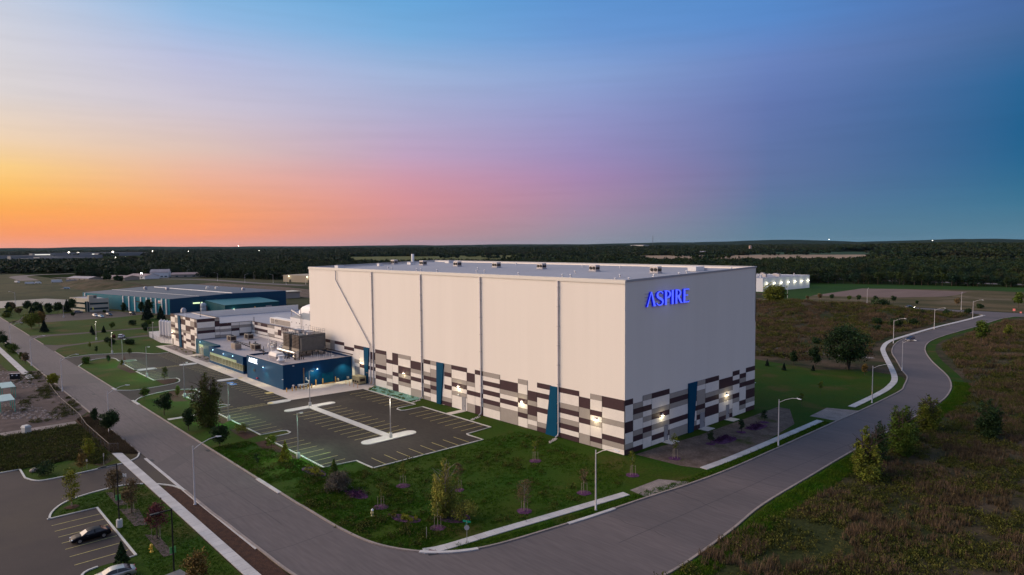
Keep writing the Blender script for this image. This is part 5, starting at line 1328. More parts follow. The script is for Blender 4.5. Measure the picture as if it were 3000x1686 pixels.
# ================================================================== street and lot lamps
m_pole = mat('lamp_pole', (0.62, 0.58, 0.56), (0.55, 0.52, 0.50), scale=1.0, rough=0.5)
m_polew = mat('lamp_pole_warm', (0.60, 0.55, 0.44), rough=0.5)
def street_lamp(loc, ang, label, h=9.2, arm=3.6, group='street lamps with a curved arm along the roads', m=None):
    m = m or m_pole
    t = thing('street_lamp', label, 'street lamp', loc, ang, group)
    MB().tube([(0, 0, 0), (0, 0, 1.6), (0, 0, h)], [.13, .12, .075], 10).build('pole', m, t)
    MB().lathe(0, 0, [(.24, 0), (.24, .06), (.15, .12), (.15, 1.1), (.12, 1.15)], 10).build('base', m, t)
    MB().tube([(0, 0, h - .6), (arm*.35, 0, h + .15), (arm*.7, 0, h + .62), (arm, 0, h + .78)], .055, 7).build('arm', m, t)
    hd = MB().add([(arm-.1,-.14,h+.72),(arm+.75,-.12,h+.66),(arm+.75,.12,h+.66),(arm-.1,.14,h+.72),(arm-.1,-.1,h+.88),(arm+.7,-.08,h+.74),(arm+.7,.08,h+.74),(arm-.1,.1,h+.88)], cube).build('lamp_head', m_white, t)
    MB().box(arm + .1, arm + .62, -.09, .09, h + .63, h + .662).build('lens', m_dull, hd)
    return t
sl0 = street_lamp((-31.8, -66.4, 0), R(90), 'street lamp on the verge beside the near left pavement, nearest the camera')
SL = [((-86.4, -66.6), 90, 'street lamp beside the rounded dark tree on the left street'), ((-143.9, -66.0), 90, 'street lamp beside the bright yellow-green tree by the dirt yard'), ((-200.0, -66.0), 90, 'street lamp on the left street opposite the far driveway entrance'),
      ((-254.1, -66.0), 90, 'street lamp beside the cluster of bushes far down the left street'), ((-501.8, -37.3), -60, 'street lamp standing by the pond'),
      ((12.8, -23.7), 0, 'street lamp on the verge in front of the warehouse corner'), ((17.2, 26.3), 0, 'street lamp on the verge in front of the side wall doors'), ((17.25, 76.5), 0, 'street lamp with a yellow diamond sign on its pole'),
      ((-11.9, 185.6), 0, 'street lamp at the curve beside the dark car'), ((-12.9, 242.4), 0, 'street lamp third from the far junction along the winding road'), ((-11.2, 300.9), 0, 'street lamp nearest the far junction'),
      ((-27.6, 350.0), 100, 'street lamp on the far side of the crossing road, left of the junction'), ((-79.7, 354.4), 100, 'street lamp beside the row of young trees on the crossing road'), ((-130.2, 352.0), 100, 'street lamp beside the big round bush'),
      ]
for (x, y), a, lb in SL: copy_tree(sl0, loc=(x, y, 0), rz=R(a), label=lb)
copy_tree(sl0, loc=(8.9, 126.6, 0), rz=R(-20), label='street lamp between the curved pavement and the winding road')
for i, (x, y) in enumerate(((-724, 177), (-655, 182), (-628, 202), (-730, 222), (-833, 200), (-875, 190), (-582, 196), (-575, 214))):
    copy_tree(sl0, loc=(x, y, 0), rz=R(100 if i % 2 else -80), label='distant street lamp along the road beyond the teal factory')
# diamond sign on one of them
t = thing('diamond_sign', 'yellow diamond warning sign fixed to a street lamp pole', 'road sign', (17.33, 76.1, 2.6), R(-60))
MB().add([(0, 0, -.55), (.42, 0, 0), (0, 0, .55), (-.42, 0, 0), (0, .03, -.55), (.42, .03, 0), (0, .03, .55), (-.42, .03, 0)], [(0, 1, 2, 3), (7, 6, 5, 4), (0, 4, 5, 1), (1, 5, 6, 2), (2, 6, 7, 3), (3, 7, 4, 0)]).build('sign_plate', mat('sign_tan', (.55, .42, .22), rough=.6), t)

m_lit_head = mat('lit_lamp', (1, 1, 1), emit=(1.0, 0.95, 0.72), estr=9.0)
m_lit_green = mat('lit_lamp_cool', (1, 1, 1), emit=(0.80, 1.0, 0.84), estr=2.5)
def lot_lamp(loc, ang, label, h=8.7, lit=True, power=1500, double=False, lens=None, color=(0.70, 1.0, 0.74), seen=True):
    t = thing('lot_lamp', label, 'lamp post', loc, ang, 'lamp posts on round concrete footings in the car park')
    MB().lathe(0, 0, [(.34, 0), (.34, 1.02), (.30, 1.08)], 16).build('footing', m_conc_l, t)
    MB().tube([(0, 0, 1.05), (0, 0, h)], [.11, .07], 8).build('pole', m_galv, t)
    for s_ in ((1, -1) if double else (1,)):
        MB().box(*sorted((0, .5*s_)), -.04, .04, h - .12, h - .04).build('arm', m_galv, t)
        hd = MB().box(*sorted((.45*s_, 1.15*s_)), -.2, .2, h - .12, h).build('lamp_head', m_galv, t)
        MB().box(*sorted((.5*s_, 1.1*s_)), -.16, .16, h - .15, h - .121).build('lens', lens or (m_lit_green if lit else m_dull), hd)
        if lit: light((.8*s_, 0, h - .35), power, color, kind='SPOT', size=.2, rot=(0, 0, 0), spot=R(160), parent=t)
    return t
LL = [((-78.1, -24.7), 90, 'lamp post standing on the upper T-end of the long traffic island', 8.9, 1), ((-40.8, -25.2), 0, 'lamp post standing on the lower T-end of the long traffic island', 8.8, 1),
      ((-41.9, -44.8), 90, 'lamp post on the grass edge at the near corner of the car park', 8.6, 1), ((-78.9, -44.2), 90, 'lamp post just right of the big dark green tree', 8.5, 1),
      ((-111.6, -43.8), 90, 'lamp post behind the small empty corner bay left of the big tree', 9.3, 1), ((-149.6, -43.2), 90, 'lamp post on the grass side of the far parking rows', 9.3, 1),
      ((-179.8, -43.0), 90, 'lamp post between the two far rows of parking bays', 8.7, 1), ((-209.1, -40.0), 0, 'lit lamp post at the turn of the far lot entrance', 8.2, 2),
      ((-255.7, -36.1), 0, 'lit lamp post beside the driveway with the white car', 8.2, 2), ((-242.6, -17.2), 0, 'lamp post at the corner of the silo yard fence', 7.2, 0),
      ((-378.0, -28.5), 30, 'tall twin-headed lamp post in the car park of the white office', 10.1, 3)]
for (x, y), a, lb, h, k in LL:
    lot_lamp((x, y, 0.03), R(a), lb, h, lit=k in (1, 2), power=(1700 if y == -24.7 or y == -25.2 else 3300) if k == 1 else 500, double=k == 3, lens=m_lit_head if k == 2 else None, color=((1.0, .92, .74) if y == -24.7 or y == -25.2 else (0.42, 1.0, 0.62)) if k == 1 else (1, .95, .7))
# black double lamp posts in the near lot
def black_lamp(loc, label, h=9.3):
    t = thing('black_lamp', label, 'lamp post', loc, 0, 'black lamp posts in the near lower left car park')
    MB().lathe(0, 0, [(.40, 0), (.40, 1.08), (.36, 1.14)], 18).build('footing', m_conc_l, t)
    MB().tube([(0, 0, 1.1), (0, 0, h)], [.10, .08], 8).build('pole', m_black, t)
    MB().box(-.05, .05, -2.0, 0, h - .18, h - .06).build('arm', m_black, t)
    MB().box(-.2, .2, -2.3, -1.3, h - .22, h - .08).build('lamp_head', m_black, t)
    MB().box(-.14, -.11, -.35, .35, h - 5.4, h - 4.6).build('banner_plate', mat('green_plate', (.15, .45, .12), rough=.6) if 'green_plate' not in MATS else MATS['green_plate'], t)
    return t
bl0 = black_lamp((-30.5, -77.0, 0), 'black lamp post on a white footing beside the black car')
copy_tree(bl0, loc=(-7.3, -76.4, 0), label='black lamp post at the bottom edge near the dark utility box')

# ================================================================== vehicles
m_carglass = mat('car_glass', (0.012, 0.014, 0.016), rough=0.06, spec=0.7)
m_tyre = mat('tyre_rubber', (0.012, 0.012, 0.012), rough=0.8)
m_rim = mat('alloy_rim', (0.45, 0.45, 0.46), rough=0.3, metal=0.8)
m_tail = mat('tail_light', (0.30, 0.01, 0.02), rough=0.25)
m_head = mat('head_light', (0.75, 0.75, 0.72), rough=0.15)
m_head_on = mat('head_light_on', (1, 1, .9), emit=(1.0, 0.95, 0.7), estr=30.0)
def car_paint(n, c, rough=0.33, metal=0.15): return mat(n, c, rough=rough, metal=metal, spec=0.5, coat=0.0)
P_BLACK = mat('car_paint_black', (0.005, 0.005, 0.008), rough=0.4, spec=0.12); P_SILVER = car_paint('car_paint_silver', (0.42, 0.41, 0.38), metal=0.6)
P_WHITE = car_paint('car_paint_white', (0.62, 0.62, 0.62), metal=0); P_GREY = car_paint('car_paint_grey', (0.16, 0.17, 0.19)); P_BLUE = car_paint('car_paint_blue', (0.012, 0.022, 0.07)); P_TEAL = car_paint('car_paint_pale', (0.35, 0.45, 0.5))
def car(loc, ang, label, paint, kind='sedan', cat='car', lights_on=False, group=None):
    """Front of the car towards local +x."""
    t = thing('car', label, cat, loc, ang, group)
    L_ = 4.75 if kind == 'sedan' else 4.7; W_ = 1.82 if kind == 'sedan' else 1.88
    hw = W_/2
    if kind == 'sedan':
        top = [(-2.37,.62),(-2.33,.90),(-2.05,1.02),(-1.55,1.05),(-1.0,1.03),(0,1.0),(.85,.98),(1.25,.93),(1.8,.84),(2.2,.70),(2.35,.52)]
        bot = [(-2.37,.38),(-2.3,.30),(-1.9,.24),(-1.3,.22),(0,.20),(1.3,.22),(1.9,.22),(2.25,.26),(2.35,.36)]
        gh = [(-1.95,1.03),(-1.15,1.38),(-.55,1.44),(.05,1.43),(.45,1.34),(1.18,.95)]
        wx = (-1.42, 1.40); wr = .335
    else:
        top = [(-2.32,.70),(-2.30,1.05),(-2.2,1.12),(-1.6,1.12),(-1.0,1.10),(0,1.08),(.95,1.06),(1.35,1.02),(1.9,.96),(2.22,.80),(2.34,.55)]
        bot = [(-2.32,.42),(-2.25,.34),(-1.9,.28),(-1.3,.26),(0,.25),(1.3,.26),(1.9,.27),(2.25,.32),(2.34,.40)]
        gh = [(-2.2,1.12),(-1.95,1.62),(-1.2,1.72),(-.2,1.72),(.45,1.62),(1.15,1.08)]
        wx = (-1.40, 1.42); wr = .37
    def interp(pr, x):
        for (x0, z0), (x1, z1) in zip(pr[:-1], pr[1:]):
            if x0 <= x <= x1: return z0 + (z1-z0)*(x-x0)/max(x1-x0, 1e-6)
        return pr[-1][1] if x > pr[-1][0] else pr[0][1]
    # body shell: rings around the length
    xs = sorted(set([-L_/2 + .005, -2.30, -2.2, -2.0] + [wx[0]-.42, wx[0]-.3, wx[0], wx[0]+.3, wx[0]+.42, -.6, 0, .6, wx[1]-.42, wx[1]-.3, wx[1], wx[1]+.3, wx[1]+.42, 2.05, 2.2, 2.3, L_/2 - .02]))
    vs, n = [], 12
    for x in xs:
        e = abs(x) / (L_/2); wsc = 1 - .16*max(0, e - .72)/.28 - .03*e
        zt, zb = interp(top, x), interp(bot, x); w = hw*wsc
        for cx in wx:
            if abs(x - cx) < .40: zb = max(zb, wr*.9 + math.sqrt(max(0, (wr+.06)**2 - (x-cx)**2)) * .75)
        zm = zb + (zt - zb)*.55
        ring = [(w*.90, zb), (w*.985, zb + (zm-zb)*.35), (w, zm), (w*.985, zt - .08), (w*.90, zt - .01), (w*.45, zt + .012)]
        vs += [(x, y, z) for y, z in ring] + [(x, -y, z) for y, z in ring[::-1]]
    fs = [(i*n+k, i*n+(k+1) % n, (i+1)*n+(k+1) % n, (i+1)*n+k) for i in range(len(xs)-1) for k in range(n)]
    fs += [tuple(range(n-1, -1, -1)), tuple((len(xs)-1)*n + k for k in range(n))]
    b = MB(); b.add(vs, fs, smooth=True); body = b.build('body', paint, t)
    # cabin: roof panel, pillars in paint; glass as its own parts
    zr = max(z for _, z in gh); x0, x3 = gh[0][0], gh[-1][0]; x1, x2 = gh[1][0], gh[-2][0]
    hb, ht = hw*.93, hw*.72
    zb0, zb3 = gh[0][1]-.03, gh[-1][1]-.03
    rx = [g_[0] for g_ in gh[1:-1]]; rz_ = [g_[1] for g_ in gh[1:-1]]
    vs = []
    for x, z in zip(rx, rz_): vs += [(x, ht, z-.03), (x, ht*.6, z+.01), (x, -ht*.6, z+.01), (x, -ht, z-.03)]
    fs = [(i*4+k, i*4+k+1, (i+1)*4+k+1, (i+1)*4+k) for i in range(len(rx)-1) for k in range(3)]
    MB().add(vs, fs, smooth=True).build('roof_panel', paint, t)
    MB().add([(x2, ht, rz_[-1]-.03), (x2, -ht, rz_[-1]-.03), (x3, -hb, zb3), (x3, hb, zb3)], [(0, 1, 2, 3)]).build('windscreen', m_carglass, t)
    MB().add([(x1, ht, rz_[0]-.03), (x1, -ht, rz_[0]-.03), (x0, -hb, zb0), (x0, hb, zb0)], [(3, 2, 1, 0)]).build('rear_window', m_carglass, t)
    for s_ in (1, -1):
        pts = [(x0+.05, s_*hb, zb0+.01)] + [(x, s_*ht, z-.035) for x, z in zip(rx, rz_)] + [(x3-.05, s_*hb, zb3+.01)]
        MB().add(pts, [tuple(range(len(pts)))]).build('side_window', m_carglass, t)
        pl = MB()
        for xx in ((rx[0]+rx[-1])/2 - .05,):
            zt_ = interp(gh, xx); pl.add([(xx-.05, s_*(hb+.01), zb0+.02), (xx+.05, s_*(hb+.01), zb0+.02), (xx+.05, s_*(ht+.012), zt_-.03), (xx-.05, s_*(ht+.012), zt_-.03)], [(0, 1, 2, 3), (3, 2, 1, 0)])
        for (xa, za, xb, zb_) in ((x0+.02, zb0, rx[0], rz_[0]-.03), (x3-.02, zb3, rx[-1], rz_[-1]-.03)):
            pl.add([(xa, s_*(hb+.006), za), (xa+.09, s_*(hb+.006), za), (xb+.05, s_*(ht+.006), zb_), (xb-.05, s_*(ht+.006), zb_)], [(0, 1, 2, 3), (3, 2, 1, 0)])
        pl.build('pillar', paint, t)
        MB().box(.62, .80, *sorted((s_*hw*.97, s_*(hw+.16))), .95 if kind == 'sedan' else 1.05, 1.08 if kind == 'sedan' else 1.2).build('mirror', paint, t)
        for cx in wx:
            w_ = MB(); w_.tube([(cx, s_*(hw-.24), wr), (cx, s_*(hw-.02), wr)], wr, 20, smooth=False); wh_ = w_.build('wheel', m_tyre, t)
            MB().tube([(cx, s_*(hw-.03), wr), (cx, s_*(hw-.005), wr)], wr*.62, 12, smooth=False).build('rim', m_rim, wh_)
        MB().box(L_/2 - .36, L_/2 - .055, *sorted((s_*hw*.50, s_*hw*.80)), .58 if kind == 'sedan' else .68, .70 if kind == 'sedan' else .82).build('headlight', m_head_on if lights_on else m_head, t)
        MB().box(-L_/2 + .0, -L_/2 + .12, *sorted((s_*hw*.55, s_*hw*.86)), .74 if kind == 'sedan' else .9, .90 if kind == 'sedan' else 1.08).build('tail_light', m_tail, t)
    MB().box(L_/2 - .06, L_/2 + .0, -hw*.42, hw*.42, .36, .56).build('grille', m_black, t)
    MB().box(L_/2 - .03, L_/2 + .02, -.26, .26, .38, .48).build('number_plate', m_white, t); MB().box(-L_/2 - .02, -L_/2 + .03, -.26, .26, .55, .68).build('number_plate', m_white, t)
    return t
car((-28.9, -80.85, .04), R(-90), 'black sedan parked in the near lower left bays', P_BLACK)
car((-14.0, -81.3, .04), R(-96), 'silver sedan parked at the bottom edge of the picture', P_SILVER)
car((-255.2, -26.6, .04), R(150), 'white estate car on the driveway left of the silos', P_WHITE, 'suv')
car((-9.4, 197.2, .05), R(-100), 'dark blue car driving along the winding road', P_BLUE, 'suv')
car((-51.2, 341.0, .05), R(5), 'grey hatchback with lit headlights on the crossing road', P_GREY, 'suv', lights_on=True)
light((-48.0, 341.3, .8), 20, (1, .95, .7))
for (x, y, a, lb, p, k) in ((-368.5, -14.6, 10, 'white car parked second from the left of three before the white office', P_WHITE, 'suv'), (-362.5, -13.0, 12, 'pale blue-grey sedan parked beside the white car before the office', P_TEAL, 'sedan'),
                            (-368.8, -7.6, 14, 'dark blue pickup-sized car parked behind the pale sedan', P_BLUE, 'suv'), (-402.5, -17.0, 95, 'dark car with a light roof parked against the white office wall', P_GREY, 'suv'), (-366.0, 3.8, 12, 'black car parked alongside the teal wall', P_BLACK, 'suv')):
    car((x, y, .05), R(a), lb, p, k)

# vans and trailers in the far left yard
def van(loc, ang, label, L_=6, H_=2.8, cat='van', body=None):
    t = thing('van', label, cat, loc, ang)
    body = body or m_white
    MB().add([(-L_/2,-1.1,.5),(L_/2-.1,-1.1,.5),(L_/2-.1,1.1,.5),(-L_/2,1.1,.5),(-L_/2,-1.05,H_),(L_/2-1.3,-1.05,H_),(L_/2-1.3,1.05,H_),(-L_/2,1.05,H_)], cube).build('body', body, t)
    MB().add([(L_/2-1.28,-.95,H_-.05),(L_/2-.55,-.98,1.45),(L_/2-.55,.98,1.45),(L_/2-1.28,.95,H_-.05)], [(0, 1, 2, 3)]).build('windscreen', m_carglass, t)
    for cx in (-L_/2+1.1, L_/2-1.2):
        for s_ in (-1, 1): MB().tube([(cx, s_*.85, .42), (cx, s_*1.12, .42)], .42, 14, smooth=False).build('wheel', m_tyre, t)
    return t
van((-843, 39, 0), R(80), 'white box truck in the yard left of the long barns', 11, 3.6, 'truck'); van((-838, 53, 0), R(78), 'pale grey trailer between the box truck and the first barn', 12, 3.2, 'trailer', m_door)
van((-832, 12, 0), R(70), 'low white van left of the box truck in the far yard', 9, 2.4); van((-834, 20, 0), R(60), 'small white van second from the left in the far yard', 6, 2.3); van((-881, 6, 0), R(30), 'small white vehicle at the left end of the far yard', 6, 2.2, 'van')
van((-691, 24, 0), R(60), 'pale blue pickup alone on the meadow left of the teal factory', 5, 1.8, 'pickup', P_TEAL)

# ================================================================== bollards, generator, hydrants, signs, boxes
bol = thing('bollard', 'yellow bollard', 'bollard', (0, 0, 0), 0, 'yellow bollards round the gas meter at the blue wall')
MB().lathe(0, 0, [(.13, 0), (.13, 1.05), (.09, 1.15), (.02, 1.18)], 10).build('post', m_yel, bol)
BP = [(-97.9, -21.8), (-97.95, -20.2), (-98.1, -19.0), (-98.9, -17.4), (-97.7, -16.9), (-97.8, -15.7), (-97.9, -14.5), (-99.4, -14.6), (-100.2, -12.1), (-100.3, -9.9), (-100.3, -5.9)]
BL = ['yellow bollard at the front corner of the blue wall, leftmost of the row', 'second yellow bollard from the front corner of the blue wall', 'third yellow bollard from the front corner of the blue wall', 'yellow bollard left of the gas meter pipes', 'yellow bollard in front of the gas meter pipes',
      'yellow bollard just right of the gas meter pipes', 'yellow bollard right of the gas meter, nearest the apron', 'yellow bollard tight against the gas pipe riser', 'tall yellow bollard left of the yellow kerb on the blue wall', 'tall yellow bollard at the left end of the yellow loading kerb', 'tall yellow bollard at the right end of the yellow loading kerb']
bol.location = (BP[0][0], BP[0][1], .05); bol['label'] = BL[0]
for (x, y), lb in list(zip(BP, BL))[1:]: copy_tree(bol, loc=(x, y, .05), label=lb, scale=(1, 1, 1.45 if 'tall' in lb else 1))
o = MB().box(-100.8, -100.2, -9.3, -6.3, .05, .2).build('loading_kerb', m_yel); tag(o, 'yellow painted loading kerb at the foot of the blue wall door', 'kerb')
m_or = mat('fence_post_orange', (0.62, 0.36, 0.2), rough=0.6)
ob = thing('guard_post', 'slim orange post', 'bollard', (-94.9, -5.5, .05), 0, 'slim orange posts round the beige generator')
MB().lathe(0, 0, [(.09, 0), (.09, 1.35), (.06, 1.4)], 8).build('post', m_or, ob)
ob['label'] = 'slim orange post left of the beige generator, nearest the blue wall'
for x, y, lb in ((-92.6, -5.6, 'slim orange post at the near left corner of the beige generator'), (-90.5, -5.5, 'slim orange post in front of the beige generator'), (-88.7, -5.3, 'slim orange post at the right front of the beige generator'), (-88.9, -.9, 'slim orange post beside the warehouse downspouts behind the generator')): copy_tree(ob, loc=(x, y, .05), label=lb)
t = thing('generator', 'beige metal generator box on the apron under the warehouse wall', 'generator', (-93.8, -1.9, .05), 0)
m_gen = mat('generator_beige', (0.42, 0.36, 0.20), (0.38, 0.33, 0.18), scale=2, rough=0.6)
MB().box(-1.9, 1.9, -1.15, 1.15, .2, 2.15).build('housing', m_gen, t); MB().box(-2.0, 2.0, -1.25, 1.25, 2.15, 2.25).build('lid', m_gen, t); MB().box(-1.8, 1.8, -1.0, 1.0, 0, .2).build('skid', m_black, t)
for x in (-1.2, 0, 1.2): MB().box(x - .45, x + .45, -1.18, -1.15, .5, 1.1).build('vent_grille', m_louv, t)
MB().box(1.9, 1.94, -.8, .8, .9, 1.7).build('end_grille', m_louv, t)
t = thing('gas_meter', 'pale gas meter pipework with a tall brown vent pipe against the blue wall', 'gas meter', (-100.2, -15.5, .05))
MB().tube([(-.4, 0, .4), (-.4, 0, 5.2), (-.25, 0, 5.4)], .13, 8).build('vent_riser', mat('brown_pipe', (.35, .22, .1), rough=.6), t)
gm = MB(); gm.tube([(0, -1.8, .9), (0, 1.2, .9), (0, 1.2, 1.7), (-.2, .6, 2.0), (-.2, .6, 2.7)], .16, 8); gm.tube([(.5, -1.8, .6), (.5, .4, .6), (.5, .4, 1.2)], .12, 8); gm.box(-.2, .5, -2.0, -1.2, .5, 1.1); gm.build('pipe', m_white, t)
lg = MB()
for y in (-1.6, -.6, .4, 1.1): lg.box(-.05, .05, y - .05, y + .05, 0, .85)
lg.build('stand', m_black, t)
o = MB().lathe(-99.2, -19.3, [(.10, .05), (.10, 1.0), (.26, 1.1), (.28, 1.35), (.15, 1.5)], 10).build('meter_post', m_white); tag(o, 'white-headed meter post among the yellow bollards', 'meter')
t = thing('basketball_hoop', 'thin dark post with a short crossbar beside the blue fin behind the generator', 'post', (-91.4, -1.0, .05)); MB().tube([(0, 0, 0), (0, 0, 3.9)], .06, 6).build('post', m_black, t); MB().tube([(0, 0, 3.4), (2.0, -.3, 3.5)], .04, 6).build('crossbar', m_or, t)
t.name = 'sign_post'
o = MB().lathe(-100.75, -4.9, [(.35, .05), (.4, .5), (.3, .95), (.1, 1.1)], 10).build('utility_drum', m_beige); tag(o, 'pale rounded utility drum against the foot of the blue wall', 'utility box')
def hydrant(loc, label, c):
    t = thing('fire_hydrant', label, 'fire hydrant', loc)
    MB().lathe(0, 0, [(.22, 0), (.22, .05), (.13, .08), (.13, .62), (.17, .64), (.16, .74), (.08, .84), (.04, .9)], 12).build('barrel', c, t)
    MB().tube([(-.26, 0, .5), (.26, 0, .5)], .07, 8).build('hose_nozzle', c, t); MB().tube([(0, 0, .45), (0, -.26, .45)], .09, 8).build('pump_nozzle', c, t)
    MB().lathe(0, 0, [(.17, .70), (.15, .86), (.05, .95)], 10).build('cap', m_white if c is not m_hy2 else c, t)
    t.scale = (1.15, 1.15, 1.15); return t
m_hy = mat('hydrant_pale', (.55, .50, .25), rough=.5); m_hy2 = mat('hydrant_yellow', (.62, .40, .04), rough=.5)
hydrant((-8.7, -48.9, .02), 'pale yellow fire hydrant with a white cap on the grass near the corner', m_hy); hydrant((-18.7, -75.9, .02), 'bright yellow fire hydrant on the grass beside the near car park', m_hy2)
m_sg = mat('street_sign_green', (0.0, 0.22, 0.13), rough=0.5); m_sgray = mat('sign_back', (0.45, 0.42, 0.40), rough=0.5)
t = thing('street_name_sign', 'green street name blades above a pale round-edged sign at the corner pavement', 'street sign', (8.3, -44.8, 0))
MB().tube([(0, 0, 0), (0, 0, 3.3)], .035, 6).build('post', m_galv, t)
MB().obox((0, 0, 3.18), (.9, .45), 1.15, .03, .26).build('name_blade', m_sg, t); MB().obox((0, 0, 2.9), (-.5, .86), 1.15, .03, .26).build('name_blade', m_sg, t)
o = MB().tube([(.03, -.03, 2.35), (.055, -.05, 2.35)], .36, 8, smooth=False).build('sign_plate', m_sgray, t)
def post_sign(loc, ang, label, w, h, z, plate, cat='road sign', n=1):
    t = thing('post_sign', label, cat, loc, R(ang)); MB().tube([(0, 0, 0), (0, 0, z + h)], .03, 6).build('post', m_galv, t)
    for k in range(n):
        MB().box(-w*n/2 + k*w + .03, -w*n/2 + (k+1)*w - .03, -.05, -.02, z, z + h).build('sign_plate', plate, t)
    return t
post_sign((-47.7, -72.4, 0), 45, 'twin white square signs on a post by the near car park entrance', .36, .62, 1.75, m_white, n=2)
post_sign((-62.9, -75.0, 0), 45, 'small white sign beside the yellowing sapling at the left lot kerb', .38, .42, 1.4, m_white); post_sign((-63.3, -72.3, 0), 130, 'pale narrow sign near the left kerb return', .3, .55, 1.6, m_sgray)
o = MB().tube([(3.2, -47.7, 0), (3.2, -47.7, 1.7)], .04, 6).build('marker_post', m_galv); tag(o, 'thin pale marker post standing alone in the corner grass', 'marker post')
m_pinks = mat('sign_pink', (.75, .18, .15), rough=.5, emit=(1, .25, .2), estr=.35)
post_sign((-3.3, 352.0, 0), 20, 'orange-pink construction sign at the far junction', 1.2, 1.2, .9, m_pinks); post_sign((.5, 347.4, 0), 20, 'smaller pink sign at the right edge near the far junction', .9, .7, .3, m_pinks)
t = thing('utility_box', 'large pale grey utility cabinet with a rounded lid in the left weeds', 'utility box', (-97.8, -79.7, 0), R(20))
MB().box(-.75, .75, -.6, .6, 0, 1.7).build('cabinet_body', mat('cabinet_pale', (.42, .44, .43), rough=.6), t); MB().add([(-.85,-.7,1.7),(.85,-.7,1.7),(.85,.7,1.7),(-.85,.7,1.7),(-.6,-.45,2.1),(.6,-.45,2.1),(.6,.45,2.1),(-.6,.45,2.1)], cube).build('lid', MATS['cabinet_pale'], t)
t = thing('transformer_box', 'black transformer cabinet at the bottom edge beside the second black lamp post', 'utility box', (-5.6, -76.9, 0), R(10))
MB().box(-1.3, 1.3, -1.3, 1.3, 0, 1.7).build('cabinet_body', m_black, t); MB().box(-1.4, 1.4, -1.4, 1.4, 1.7, 1.82).build('lid', m_steel_d, t)
m_can = mat('canopy_teal', (.26, .42, .42), (.22, .37, .38), scale=1, rough=.6); m_canp = mat('canopy_post_green', (.05, .42, .30), rough=.5)
def canopy(loc, label, L_=9, W_=3.0, H_=3.0):
    t = thing('canopy', label, 'canopy', loc, 0); MB().box(-L_, 0, -W_, 0, H_ - .12, H_).build('roof', m_can, t)
    for x in (-.15, -L_/2, -L_ + .15):
        for y in (-W_ + .12, -.12): MB().tube([(x, y, 0), (x, y, H_ - .12)], .08, 6).build('post', m_canp, t)
canopy((-124.5, -78.6, .02), 'flat teal canopy on green posts at the left edge, nearer of two'); canopy((-143.5, -76.4, .02), 'flat teal canopy at the left edge, farther of two')
t = thing('notice_board', 'black notice board on a frame at the edge of the dirt yard', 'notice board', (-171.0, -73.6, 0), R(60)); MB().box(-1.3, 1.3, -.3, .3, .6, 2.3).build('board', m_black, t); MB().box(-1.35, 1.35, -.35, .35, 2.3, 2.4).build('top_trim', m_capl, t)
for x in (-1.25, 1.15): MB().box(x, x + .1, -.3, -.2, 0, .6).build('leg', m_galv, t)
for x in (-.6, .6): MB().box(x - .2, x + .2, -.33, -.305, 1.7, 2.0).build('notice', m_white, t)
t = thing('litter_bin', 'black slatted bin on the grass verge of the left street', 'bin', (-214.6, -63.8 - 2.4, 0), R(15)); MB().box(-1.2, 1.2, -.5, .5, .1, .8).build('bin_body', m_black, t); MB().box(-1.25, 1.25, -.55, .55, .85, 1.35).build('hood', m_steel_d, t)
for (x, y, s, lb) in ((-67.9, -82.2, 1.0, 'pale boulder in the grass by the left car park kerb'), ):
    t = MB(); rr = random.Random(4); 
    t.lathe(x, y, [(.5*s, 0), (.75*s, .25*s), (.6*s, .5*s), (.25*s, .68*s)], 9); o = t.build('boulder', mat('boulder_stone', (.34, .28, .23), (.22, .18, .15), scale=2, bump=.05, rough=.9)); tag(o, lb, 'boulder')
rocks('rubble_heap', [(-148, -80), (-112, -70), (-108, -72), (-118, -82)], 240, .1, .45, m_gravel, 0.02)
rocks('rubble_heap', [(-196, -73), (-152, -68.6), (-150, -72), (-190, -80)], 120, .1, .5, m_gravel, 0.02)
# ================================================================== vegetation
def leafmat(name, c1, c2, tr=0.15, **kw):
    return mat(name, c1, c2, scale=0.9, contrast=(0.35, 0.65), rough=0.75, spec=0.15, tint='tint', **kw)
m_bark = mat('bark', (0.10, 0.075, 0.055), (0.06, 0.045, 0.035), scale=3, rough=0.95)
m_bark_pale = mat('bark_pale', (0.34, 0.29, 0.23), (0.22, 0.18, 0.14), scale=3, rough=0.95)
LM = dict(
 dark=leafmat('leaf_dark_green', (0.016, 0.040, 0.012), (0.030, 0.056, 0.016)),
 green=leafmat('leaf_green', (0.055, 0.100, 0.012), (0.085, 0.120, 0.016)),
 olive=leafmat('leaf_olive', (0.095, 0.125, 0.012), (0.150, 0.160, 0.022)),
 deep=leafmat('leaf_deep_olive', (0.045, 0.062, 0.010), (0.085, 0.090, 0.016)),
 yellow=leafmat('leaf_yellow_green', (0.15, 0.17, 0.012), (0.23, 0.21, 0.018)),
 birch=leafmat('leaf_birch', (0.19, 0.20, 0.030), (0.27, 0.25, 0.045)),
 orange=leafmat('leaf_orange', (0.15, 0.095, 0.025), (0.19, 0.12, 0.03)),
 plum=leafmat('leaf_plum', (0.10, 0.030, 0.034), (0.16, 0.05, 0.045)),
 brown=leafmat('leaf_brown', (0.12, 0.085, 0.040), (0.16, 0.11, 0.05)),
 smoke=leafmat('leaf_smoky_grey', (0.095, 0.080, 0.058), (0.15, 0.125, 0.090)),
 spruce=leafmat('needle_blue_green', (0.012, 0.026, 0.016), (0.022, 0.038, 0.024)),
)
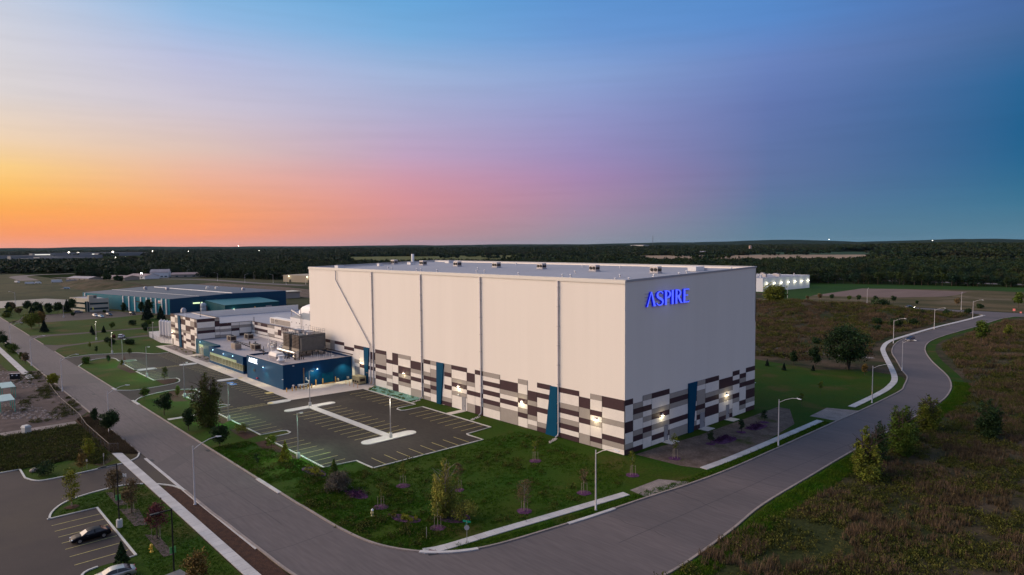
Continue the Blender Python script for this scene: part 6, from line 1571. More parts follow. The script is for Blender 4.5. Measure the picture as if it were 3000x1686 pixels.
def card_quads(P, size, rng, flat=0.0):
    """One randomly turned quad leaf per point."""
    n = len(P)
    a = rng.normal(size=(n, 3)); a[:, 2] *= (1 - flat); a /= np.linalg.norm(a, axis=1)[:, None]
    b = rng.normal(size=(n, 3)); b -= a * (a * b).sum(1)[:, None]; b /= np.linalg.norm(b, axis=1)[:, None]
    s = size * rng.uniform(.6, 1.35, n)[:, None]
    V = np.stack([P + a*s, P + b*s*.62, P - a*s, P - b*s*.62], 1).reshape(-1, 3)
    F = np.arange(n * 4).reshape(-1, 4)
    return V, F
def crown_points(kind, n, rng, H=1.0):
    """Clumped points in a crown of total tree height 1; returns points and a tint per point."""
    if kind == 'round': c, r, K, cr = np.array([0, 0, .60]), np.array([.34, .34, .38]), 34, .105
    elif kind == 'wide': c, r, K, cr = np.array([0, 0, .56]), np.array([.52, .52, .42]), 46, .12
    elif kind == 'column': c, r, K, cr = np.array([0, 0, .55]), np.array([.19, .19, .44]), 34, .075
    elif kind == 'oval': c, r, K, cr = np.array([0, 0, .60]), np.array([.24, .24, .39]), 30, .085
    elif kind == 'vase': c, r, K, cr = np.array([0, 0, .66]), np.array([.36, .36, .32]), 32, .10
    elif kind == 'shrub': c, r, K, cr = np.array([0, 0, .46]), np.array([.62, .62, .48]), 30, .17
    elif kind == 'sparse': c, r, K, cr = np.array([0, 0, .66]), np.array([.15, .15, .33]), 18, .055
    elif kind in ('cone', 'spruce', 'poplar'): K = 0
    if kind == 'poplar':
        ns = 7; K = 1; C, csz = [], []
        for j in range(ns):
            a = j*2.4 + rng.uniform(-.4, .4); rr = (0 if j == 0 else rng.uniform(.07, .20)); hj = 1.0 if j == 0 else rng.uniform(.58, .92)
            for z in np.arange(.07, hj, .055):
                f = (z / hj); w = .085 * (1 - f)**.6 * (.55 + min(f*3, 1)*.45) + .012
                C.append([rr*math.cos(a)*(.45 + .75*f) + rng.normal()*w*.6, rr*math.sin(a)*(.45 + .75*f) + rng.normal()*w*.6, z]); csz.append(w)
        C = np.array(C); csz = np.array(csz); K = len(C); pr_ = csz**1.6; k = rng.choice(K, n, p=pr_/pr_.sum())
        P = C[k] + rng.normal(size=(n, 3)) * csz[k][:, None] * np.array([.62, .62, .55]); P[:, 2] = np.clip(P[:, 2], .01, 1.03)
        t = rng.uniform(.6, 1.4, K)[k] * rng.uniform(.8, 1.2, n)
    elif K:
        u = rng.normal(size=(K, 3)); u /= np.linalg.norm(u, axis=1)[:, None]
        rad = rng.uniform(.35, 1.0, K) ** .6
        C = c + u * rad[:, None] * r * .86
        if kind == 'column': C[:, :2] *= (1.15 - .55 * np.clip((C[:, 2] - .2) / .8, 0, 1))[:, None]
        if kind == 'vase': C[:, :2] *= (.45 + .75 * np.clip((C[:, 2] - .35) / .6, 0, 1))[:, None]
        if kind == 'oval': C[:, :2] *= (1.2 - .6 * np.clip((C[:, 2] - .25) / .75, 0, 1))[:, None]
        k = rng.integers(0, K, n); csz = rng.uniform(.7, 1.35, K)
        P = C[k] + rng.normal(size=(n, 3)) * cr * csz[k][:, None] * np.array([.62, .62, .5])
        t = rng.uniform(.62, 1.38, K)[k] * rng.uniform(.8, 1.2, n)
    else:
        z = 1 - rng.uniform(0, 1, n) ** .55 * .90
        wd = (.24 if kind == 'cone' else .27)
        lay = 1.0 if kind == 'cone' else (.72 + .28 * ((z * 13) % 1.0)[::1])
        rr = (1 - z) * wd * 1.25 * lay * rng.uniform(.35, 1.0, n) ** .4 + .008
        th = rng.uniform(0, 2*math.pi, n); rr = rr * (1 + .18*np.sin(th*3 + z*17) + .12*np.sin(th*7 - z*31))
        P = np.stack([rr*np.cos(th), rr*np.sin(th), z - (.0 if kind == 'cone' else .18*rr)], 1)
        t = rng.uniform(.65, 1.35, n) * (1 + .22*np.sin(th*3 + z*23))
    return P, np.clip(t, .4, 1.7)
def wood_mesh(kind, rng, bark, H, stems=1):
    mb = MB()
    base_r = {'spruce': .018, 'cone': .014, 'column': .014, 'sparse': .008, 'shrub': .012}.get(kind, .02)
    for s_ in range(stems):
        a0 = rng.uniform(0, 6.28); lx, ly = (.05*math.cos(a0), .05*math.sin(a0)) if stems > 1 else (0, 0)
        topz = .9 if kind not in ('shrub',) else .6
        pts = [(lx*.2, ly*.2, 0), (lx*.8 + rng.uniform(-.008, .008), ly*.8, .25), (lx*1.4, ly*1.4 + rng.uniform(-.012, .012), .5), (lx*1.8, ly*1.8, topz)]
        mb.tube([tuple(c*H for c in p) for p in pts], [base_r*H, base_r*.8*H, base_r*.5*H, base_r*.12*H], 7)
        nl = {'spruce': 0, 'cone': 8, 'sparse': 9}.get(kind, 12)
        for k in range(nl):
            z0 = rng.uniform(.22 if kind != 'sparse' else .38, .75); a = rng.uniform(0, 6.28)
            w = {'column': .13, 'sparse': .10, 'oval': .17, 'cone': .13, 'wide': .40, 'shrub': .5}.get(kind, .25) * rng.uniform(.6, 1)
            q0 = (lx*1.3, ly*1.3, z0); q1 = (lx + w*.5*math.cos(a), ly + w*.5*math.sin(a), z0 + .09); q2 = (lx + w*math.cos(a), ly + w*math.sin(a), z0 + rng.uniform(.14, .24))
            mb.tube([tuple(c*H for c in p) for p in (q0, q1, q2)], [base_r*.38*H, base_r*.25*H, base_r*.08*H], 5)
    return mb.mesh('trunk', bark)
_tree_cache = {}
def tree_meshes(kind, leaf, n, H, seed, size=None, stems=1, bark=None):
    key = (kind, leaf, n, H, seed)
    if key not in _tree_cache:
        rng = np.random.default_rng(seed)
        P, t = crown_points(kind, n, rng); P = P * H
        V, F = card_quads(P, size or H * .022, rng)
        T = np.repeat(t, 4)[:, None] * np.array([1, 1, 1]) * np.repeat(rng.uniform(.92, 1.08, (n, 3)), 4, 0)
        _tree_cache[key] = (np_mesh('crown', V, F, [LM[leaf]], tint=T), wood_mesh(kind, rng, bark or m_bark, H, stems))
    return _tree_cache[key]
def tree(name, label, loc, kind, leaf, H, n=2500, seed=0, rz=0.0, scale=1.0, group=None, size=None, stems=1, bark=None, cat='tree', zs=1.0, xs=1.0):
    c, w = tree_meshes(kind, leaf, n, H, seed, size, stems, bark)
    t = thing(name, label, cat, (loc[0], loc[1], loc[2] if len(loc) > 2 else 0), rz, group); t.scale = (scale * xs, scale * xs, scale * zs)
    link('crown', c, None, t); link('trunk', w, None, t)
    return t
def stakes(t, H=1.8, r=.55, n=3):
    mb = MB()
    for k in range(n):
        a = 2*math.pi*k/n + .4; mb.tube([(r*math.cos(a), r*math.sin(a), 0), (r*.9*math.cos(a), r*.9*math.sin(a), H)], .035, 5)
        mb.tube([(r*.9*math.cos(a), r*.9*math.sin(a), H - .15), (0, 0, H - .1)], .015, 4)
    mb.build('stake', m_bark_pale, t)
def mulch_ring(t, r=1.1, m=None):
    rr = random.Random(t.name); poly = [(r*(1 + rr.uniform(-.1, .1))*math.cos(2*math.pi*k/18), r*(1 + rr.uniform(-.1, .1))*math.sin(2*math.pi*k/18), .045 + 0*rr.uniform(0, 1)) for k in range(18)]
    MB().add([(0, 0, .16)] + [tuple(p) for p in poly], [(0, k + 1, (k + 1) % 18 + 1) for k in range(18)]).build('mulch_ring', m or m_mulch_p, t)

# --- named trees near the camera and round the buildings
tree('maple_tree', 'big dark olive tree with joined crowns, largest beside the car park', (-76.9, -49.6), 'poplar', 'deep', 12.6, 12000, 11, stems=3, size=.18, xs=1.0)
tree('maple_tree', 'dark rounded tree on a bare trunk left of the footpath across the lawn', (-94.9, -53.4), 'round', 'dark', 5.7, 3000, 12, size=.17)
tree('young_tree', 'small green tree at the lot entrance curve, leftmost on that lawn', (-116.4, -52.2), 'round', 'green', 3.4, 1600, 13, size=.13)
tree('maple_tree', 'dark slim tree beside the footpath, left of the big olive tree trunk', (-76.5, -53.6), 'oval', 'dark', 5.0, 2600, 14, size=.16)
tree('maple_tree', 'dark rounded tree on a bare trunk on the lawn right of the big olive tree', (-59.4, -53.0), 'round', 'dark', 4.8, 2600, 15, size=.16)
tree('dense_tree', 'dense dark round tree on the street verge beside a street lamp', (-83.2, -67.2), 'vase', 'dark', 5.6, 5000, 16, size=.15)
tree('young_tree', 'small dark tree on the verge behind the dense round tree', (-98.8, -66.9), 'oval', 'dark', 3.4, 1500, 17, size=.13)
tree('dense_tree', 'bright yellow-green round tree at the edge of the dirt yard', (-151.9, -66.9), 'round', 'yellow', 4.4, 2600, 18, size=.17)
tree('young_tree', 'slender green-yellow tree in the mulch beside the small corner bay', (-113.4, -45.0), 'column', 'olive', 3.2, 1200, 19, size=.11)
tree('sapling', 'yellowing feathery sapling in the left weeds by the fence', (-68.4, -73.6), 'column', 'yellow', 4.8, 1500, 20, size=.11)
tree('birch_tree', 'tall yellow-green birch clump on the corner lawn, largest tree there', (-1.2, -41.3), 'poplar', 'birch', 9.0, 9000, 21, stems=3, bark=m_bark_pale, size=.13, xs=.95)
t = tree('birch_tree', 'low yellow-green shrub birch growing at the right foot of the tall birch clump', (1.6, -39.9), 'shrub', 'birch', 3.2, 1500, 22, stems=3, size=.13)
SAP = [('brownish staked sapling directly behind the tall birch clump', (-7.9, -33.4), 'brown', 4.9), ('staked olive sapling in front of the tall birch clump', (1.4, -44.5), 'olive', 4.2),
       ('staked olive sapling between the hydrant and the near car park corner', (-10.7, -46.2), 'olive', 4.3), ('staked sapling on the lawn below the south row of parking bays', (-15.8, -38.8), 'olive', 4.5),
       ('thin staked sapling on the front lawn nearest the warehouse wall', (-9.5, -14.2), 'olive', 4.2), ('thin staked sapling just below the warehouse corner', (7.5, -7.6), 'olive', 4.6),
       ('thin brownish staked sapling on the lawn left of the right street lamp', (7.1, -19.8), 'brown', 4.6), ('bare-looking staked sapling at the left end of the brown soil patch', (7.5, 5.2), 'olive', 5.0),
       ('bushy staked sapling nearest the right pavement, left of the lamp', (5.7, -31.7), 'brown', 5.4)]
for i, (lb, loc, lf, h) in enumerate(SAP):
    t = tree('sapling', lb, loc + (.02,), 'sparse' if i != 8 else 'oval', lf, h, 420 if i != 8 else 900, 30 + i, size=.10, group='staked saplings with purple mulch round the warehouse', bark=m_bark_pale); stakes(t); mulch_ring(t, 1.15 if i else .9)
for i, (lb, loc) in enumerate((('small sapling left of the nearer purple flower bed on the soil', (7.4, 17.9)), ('small sapling between the two purple flower beds on the soil', (7.6, 29.8)), ('small sapling at the far end of the brown soil patch', (7.3, 40.5)))):
    t = tree('sapling', lb, loc + (.02,), 'oval', 'dark', 3.0, 700, 45 + i, size=.10); mulch_ring(t, 1.0)
tree('smoke_bush', 'round smoky grey-brown bush on the lawn left of the birch', (-21.4, -47.6), 'shrub', 'smoke', 3.3, 5200, 50, size=.10, stems=3, cat='bush')
tree('young_tree', 'green cone-shaped small tree just behind the smoky grey bush', (-25.0, -46.4), 'cone', 'green', 4.2, 2200, 51, size=.12)
tree('young_tree', 'yellow-green small tree at the near mulch bed by the car park kerb', (-41.3, -47.6), 'cone', 'yellow', 4.1, 1600, 52, size=.12)
tree('sapling', 'thin dark sapling alone on the lawn below the mulch bed', (-41.1, -52.9), 'sparse', 'dark', 3.2, 420, 53, size=.1)
tree('young_tree', 'small round olive tree on the grass nose at the car park kerb', (-50.2, -46.4), 'round', 'olive', 3.2, 1200, 54, size=.12)
tree('young_tree', 'small olive bush in the mulch behind the big olive tree', (-66.5, -46.0), 'shrub', 'olive', 2.4, 900, 55, size=.11)
tree('young_tree', 'tall thin green tree on the far parking island', (-139.2, -41.0), 'column', 'green', 4.6, 800, 56, size=.12)
# near lower left lot
t = tree('maple_tree', 'pale yellow-green tree at the tip of the near grass island', (-44.0, -80.5), 'column', 'yellow', 6.5, 1500, 60, size=.12, bark=m_bark_pale); mulch_ring(t, 1.0, m_mulch)
tree('maple_tree', 'orange-brown tree behind the first black lamp post', (-43.6, -74.8), 'oval', 'brown', 5.2, 1900, 61, size=.11)
t = tree('maple_tree', 'reddish narrow tree right of the first black lamp post', (-34.9, -74.4), 'oval', 'brown', 5.6, 1700, 62, size=.11); stakes(t)
t = tree('maple_tree', 'plum-red tree between the two black lamp posts', (-22.6, -74.2), 'oval', 'plum', 5.2, 2000, 63, size=.12); stakes(t, 2.0, .7)
tree('maple_tree', 'orange tree at the bottom edge beside the black transformer cabinet', (-2.6, -75.4), 'oval', 'orange', 5.6, 2600, 64, size=.13)
tree('conifer', 'small dark pine beside the silver car', (-17.6, -79.6), 'cone', 'dark', 3.0, 1600, 65, size=.13)
tree('conifer', 'small dark pine on the grass left of the boulder', (-64.6, -81.2), 'shrub', 'dark', 2.6, 1300, 66, size=.12)
tree('sapling', 'yellow-leaved sapling in mulch beside the small white sign', (-62.6, -75.8), 'column', 'orange', 4.2, 900, 67, size=.11)
# right-hand roadside group
RG = [('leftmost bushy green tree of the group on the right roadside', (35.2, 20.4), 8.8, 'olive', 9500), ('tallest bushy tree, second from the left in the right roadside group', (35.9, 37.6), 9.6, 'green', 9500), ('slim darker tree between the two large roadside trees', (34.2, 30.0), 7.6, 'dark', 2600),
      ('rearmost round tree of the right roadside group near the bend', (34.4, 58.2), 8.0, 'olive', 8000), ('dark green tree standing apart in the field right of the roadside group', (44.2, 62), 8.2, 'dark', 7000), ('small green tree filling the gap of the right roadside group', (33.8, 46.2), 6.8, 'green', 2800),
      ('low green shoots at the foot of the leftmost roadside tree', (36.6, 18.2), 3.2, 'olive', 1600)]
for i, (lb, loc, h, lf, n) in enumerate(RG): tree('willow_tree', lb, loc, 'poplar' if h > 5 else 'shrub', lf, h, n, 70 + i, size=.15, stems=3, xs=1.25 if h > 5 else 1)
tree('conifer', 'small bushy green tree in the field right of the far bend', (11.9, 208.5), 'oval', 'green', 9.4, 2200, 80, size=.28); tree('young_tree', 'faint small tree right of the bushy field tree', (16, 232), 'oval', 'olive', 6, 900, 81, size=.25)
tree('willow_tree', 'large dark spreading tree left of the winding road', (-3.4, 117.6), 'wide', 'dark', 15.4, 8500, 82, size=.30, stems=4, zs=1.0, scale=.92)
tree('willow_tree', 'dark tree joined to the left of the large spreading tree', (-11.4, 111.9), 'oval', 'dark', 7.4, 2400, 83, size=.24); tree('willow_tree', 'small dark feathery tree left of the path', (-19.2, 114), 'oval', 'dark', 4.6, 1400, 84, size=.2)
for x, y, h, lb in ((-23.9, 105.6, 2.3, 'leftmost of three small dark conifers on the side lawn'), (-16.9, 102.4, 2.4, 'middle of three small dark conifers on the side lawn'), (-10.2, 107.7, 2.0, 'rightmost of three small dark conifers on the side lawn')):
    tree('conifer', lb, (x, y), 'spruce', 'spruce', h, 900, 85, size=.12)
tree('young_tree', 'small yellow tree at the right edge of the side lawn', (3.3, 111.7), 'oval', 'orange', 3.6, 700, 86, size=.16); tree('young_tree', 'thin pale tree alone in the middle of the side lawn', (5.0, 76), 'sparse', 'olive', 4.2, 350, 87, size=.12)
tree('young_tree', 'thin pale tree on the side lawn near the driveway stub', (7.0, 60), 'sparse', 'olive', 3.6, 300, 88, size=.12)
tree('oak_tree', 'very large round olive-brown bush tree before the far white hall', (-115.2, 302.5), 'wide', 'olive', 12.6, 8000, 89, size=.38, stems=3, scale=1.06, zs=1.0)
tree('oak_tree', 'dark bush trailing off the right side of the very large round bush', (-98, 308), 'shrub', 'dark', 4.5, 1500, 90, size=.35); tree('oak_tree', 'brownish scrub in front of the very large round bush', (-118, 286), 'shrub', 'brown', 5.5, 1800, 91, size=.35)
JS = [(-120.1, 361), (-113.1, 364), (-106.4, 367), (-94.9, 366), (-90.3, 370), (-79.9, 370), (-69.4, 371), (-55.3, 368), (-34.7, 372)]
JL = ['smallest pale', 'brown vase-shaped', 'dark round-headed', 'loose green', 'dark vase-shaped', 'lamp-side', 'tall dark', 'low bushy', 'brown tall']
for i, ((x, y), a) in enumerate(zip(JS, JL)): tree('young_tree', a + ' young tree in the row along the crossing road, number %s from the left' % ['one', 'two', 'three', 'four', 'five', 'six', 'seven', 'eight', 'nine'][i], (x, y), 'vase', ['brown', 'brown', 'dark', 'green', 'dark', 'dark', 'dark', 'dark', 'brown'][i], [2.8, 4.5, 4.3, 4, 4.4, 4.3, 5, 2.6, 5.4][i], 900, 92, size=.28, rz=i)
for x, y, h, lb in ((-975, 95, 23, 'tallest dark tree before the woods, behind the nearer long barn'), (-960, 84, 18, 'tall dark tree left of the tallest one behind the barns'), (-905, 118, 17, 'tall dark tree behind the second long barn'), (-838, 88, 9, 'round dark tree in front of the long barns'), (-765, 84, 9, 'round dark tree on the meadow before the third barn')):
    tree('oak_tree', lb, (x, y), 'wide', 'dark', h, 2600, 97, size=.75)
tree('oak_tree', 'dense dark green bush left of the crossing road start', (-57, 306), 'shrub', 'dark', 8.4, 3200, 93, size=.36); tree('oak_tree', 'dark bush at the right end of the far meadow hedge', (-22, 366), 'shrub', 'dark', 3.2, 800, 94, size=.3)
tree('oak_tree', 'tall tree at the right edge beyond the crossing road', (-7.0, 385), 'oval', 'green', 9.4, 2000, 95, size=.4)
for i, (x, y, h, w) in enumerate(((-28, 240, 4.5, 2.6), (-38, 246, 3.6, 2.0), (-24, 252, 3.2, 2.2), (-34, 300, 3.6, 2.4), (-44, 318, 3.2, 2.2), (-26, 315, 3.0, 2.6), (-20, 330, 2.8, 1.6), (-30, 222, 2.6, 2.0), (-38, 200, 2.6, 2), (-33, 165, 2.4, 1.8))):
    tree('scrub_bush', ['large dark scrub bush nearest the lamp post at the road curve', 'dark scrub bush left of the one at the road curve', 'low scrub bush behind the one at the road curve', 'dark scrub bush on the far slope of the mound', 'scrub bush close to the crossing road, left', 'scrub bush close to the crossing road, middle', 'small scrub bush nearest the far junction', 'scrub bush in the hollow beside the curved pavement', 'low scrub bush on the slope above the curved pavement', 'small scrub bush behind the big spreading tree'][i], (x, y), 'shrub', 'dark', h, 1500, 96 + i % 2, size=.28, rz=i*1.3, scale=1.0, group='scrub bushes left of the winding road', cat='bush')

# left: bushes and conifers
AB = [('big rounded olive and yellow bush tree at the first far driveway', (-327.1, -49.9), 7.6, 'olive', 'wide'), ('orange-brown bush tree behind the olive one at the far driveway', (-333.5, -46), 7.4, 'orange', 'round'), ('dark conical spruce right of the olive bush tree', (-305.8, -47.7), 5.4, 'spruce', 'spruce'),
      ('first small dark pine on the driveway lawn, from the left', (-287.0, -31.8), 2.6, 'spruce', 'spruce'), ('second small dark pine on the driveway lawn', (-277.1, -33.0), 2.0, 'spruce', 'spruce'), ('small dark pine behind the lit lamp post by the driveway', (-282.8, -27.8), 2.6, 'spruce', 'spruce'),
      ('small dark round bush left of the white car', (-245.1, -34.0), 1.9, 'dark', 'shrub'), ('small dark bush below the white car', (-237.5, -34.0), 1.9, 'dark', 'shrub'), ('left of two small dark bushes right of the far lamp posts', (-232.6, -29.7), 1.8, 'dark', 'shrub'), ('right of two small dark bushes right of the far lamp posts', (-229.9, -28.7), 1.8, 'dark', 'shrub'),
      ('green bush tree on the lawn before the silo yard', (-294.5, -21.8), 3.0, 'green', 'round'), ('reddish small tree beside the white car bonnet', (-250.7, -30.4), 1.9, 'plum', 'oval'), ('small round green bush at the tip of the entrance lawn', (-191.2, -51.7), 2.0, 'green', 'shrub'),
      ('small dark tree in the white office car park, left', (-378.9, -23.8), 2.2, 'dark', 'round'), ('small dark tree in the white office car park, right', (-384.7, -6.7), 2.0, 'dark', 'round'),
      ('low dark hedge bush on the lawn behind the driveway, left part', (-306, -10), 2.6, 'dark', 'shrub'), ('low dark hedge bush on the lawn behind the driveway, middle part', (-300, -4.5), 2.4, 'green', 'shrub'), ('low dark hedge bush on the lawn behind the driveway, right part', (-288, -9), 2.2, 'dark', 'shrub'), ('low dark hedge bush nearest the silo yard gate', (-276, -11.5), 1.8, 'dark', 'shrub')]
for i, (lb, loc, h, lf, kd) in enumerate(AB): tree('bush' if h < 3.2 else 'garden_tree', lb, loc, kd, lf, h, 1500 if h < 4 else 3200, 110 + i, size=.16 if h < 4 else .26, cat='bush' if h < 3.2 else 'tree', scale=1.25 if h < 3.2 else 1.1)
SPR = [((-381.6, 3.0), 6.8, 'column', 'dark hedge-like tree against the teal wall, left'), ((-366.4, 9.0), 7.6, 'oval', 'dark tree against the teal wall, second from the left'), ((-357.4, 10.6), 9.6, 'oval', 'tallest dark tree against the teal wall'), ((-332, 3.5), 10.2, 'spruce', 'large dark spruce at the near teal wall corner, left of two'), ((-322, 7.5), 8.0, 'spruce', 'large dark spruce beside the chequered tower, right of two'), ((-326, 1), 7.2, 'spruce', 'dark spruce in front of the two large spruces'),
       ((-410.5, -39.5), 5.4, 'spruce', 'leftmost dark spruce left of the white office car park'), ((-410.9, -34.7), 5.6, 'spruce', 'second dark spruce left of the white office car park'), ((-408.0, -26.6), 7.2, 'round', 'green round tree right of the two spruces by the pond'), ((-411.4, -21.5), 8.2, 'spruce', 'dark spruce left of the white office'), ((-412, -18.6), 9.4, 'oval', 'tallest dark tree touching the white office'), ((-408, -31), 4.6, 'round', 'small dark round tree between the spruces and the green tree')]
for i, (loc, h, kd, lb) in enumerate(SPR): tree('spruce_tree' if kd == 'spruce' else 'dark_tree', lb, loc, kd, 'spruce' if kd == 'spruce' else 'dark', h, 2600, 140 + i, size=.30)
for i, (x, y, h, lf, kd) in enumerate(((-452, -44, 6, 'brown', 'oval'), (-440, -38, 7, 'dark', 'round'), (-437, -33, 6.5, 'dark', 'wide'), (-433, -28, 5.5, 'dark', 'round'), (-445, -47, 5, 'dark', 'round'), (-430, -48, 4, 'olive', 'round'), (-420, -50, 3, 'dark', 'shrub'), (-415, -45, 5.2, 'brown', 'round'), (-424, -36, 5, 'dark', 'round'), (-470, -44, 4.6, 'dark', 'round'), (-405, -52, 3.2, 'olive', 'shrub'))):
    tree('pond_tree', 'dark garden tree in the belt between the pond and the street', (x, y), kd, lf, h, 1500, 160 + i, size=.32, group='trees in the belt between the pond and the left street')
for i, (x, y, h, lf, kd, lb) in enumerate(((-269.6, -68.0, 6.4, 'dark', 'round', 'farthest dark tree on the left street verge'), (-264.5, -67.2, 4.8, 'dark', 'round', 'dark bushy tree beside the farthest verge tree'), (-238.3, -67.0, 3.9, 'green', 'shrub', 'large green bush on the verge beyond the black bin'), (-216.5, -66.9, 3.2, 'olive', 'column', 'narrow olive tree just beyond the black bin'), (-205.5, -67.0, 4.2, 'brown', 'oval', 'loose brown-green tree on the verge nearest the pavement end'), (-247, -67.4, 3.4, 'dark', 'round', 'small dark tree between the verge bushes'))):
    tree('verge_tree', lb, (x, y), kd, lf, h, 1900, 180 + i, size=.17)
for i, (x, y, h, lf, kd) in enumerate(((-198.7, -36.5, 3.0, 'green', 'oval'), (-212, -44.5, 3.2, 'dark', 'sparse'), (-219, -38.5, 3.4, 'green', 'sparse'), (-226, -44, 3, 'olive', 'sparse'), (-170, -45.5, 3.4, 'olive', 'sparse'), (-186, -46, 3, 'dark', 'oval'))):
    tree('young_tree', 'thin young tree on the lawns around the far lot entrance', (x, y), kd, lf, h, 600, 190 + i, size=.14, group='thin young trees round the far lot entrance')

# --- flower beds with purple mulch and tufts
def flower_bed(name, label, poly, n, col, h=.55, lump=True, m=None):
    t = thing(name, label, 'flower bed'); cx = sum(p[0] for p in poly)/len(poly); cy = sum(p[1] for p in poly)/len(poly)
    MB().prism(smooth_line(poly + [poly[0]], 3)[:-1], .0, .09).build('mulch', m or m_mulch_p, t)
    rng = np.random.default_rng(int(abs(cx*10)) + n)
    xs = [p[0] for p in poly]; ys = [p[1] for p in poly]; x = rng.uniform(min(xs), max(xs), n*4); y = rng.uniform(min(ys), max(ys), n*4); k = in_poly(x, y, [(cx + (a-cx)*.85, cy + (b-cy)*.85) for a, b in poly]); x, y = x[k][:n], y[k][:n]
    for j, (a, b) in enumerate(zip(x, y)):
        q = rng.normal(size=(70, 3)) * np.array([.2, .2, .18]) * h / .55; q[:, 2] = np.abs(q[:, 2]) + .12; V, F = card_quads(q, .09, rng)
        if j == 0: me = np_mesh('plant', V, F, [LM[col]], tint=np.repeat(rng.uniform(.6, 1.4, 70), 4)[:, None]*np.ones(3))
        o = link('plant', me, None, t, loc=(a, b, .05), rz=j*1.1)
        o.scale = (1, 1, float(rng.uniform(.7, 1.4)))
    return t
LM['violet'] = leafmat('leaf_violet', (0.055, 0.016, 0.050), (0.085, 0.026, 0.075))
flower_bed('flower_bed', 'purple mulch bed with yellow tufts below the car park corner', [(-36.2, -46.3), (-34.5, -45.0), (-31, -45.0), (-29.2, -46.0), (-31, -47.2), (-35, -47.4)], 14, 'yellow')
flower_bed('flower_bed', 'dark purple flower bed right of the smoky bush', [(-20.6, -46.9), (-18.5, -45.4), (-15.8, -45.4), (-15.4, -46.6), (-18, -47.8)], 16, 'violet', .8)
flower_bed('flower_bed', 'purple mulch bed with yellow tufts right of the pale hydrant', [(-7.6, -46.9), (-5.5, -45.2), (-2.6, -44.6), (-2.2, -45.8), (-4.6, -47.4)], 11, 'yellow')
flower_bed('flower_bed', 'purple mulch patch at the foot of the tall birch clump', [(-2.8, -42.2), (.6, -42.6), (2.6, -40.6), (1.6, -38.8), (-1.8, -39.2)], 4, 'birch', .4)
flower_bed('flower_bed', 'nearer purple flower bed on the brown soil beside the side wall', [(6.6, 19.2), (9.2, 19.6), (9.4, 24.8), (6.8, 24.6)], 18, 'violet', .7)
flower_bed('flower_bed', 'farther purple flower bed on the brown soil beside the side wall', [(6.6, 33.0), (9.0, 33.2), (9.2, 38.2), (6.8, 38.0)], 16, 'violet', .7)
rng = np.random.default_rng(5); q = rng.normal(size=(60, 3)) * np.array([.2, .2, .16]); q[:, 2] = np.abs(q[:, 2]) + .05; V, F = card_quads(q, .10, rng); tuft_me = np_mesh('bed_shrub', V, F, [LM['olive']], tint=np.repeat(rng.uniform(.6, 1.3, 60), 4)[:, None]*np.ones(3))
for j in range(26):
    bx_ = rng.uniform(-86, -67); o = link('bed_shrub', tuft_me, None, None, loc=(bx_, rng.choice([-1.6, -3.6]) + rng.uniform(-.4, .4), .06), rz=float(rng.uniform(0, 6))); tag(o, 'small green tuft in the pale stone bed below the warehouse wall', 'shrub', 'green tufts in rows in the pale stone bed')
for j in range(22):
    bx_ = rng.uniform(-213, -164); 
    if -185 < bx_ < -179: continue
    o = link('bed_shrub', tuft_me, None, None, loc=(bx_, -18.5 + rng.uniform(-1.5, 1.5), .06), rz=float(rng.uniform(0, 6))); tag(o, 'small dark tuft in the brown rock bed before the entry', 'shrub', 'tufts in the rock beds before the office entry')

# --- grass and weeds (stuff)
def tuft_template(n, h, w, seed, mi, curl=.35):
    r = np.random.default_rng(seed); V, F, T = [], [], []
    for k in range(n):
        a = r.uniform(0, 6.28); b = r.uniform(0, 6.28); rad = r.uniform(0, w); x, y = rad*math.cos(a), rad*math.sin(a); hh = h*r.uniform(.5, 1.2); bl = .02 + h*.03
        lean = curl*hh*r.uniform(.3, 1.3)
        V += [(x - bl*math.sin(b), y + bl*math.cos(b), 0), (x + bl*math.sin(b), y - bl*math.cos(b), 0), (x + lean*math.cos(b), y + lean*math.sin(b), hh)]
        F.append((3*k, 3*k+1, 3*k+2)); c = r.uniform(.6, 1.45); T += [(c, c, c)]*3
    return (np.array(V), np.array(F), np.array(T), mi)
def bush_template(n, h, w, size, seed, mi):
    r = np.random.default_rng(seed); P = r.normal(size=(n, 3)) * np.array([w*.45, w*.45, h*.32]); P[:, 2] = np.abs(P[:, 2]) + h*.1
    V, F = card_quads(P, size, r); F = np.concatenate([F[:, :3], F[:, [0, 2, 3]]]); return (V, F, np.repeat(r.uniform(.55, 1.45, n), 4)[:, None]*np.ones(3), mi)
def spread(n, x0, x1, y0, y1, inside, keep=None, smin=.7, smax=1.3, zf=None, seed=1, clump=None):
    r = np.random.default_rng(seed); x = r.uniform(x0, x1, n); y = r.uniform(y0, y1, n); k = in_poly(x, y, inside)
    if keep is not None: k &= keep(x, y)
    if clump is not None:
        c, thr = clump; k &= (fbm(x, y, c, seed + 5) + r.normal(0, .22, n)) > thr
    x, y = x[k], y[k]; m = len(x); z = np.zeros(m) if zf is None else zf(x, y); s = r.uniform(smin, smax, m)
    return np.stack([x, y, z, r.uniform(0, 6.28, m), s, s*r.uniform(.75, 1.3, m)], 1)
m_tg = mat('grass_blade', (0.028, 0.088, 0.003), (0.055, 0.092, 0.006), scale=.3, rough=.9, spec=.1, tint='tint')
m_td = mat('dry_grass', (0.150, 0.102, 0.062), (0.070, 0.052, 0.028), scale=.12, rough=.9, spec=.1, tint='tint')
m_tw = mat('weed_leaf', (0.046, 0.056, 0.010), (0.075, 0.075, 0.016), scale=.1, rough=.9, spec=.1, tint='tint')
m_ty = mat('goldenrod', (0.15, 0.13, 0.04), (0.10, 0.09, 0.025), scale=.2, rough=.9, spec=.1, tint='tint')
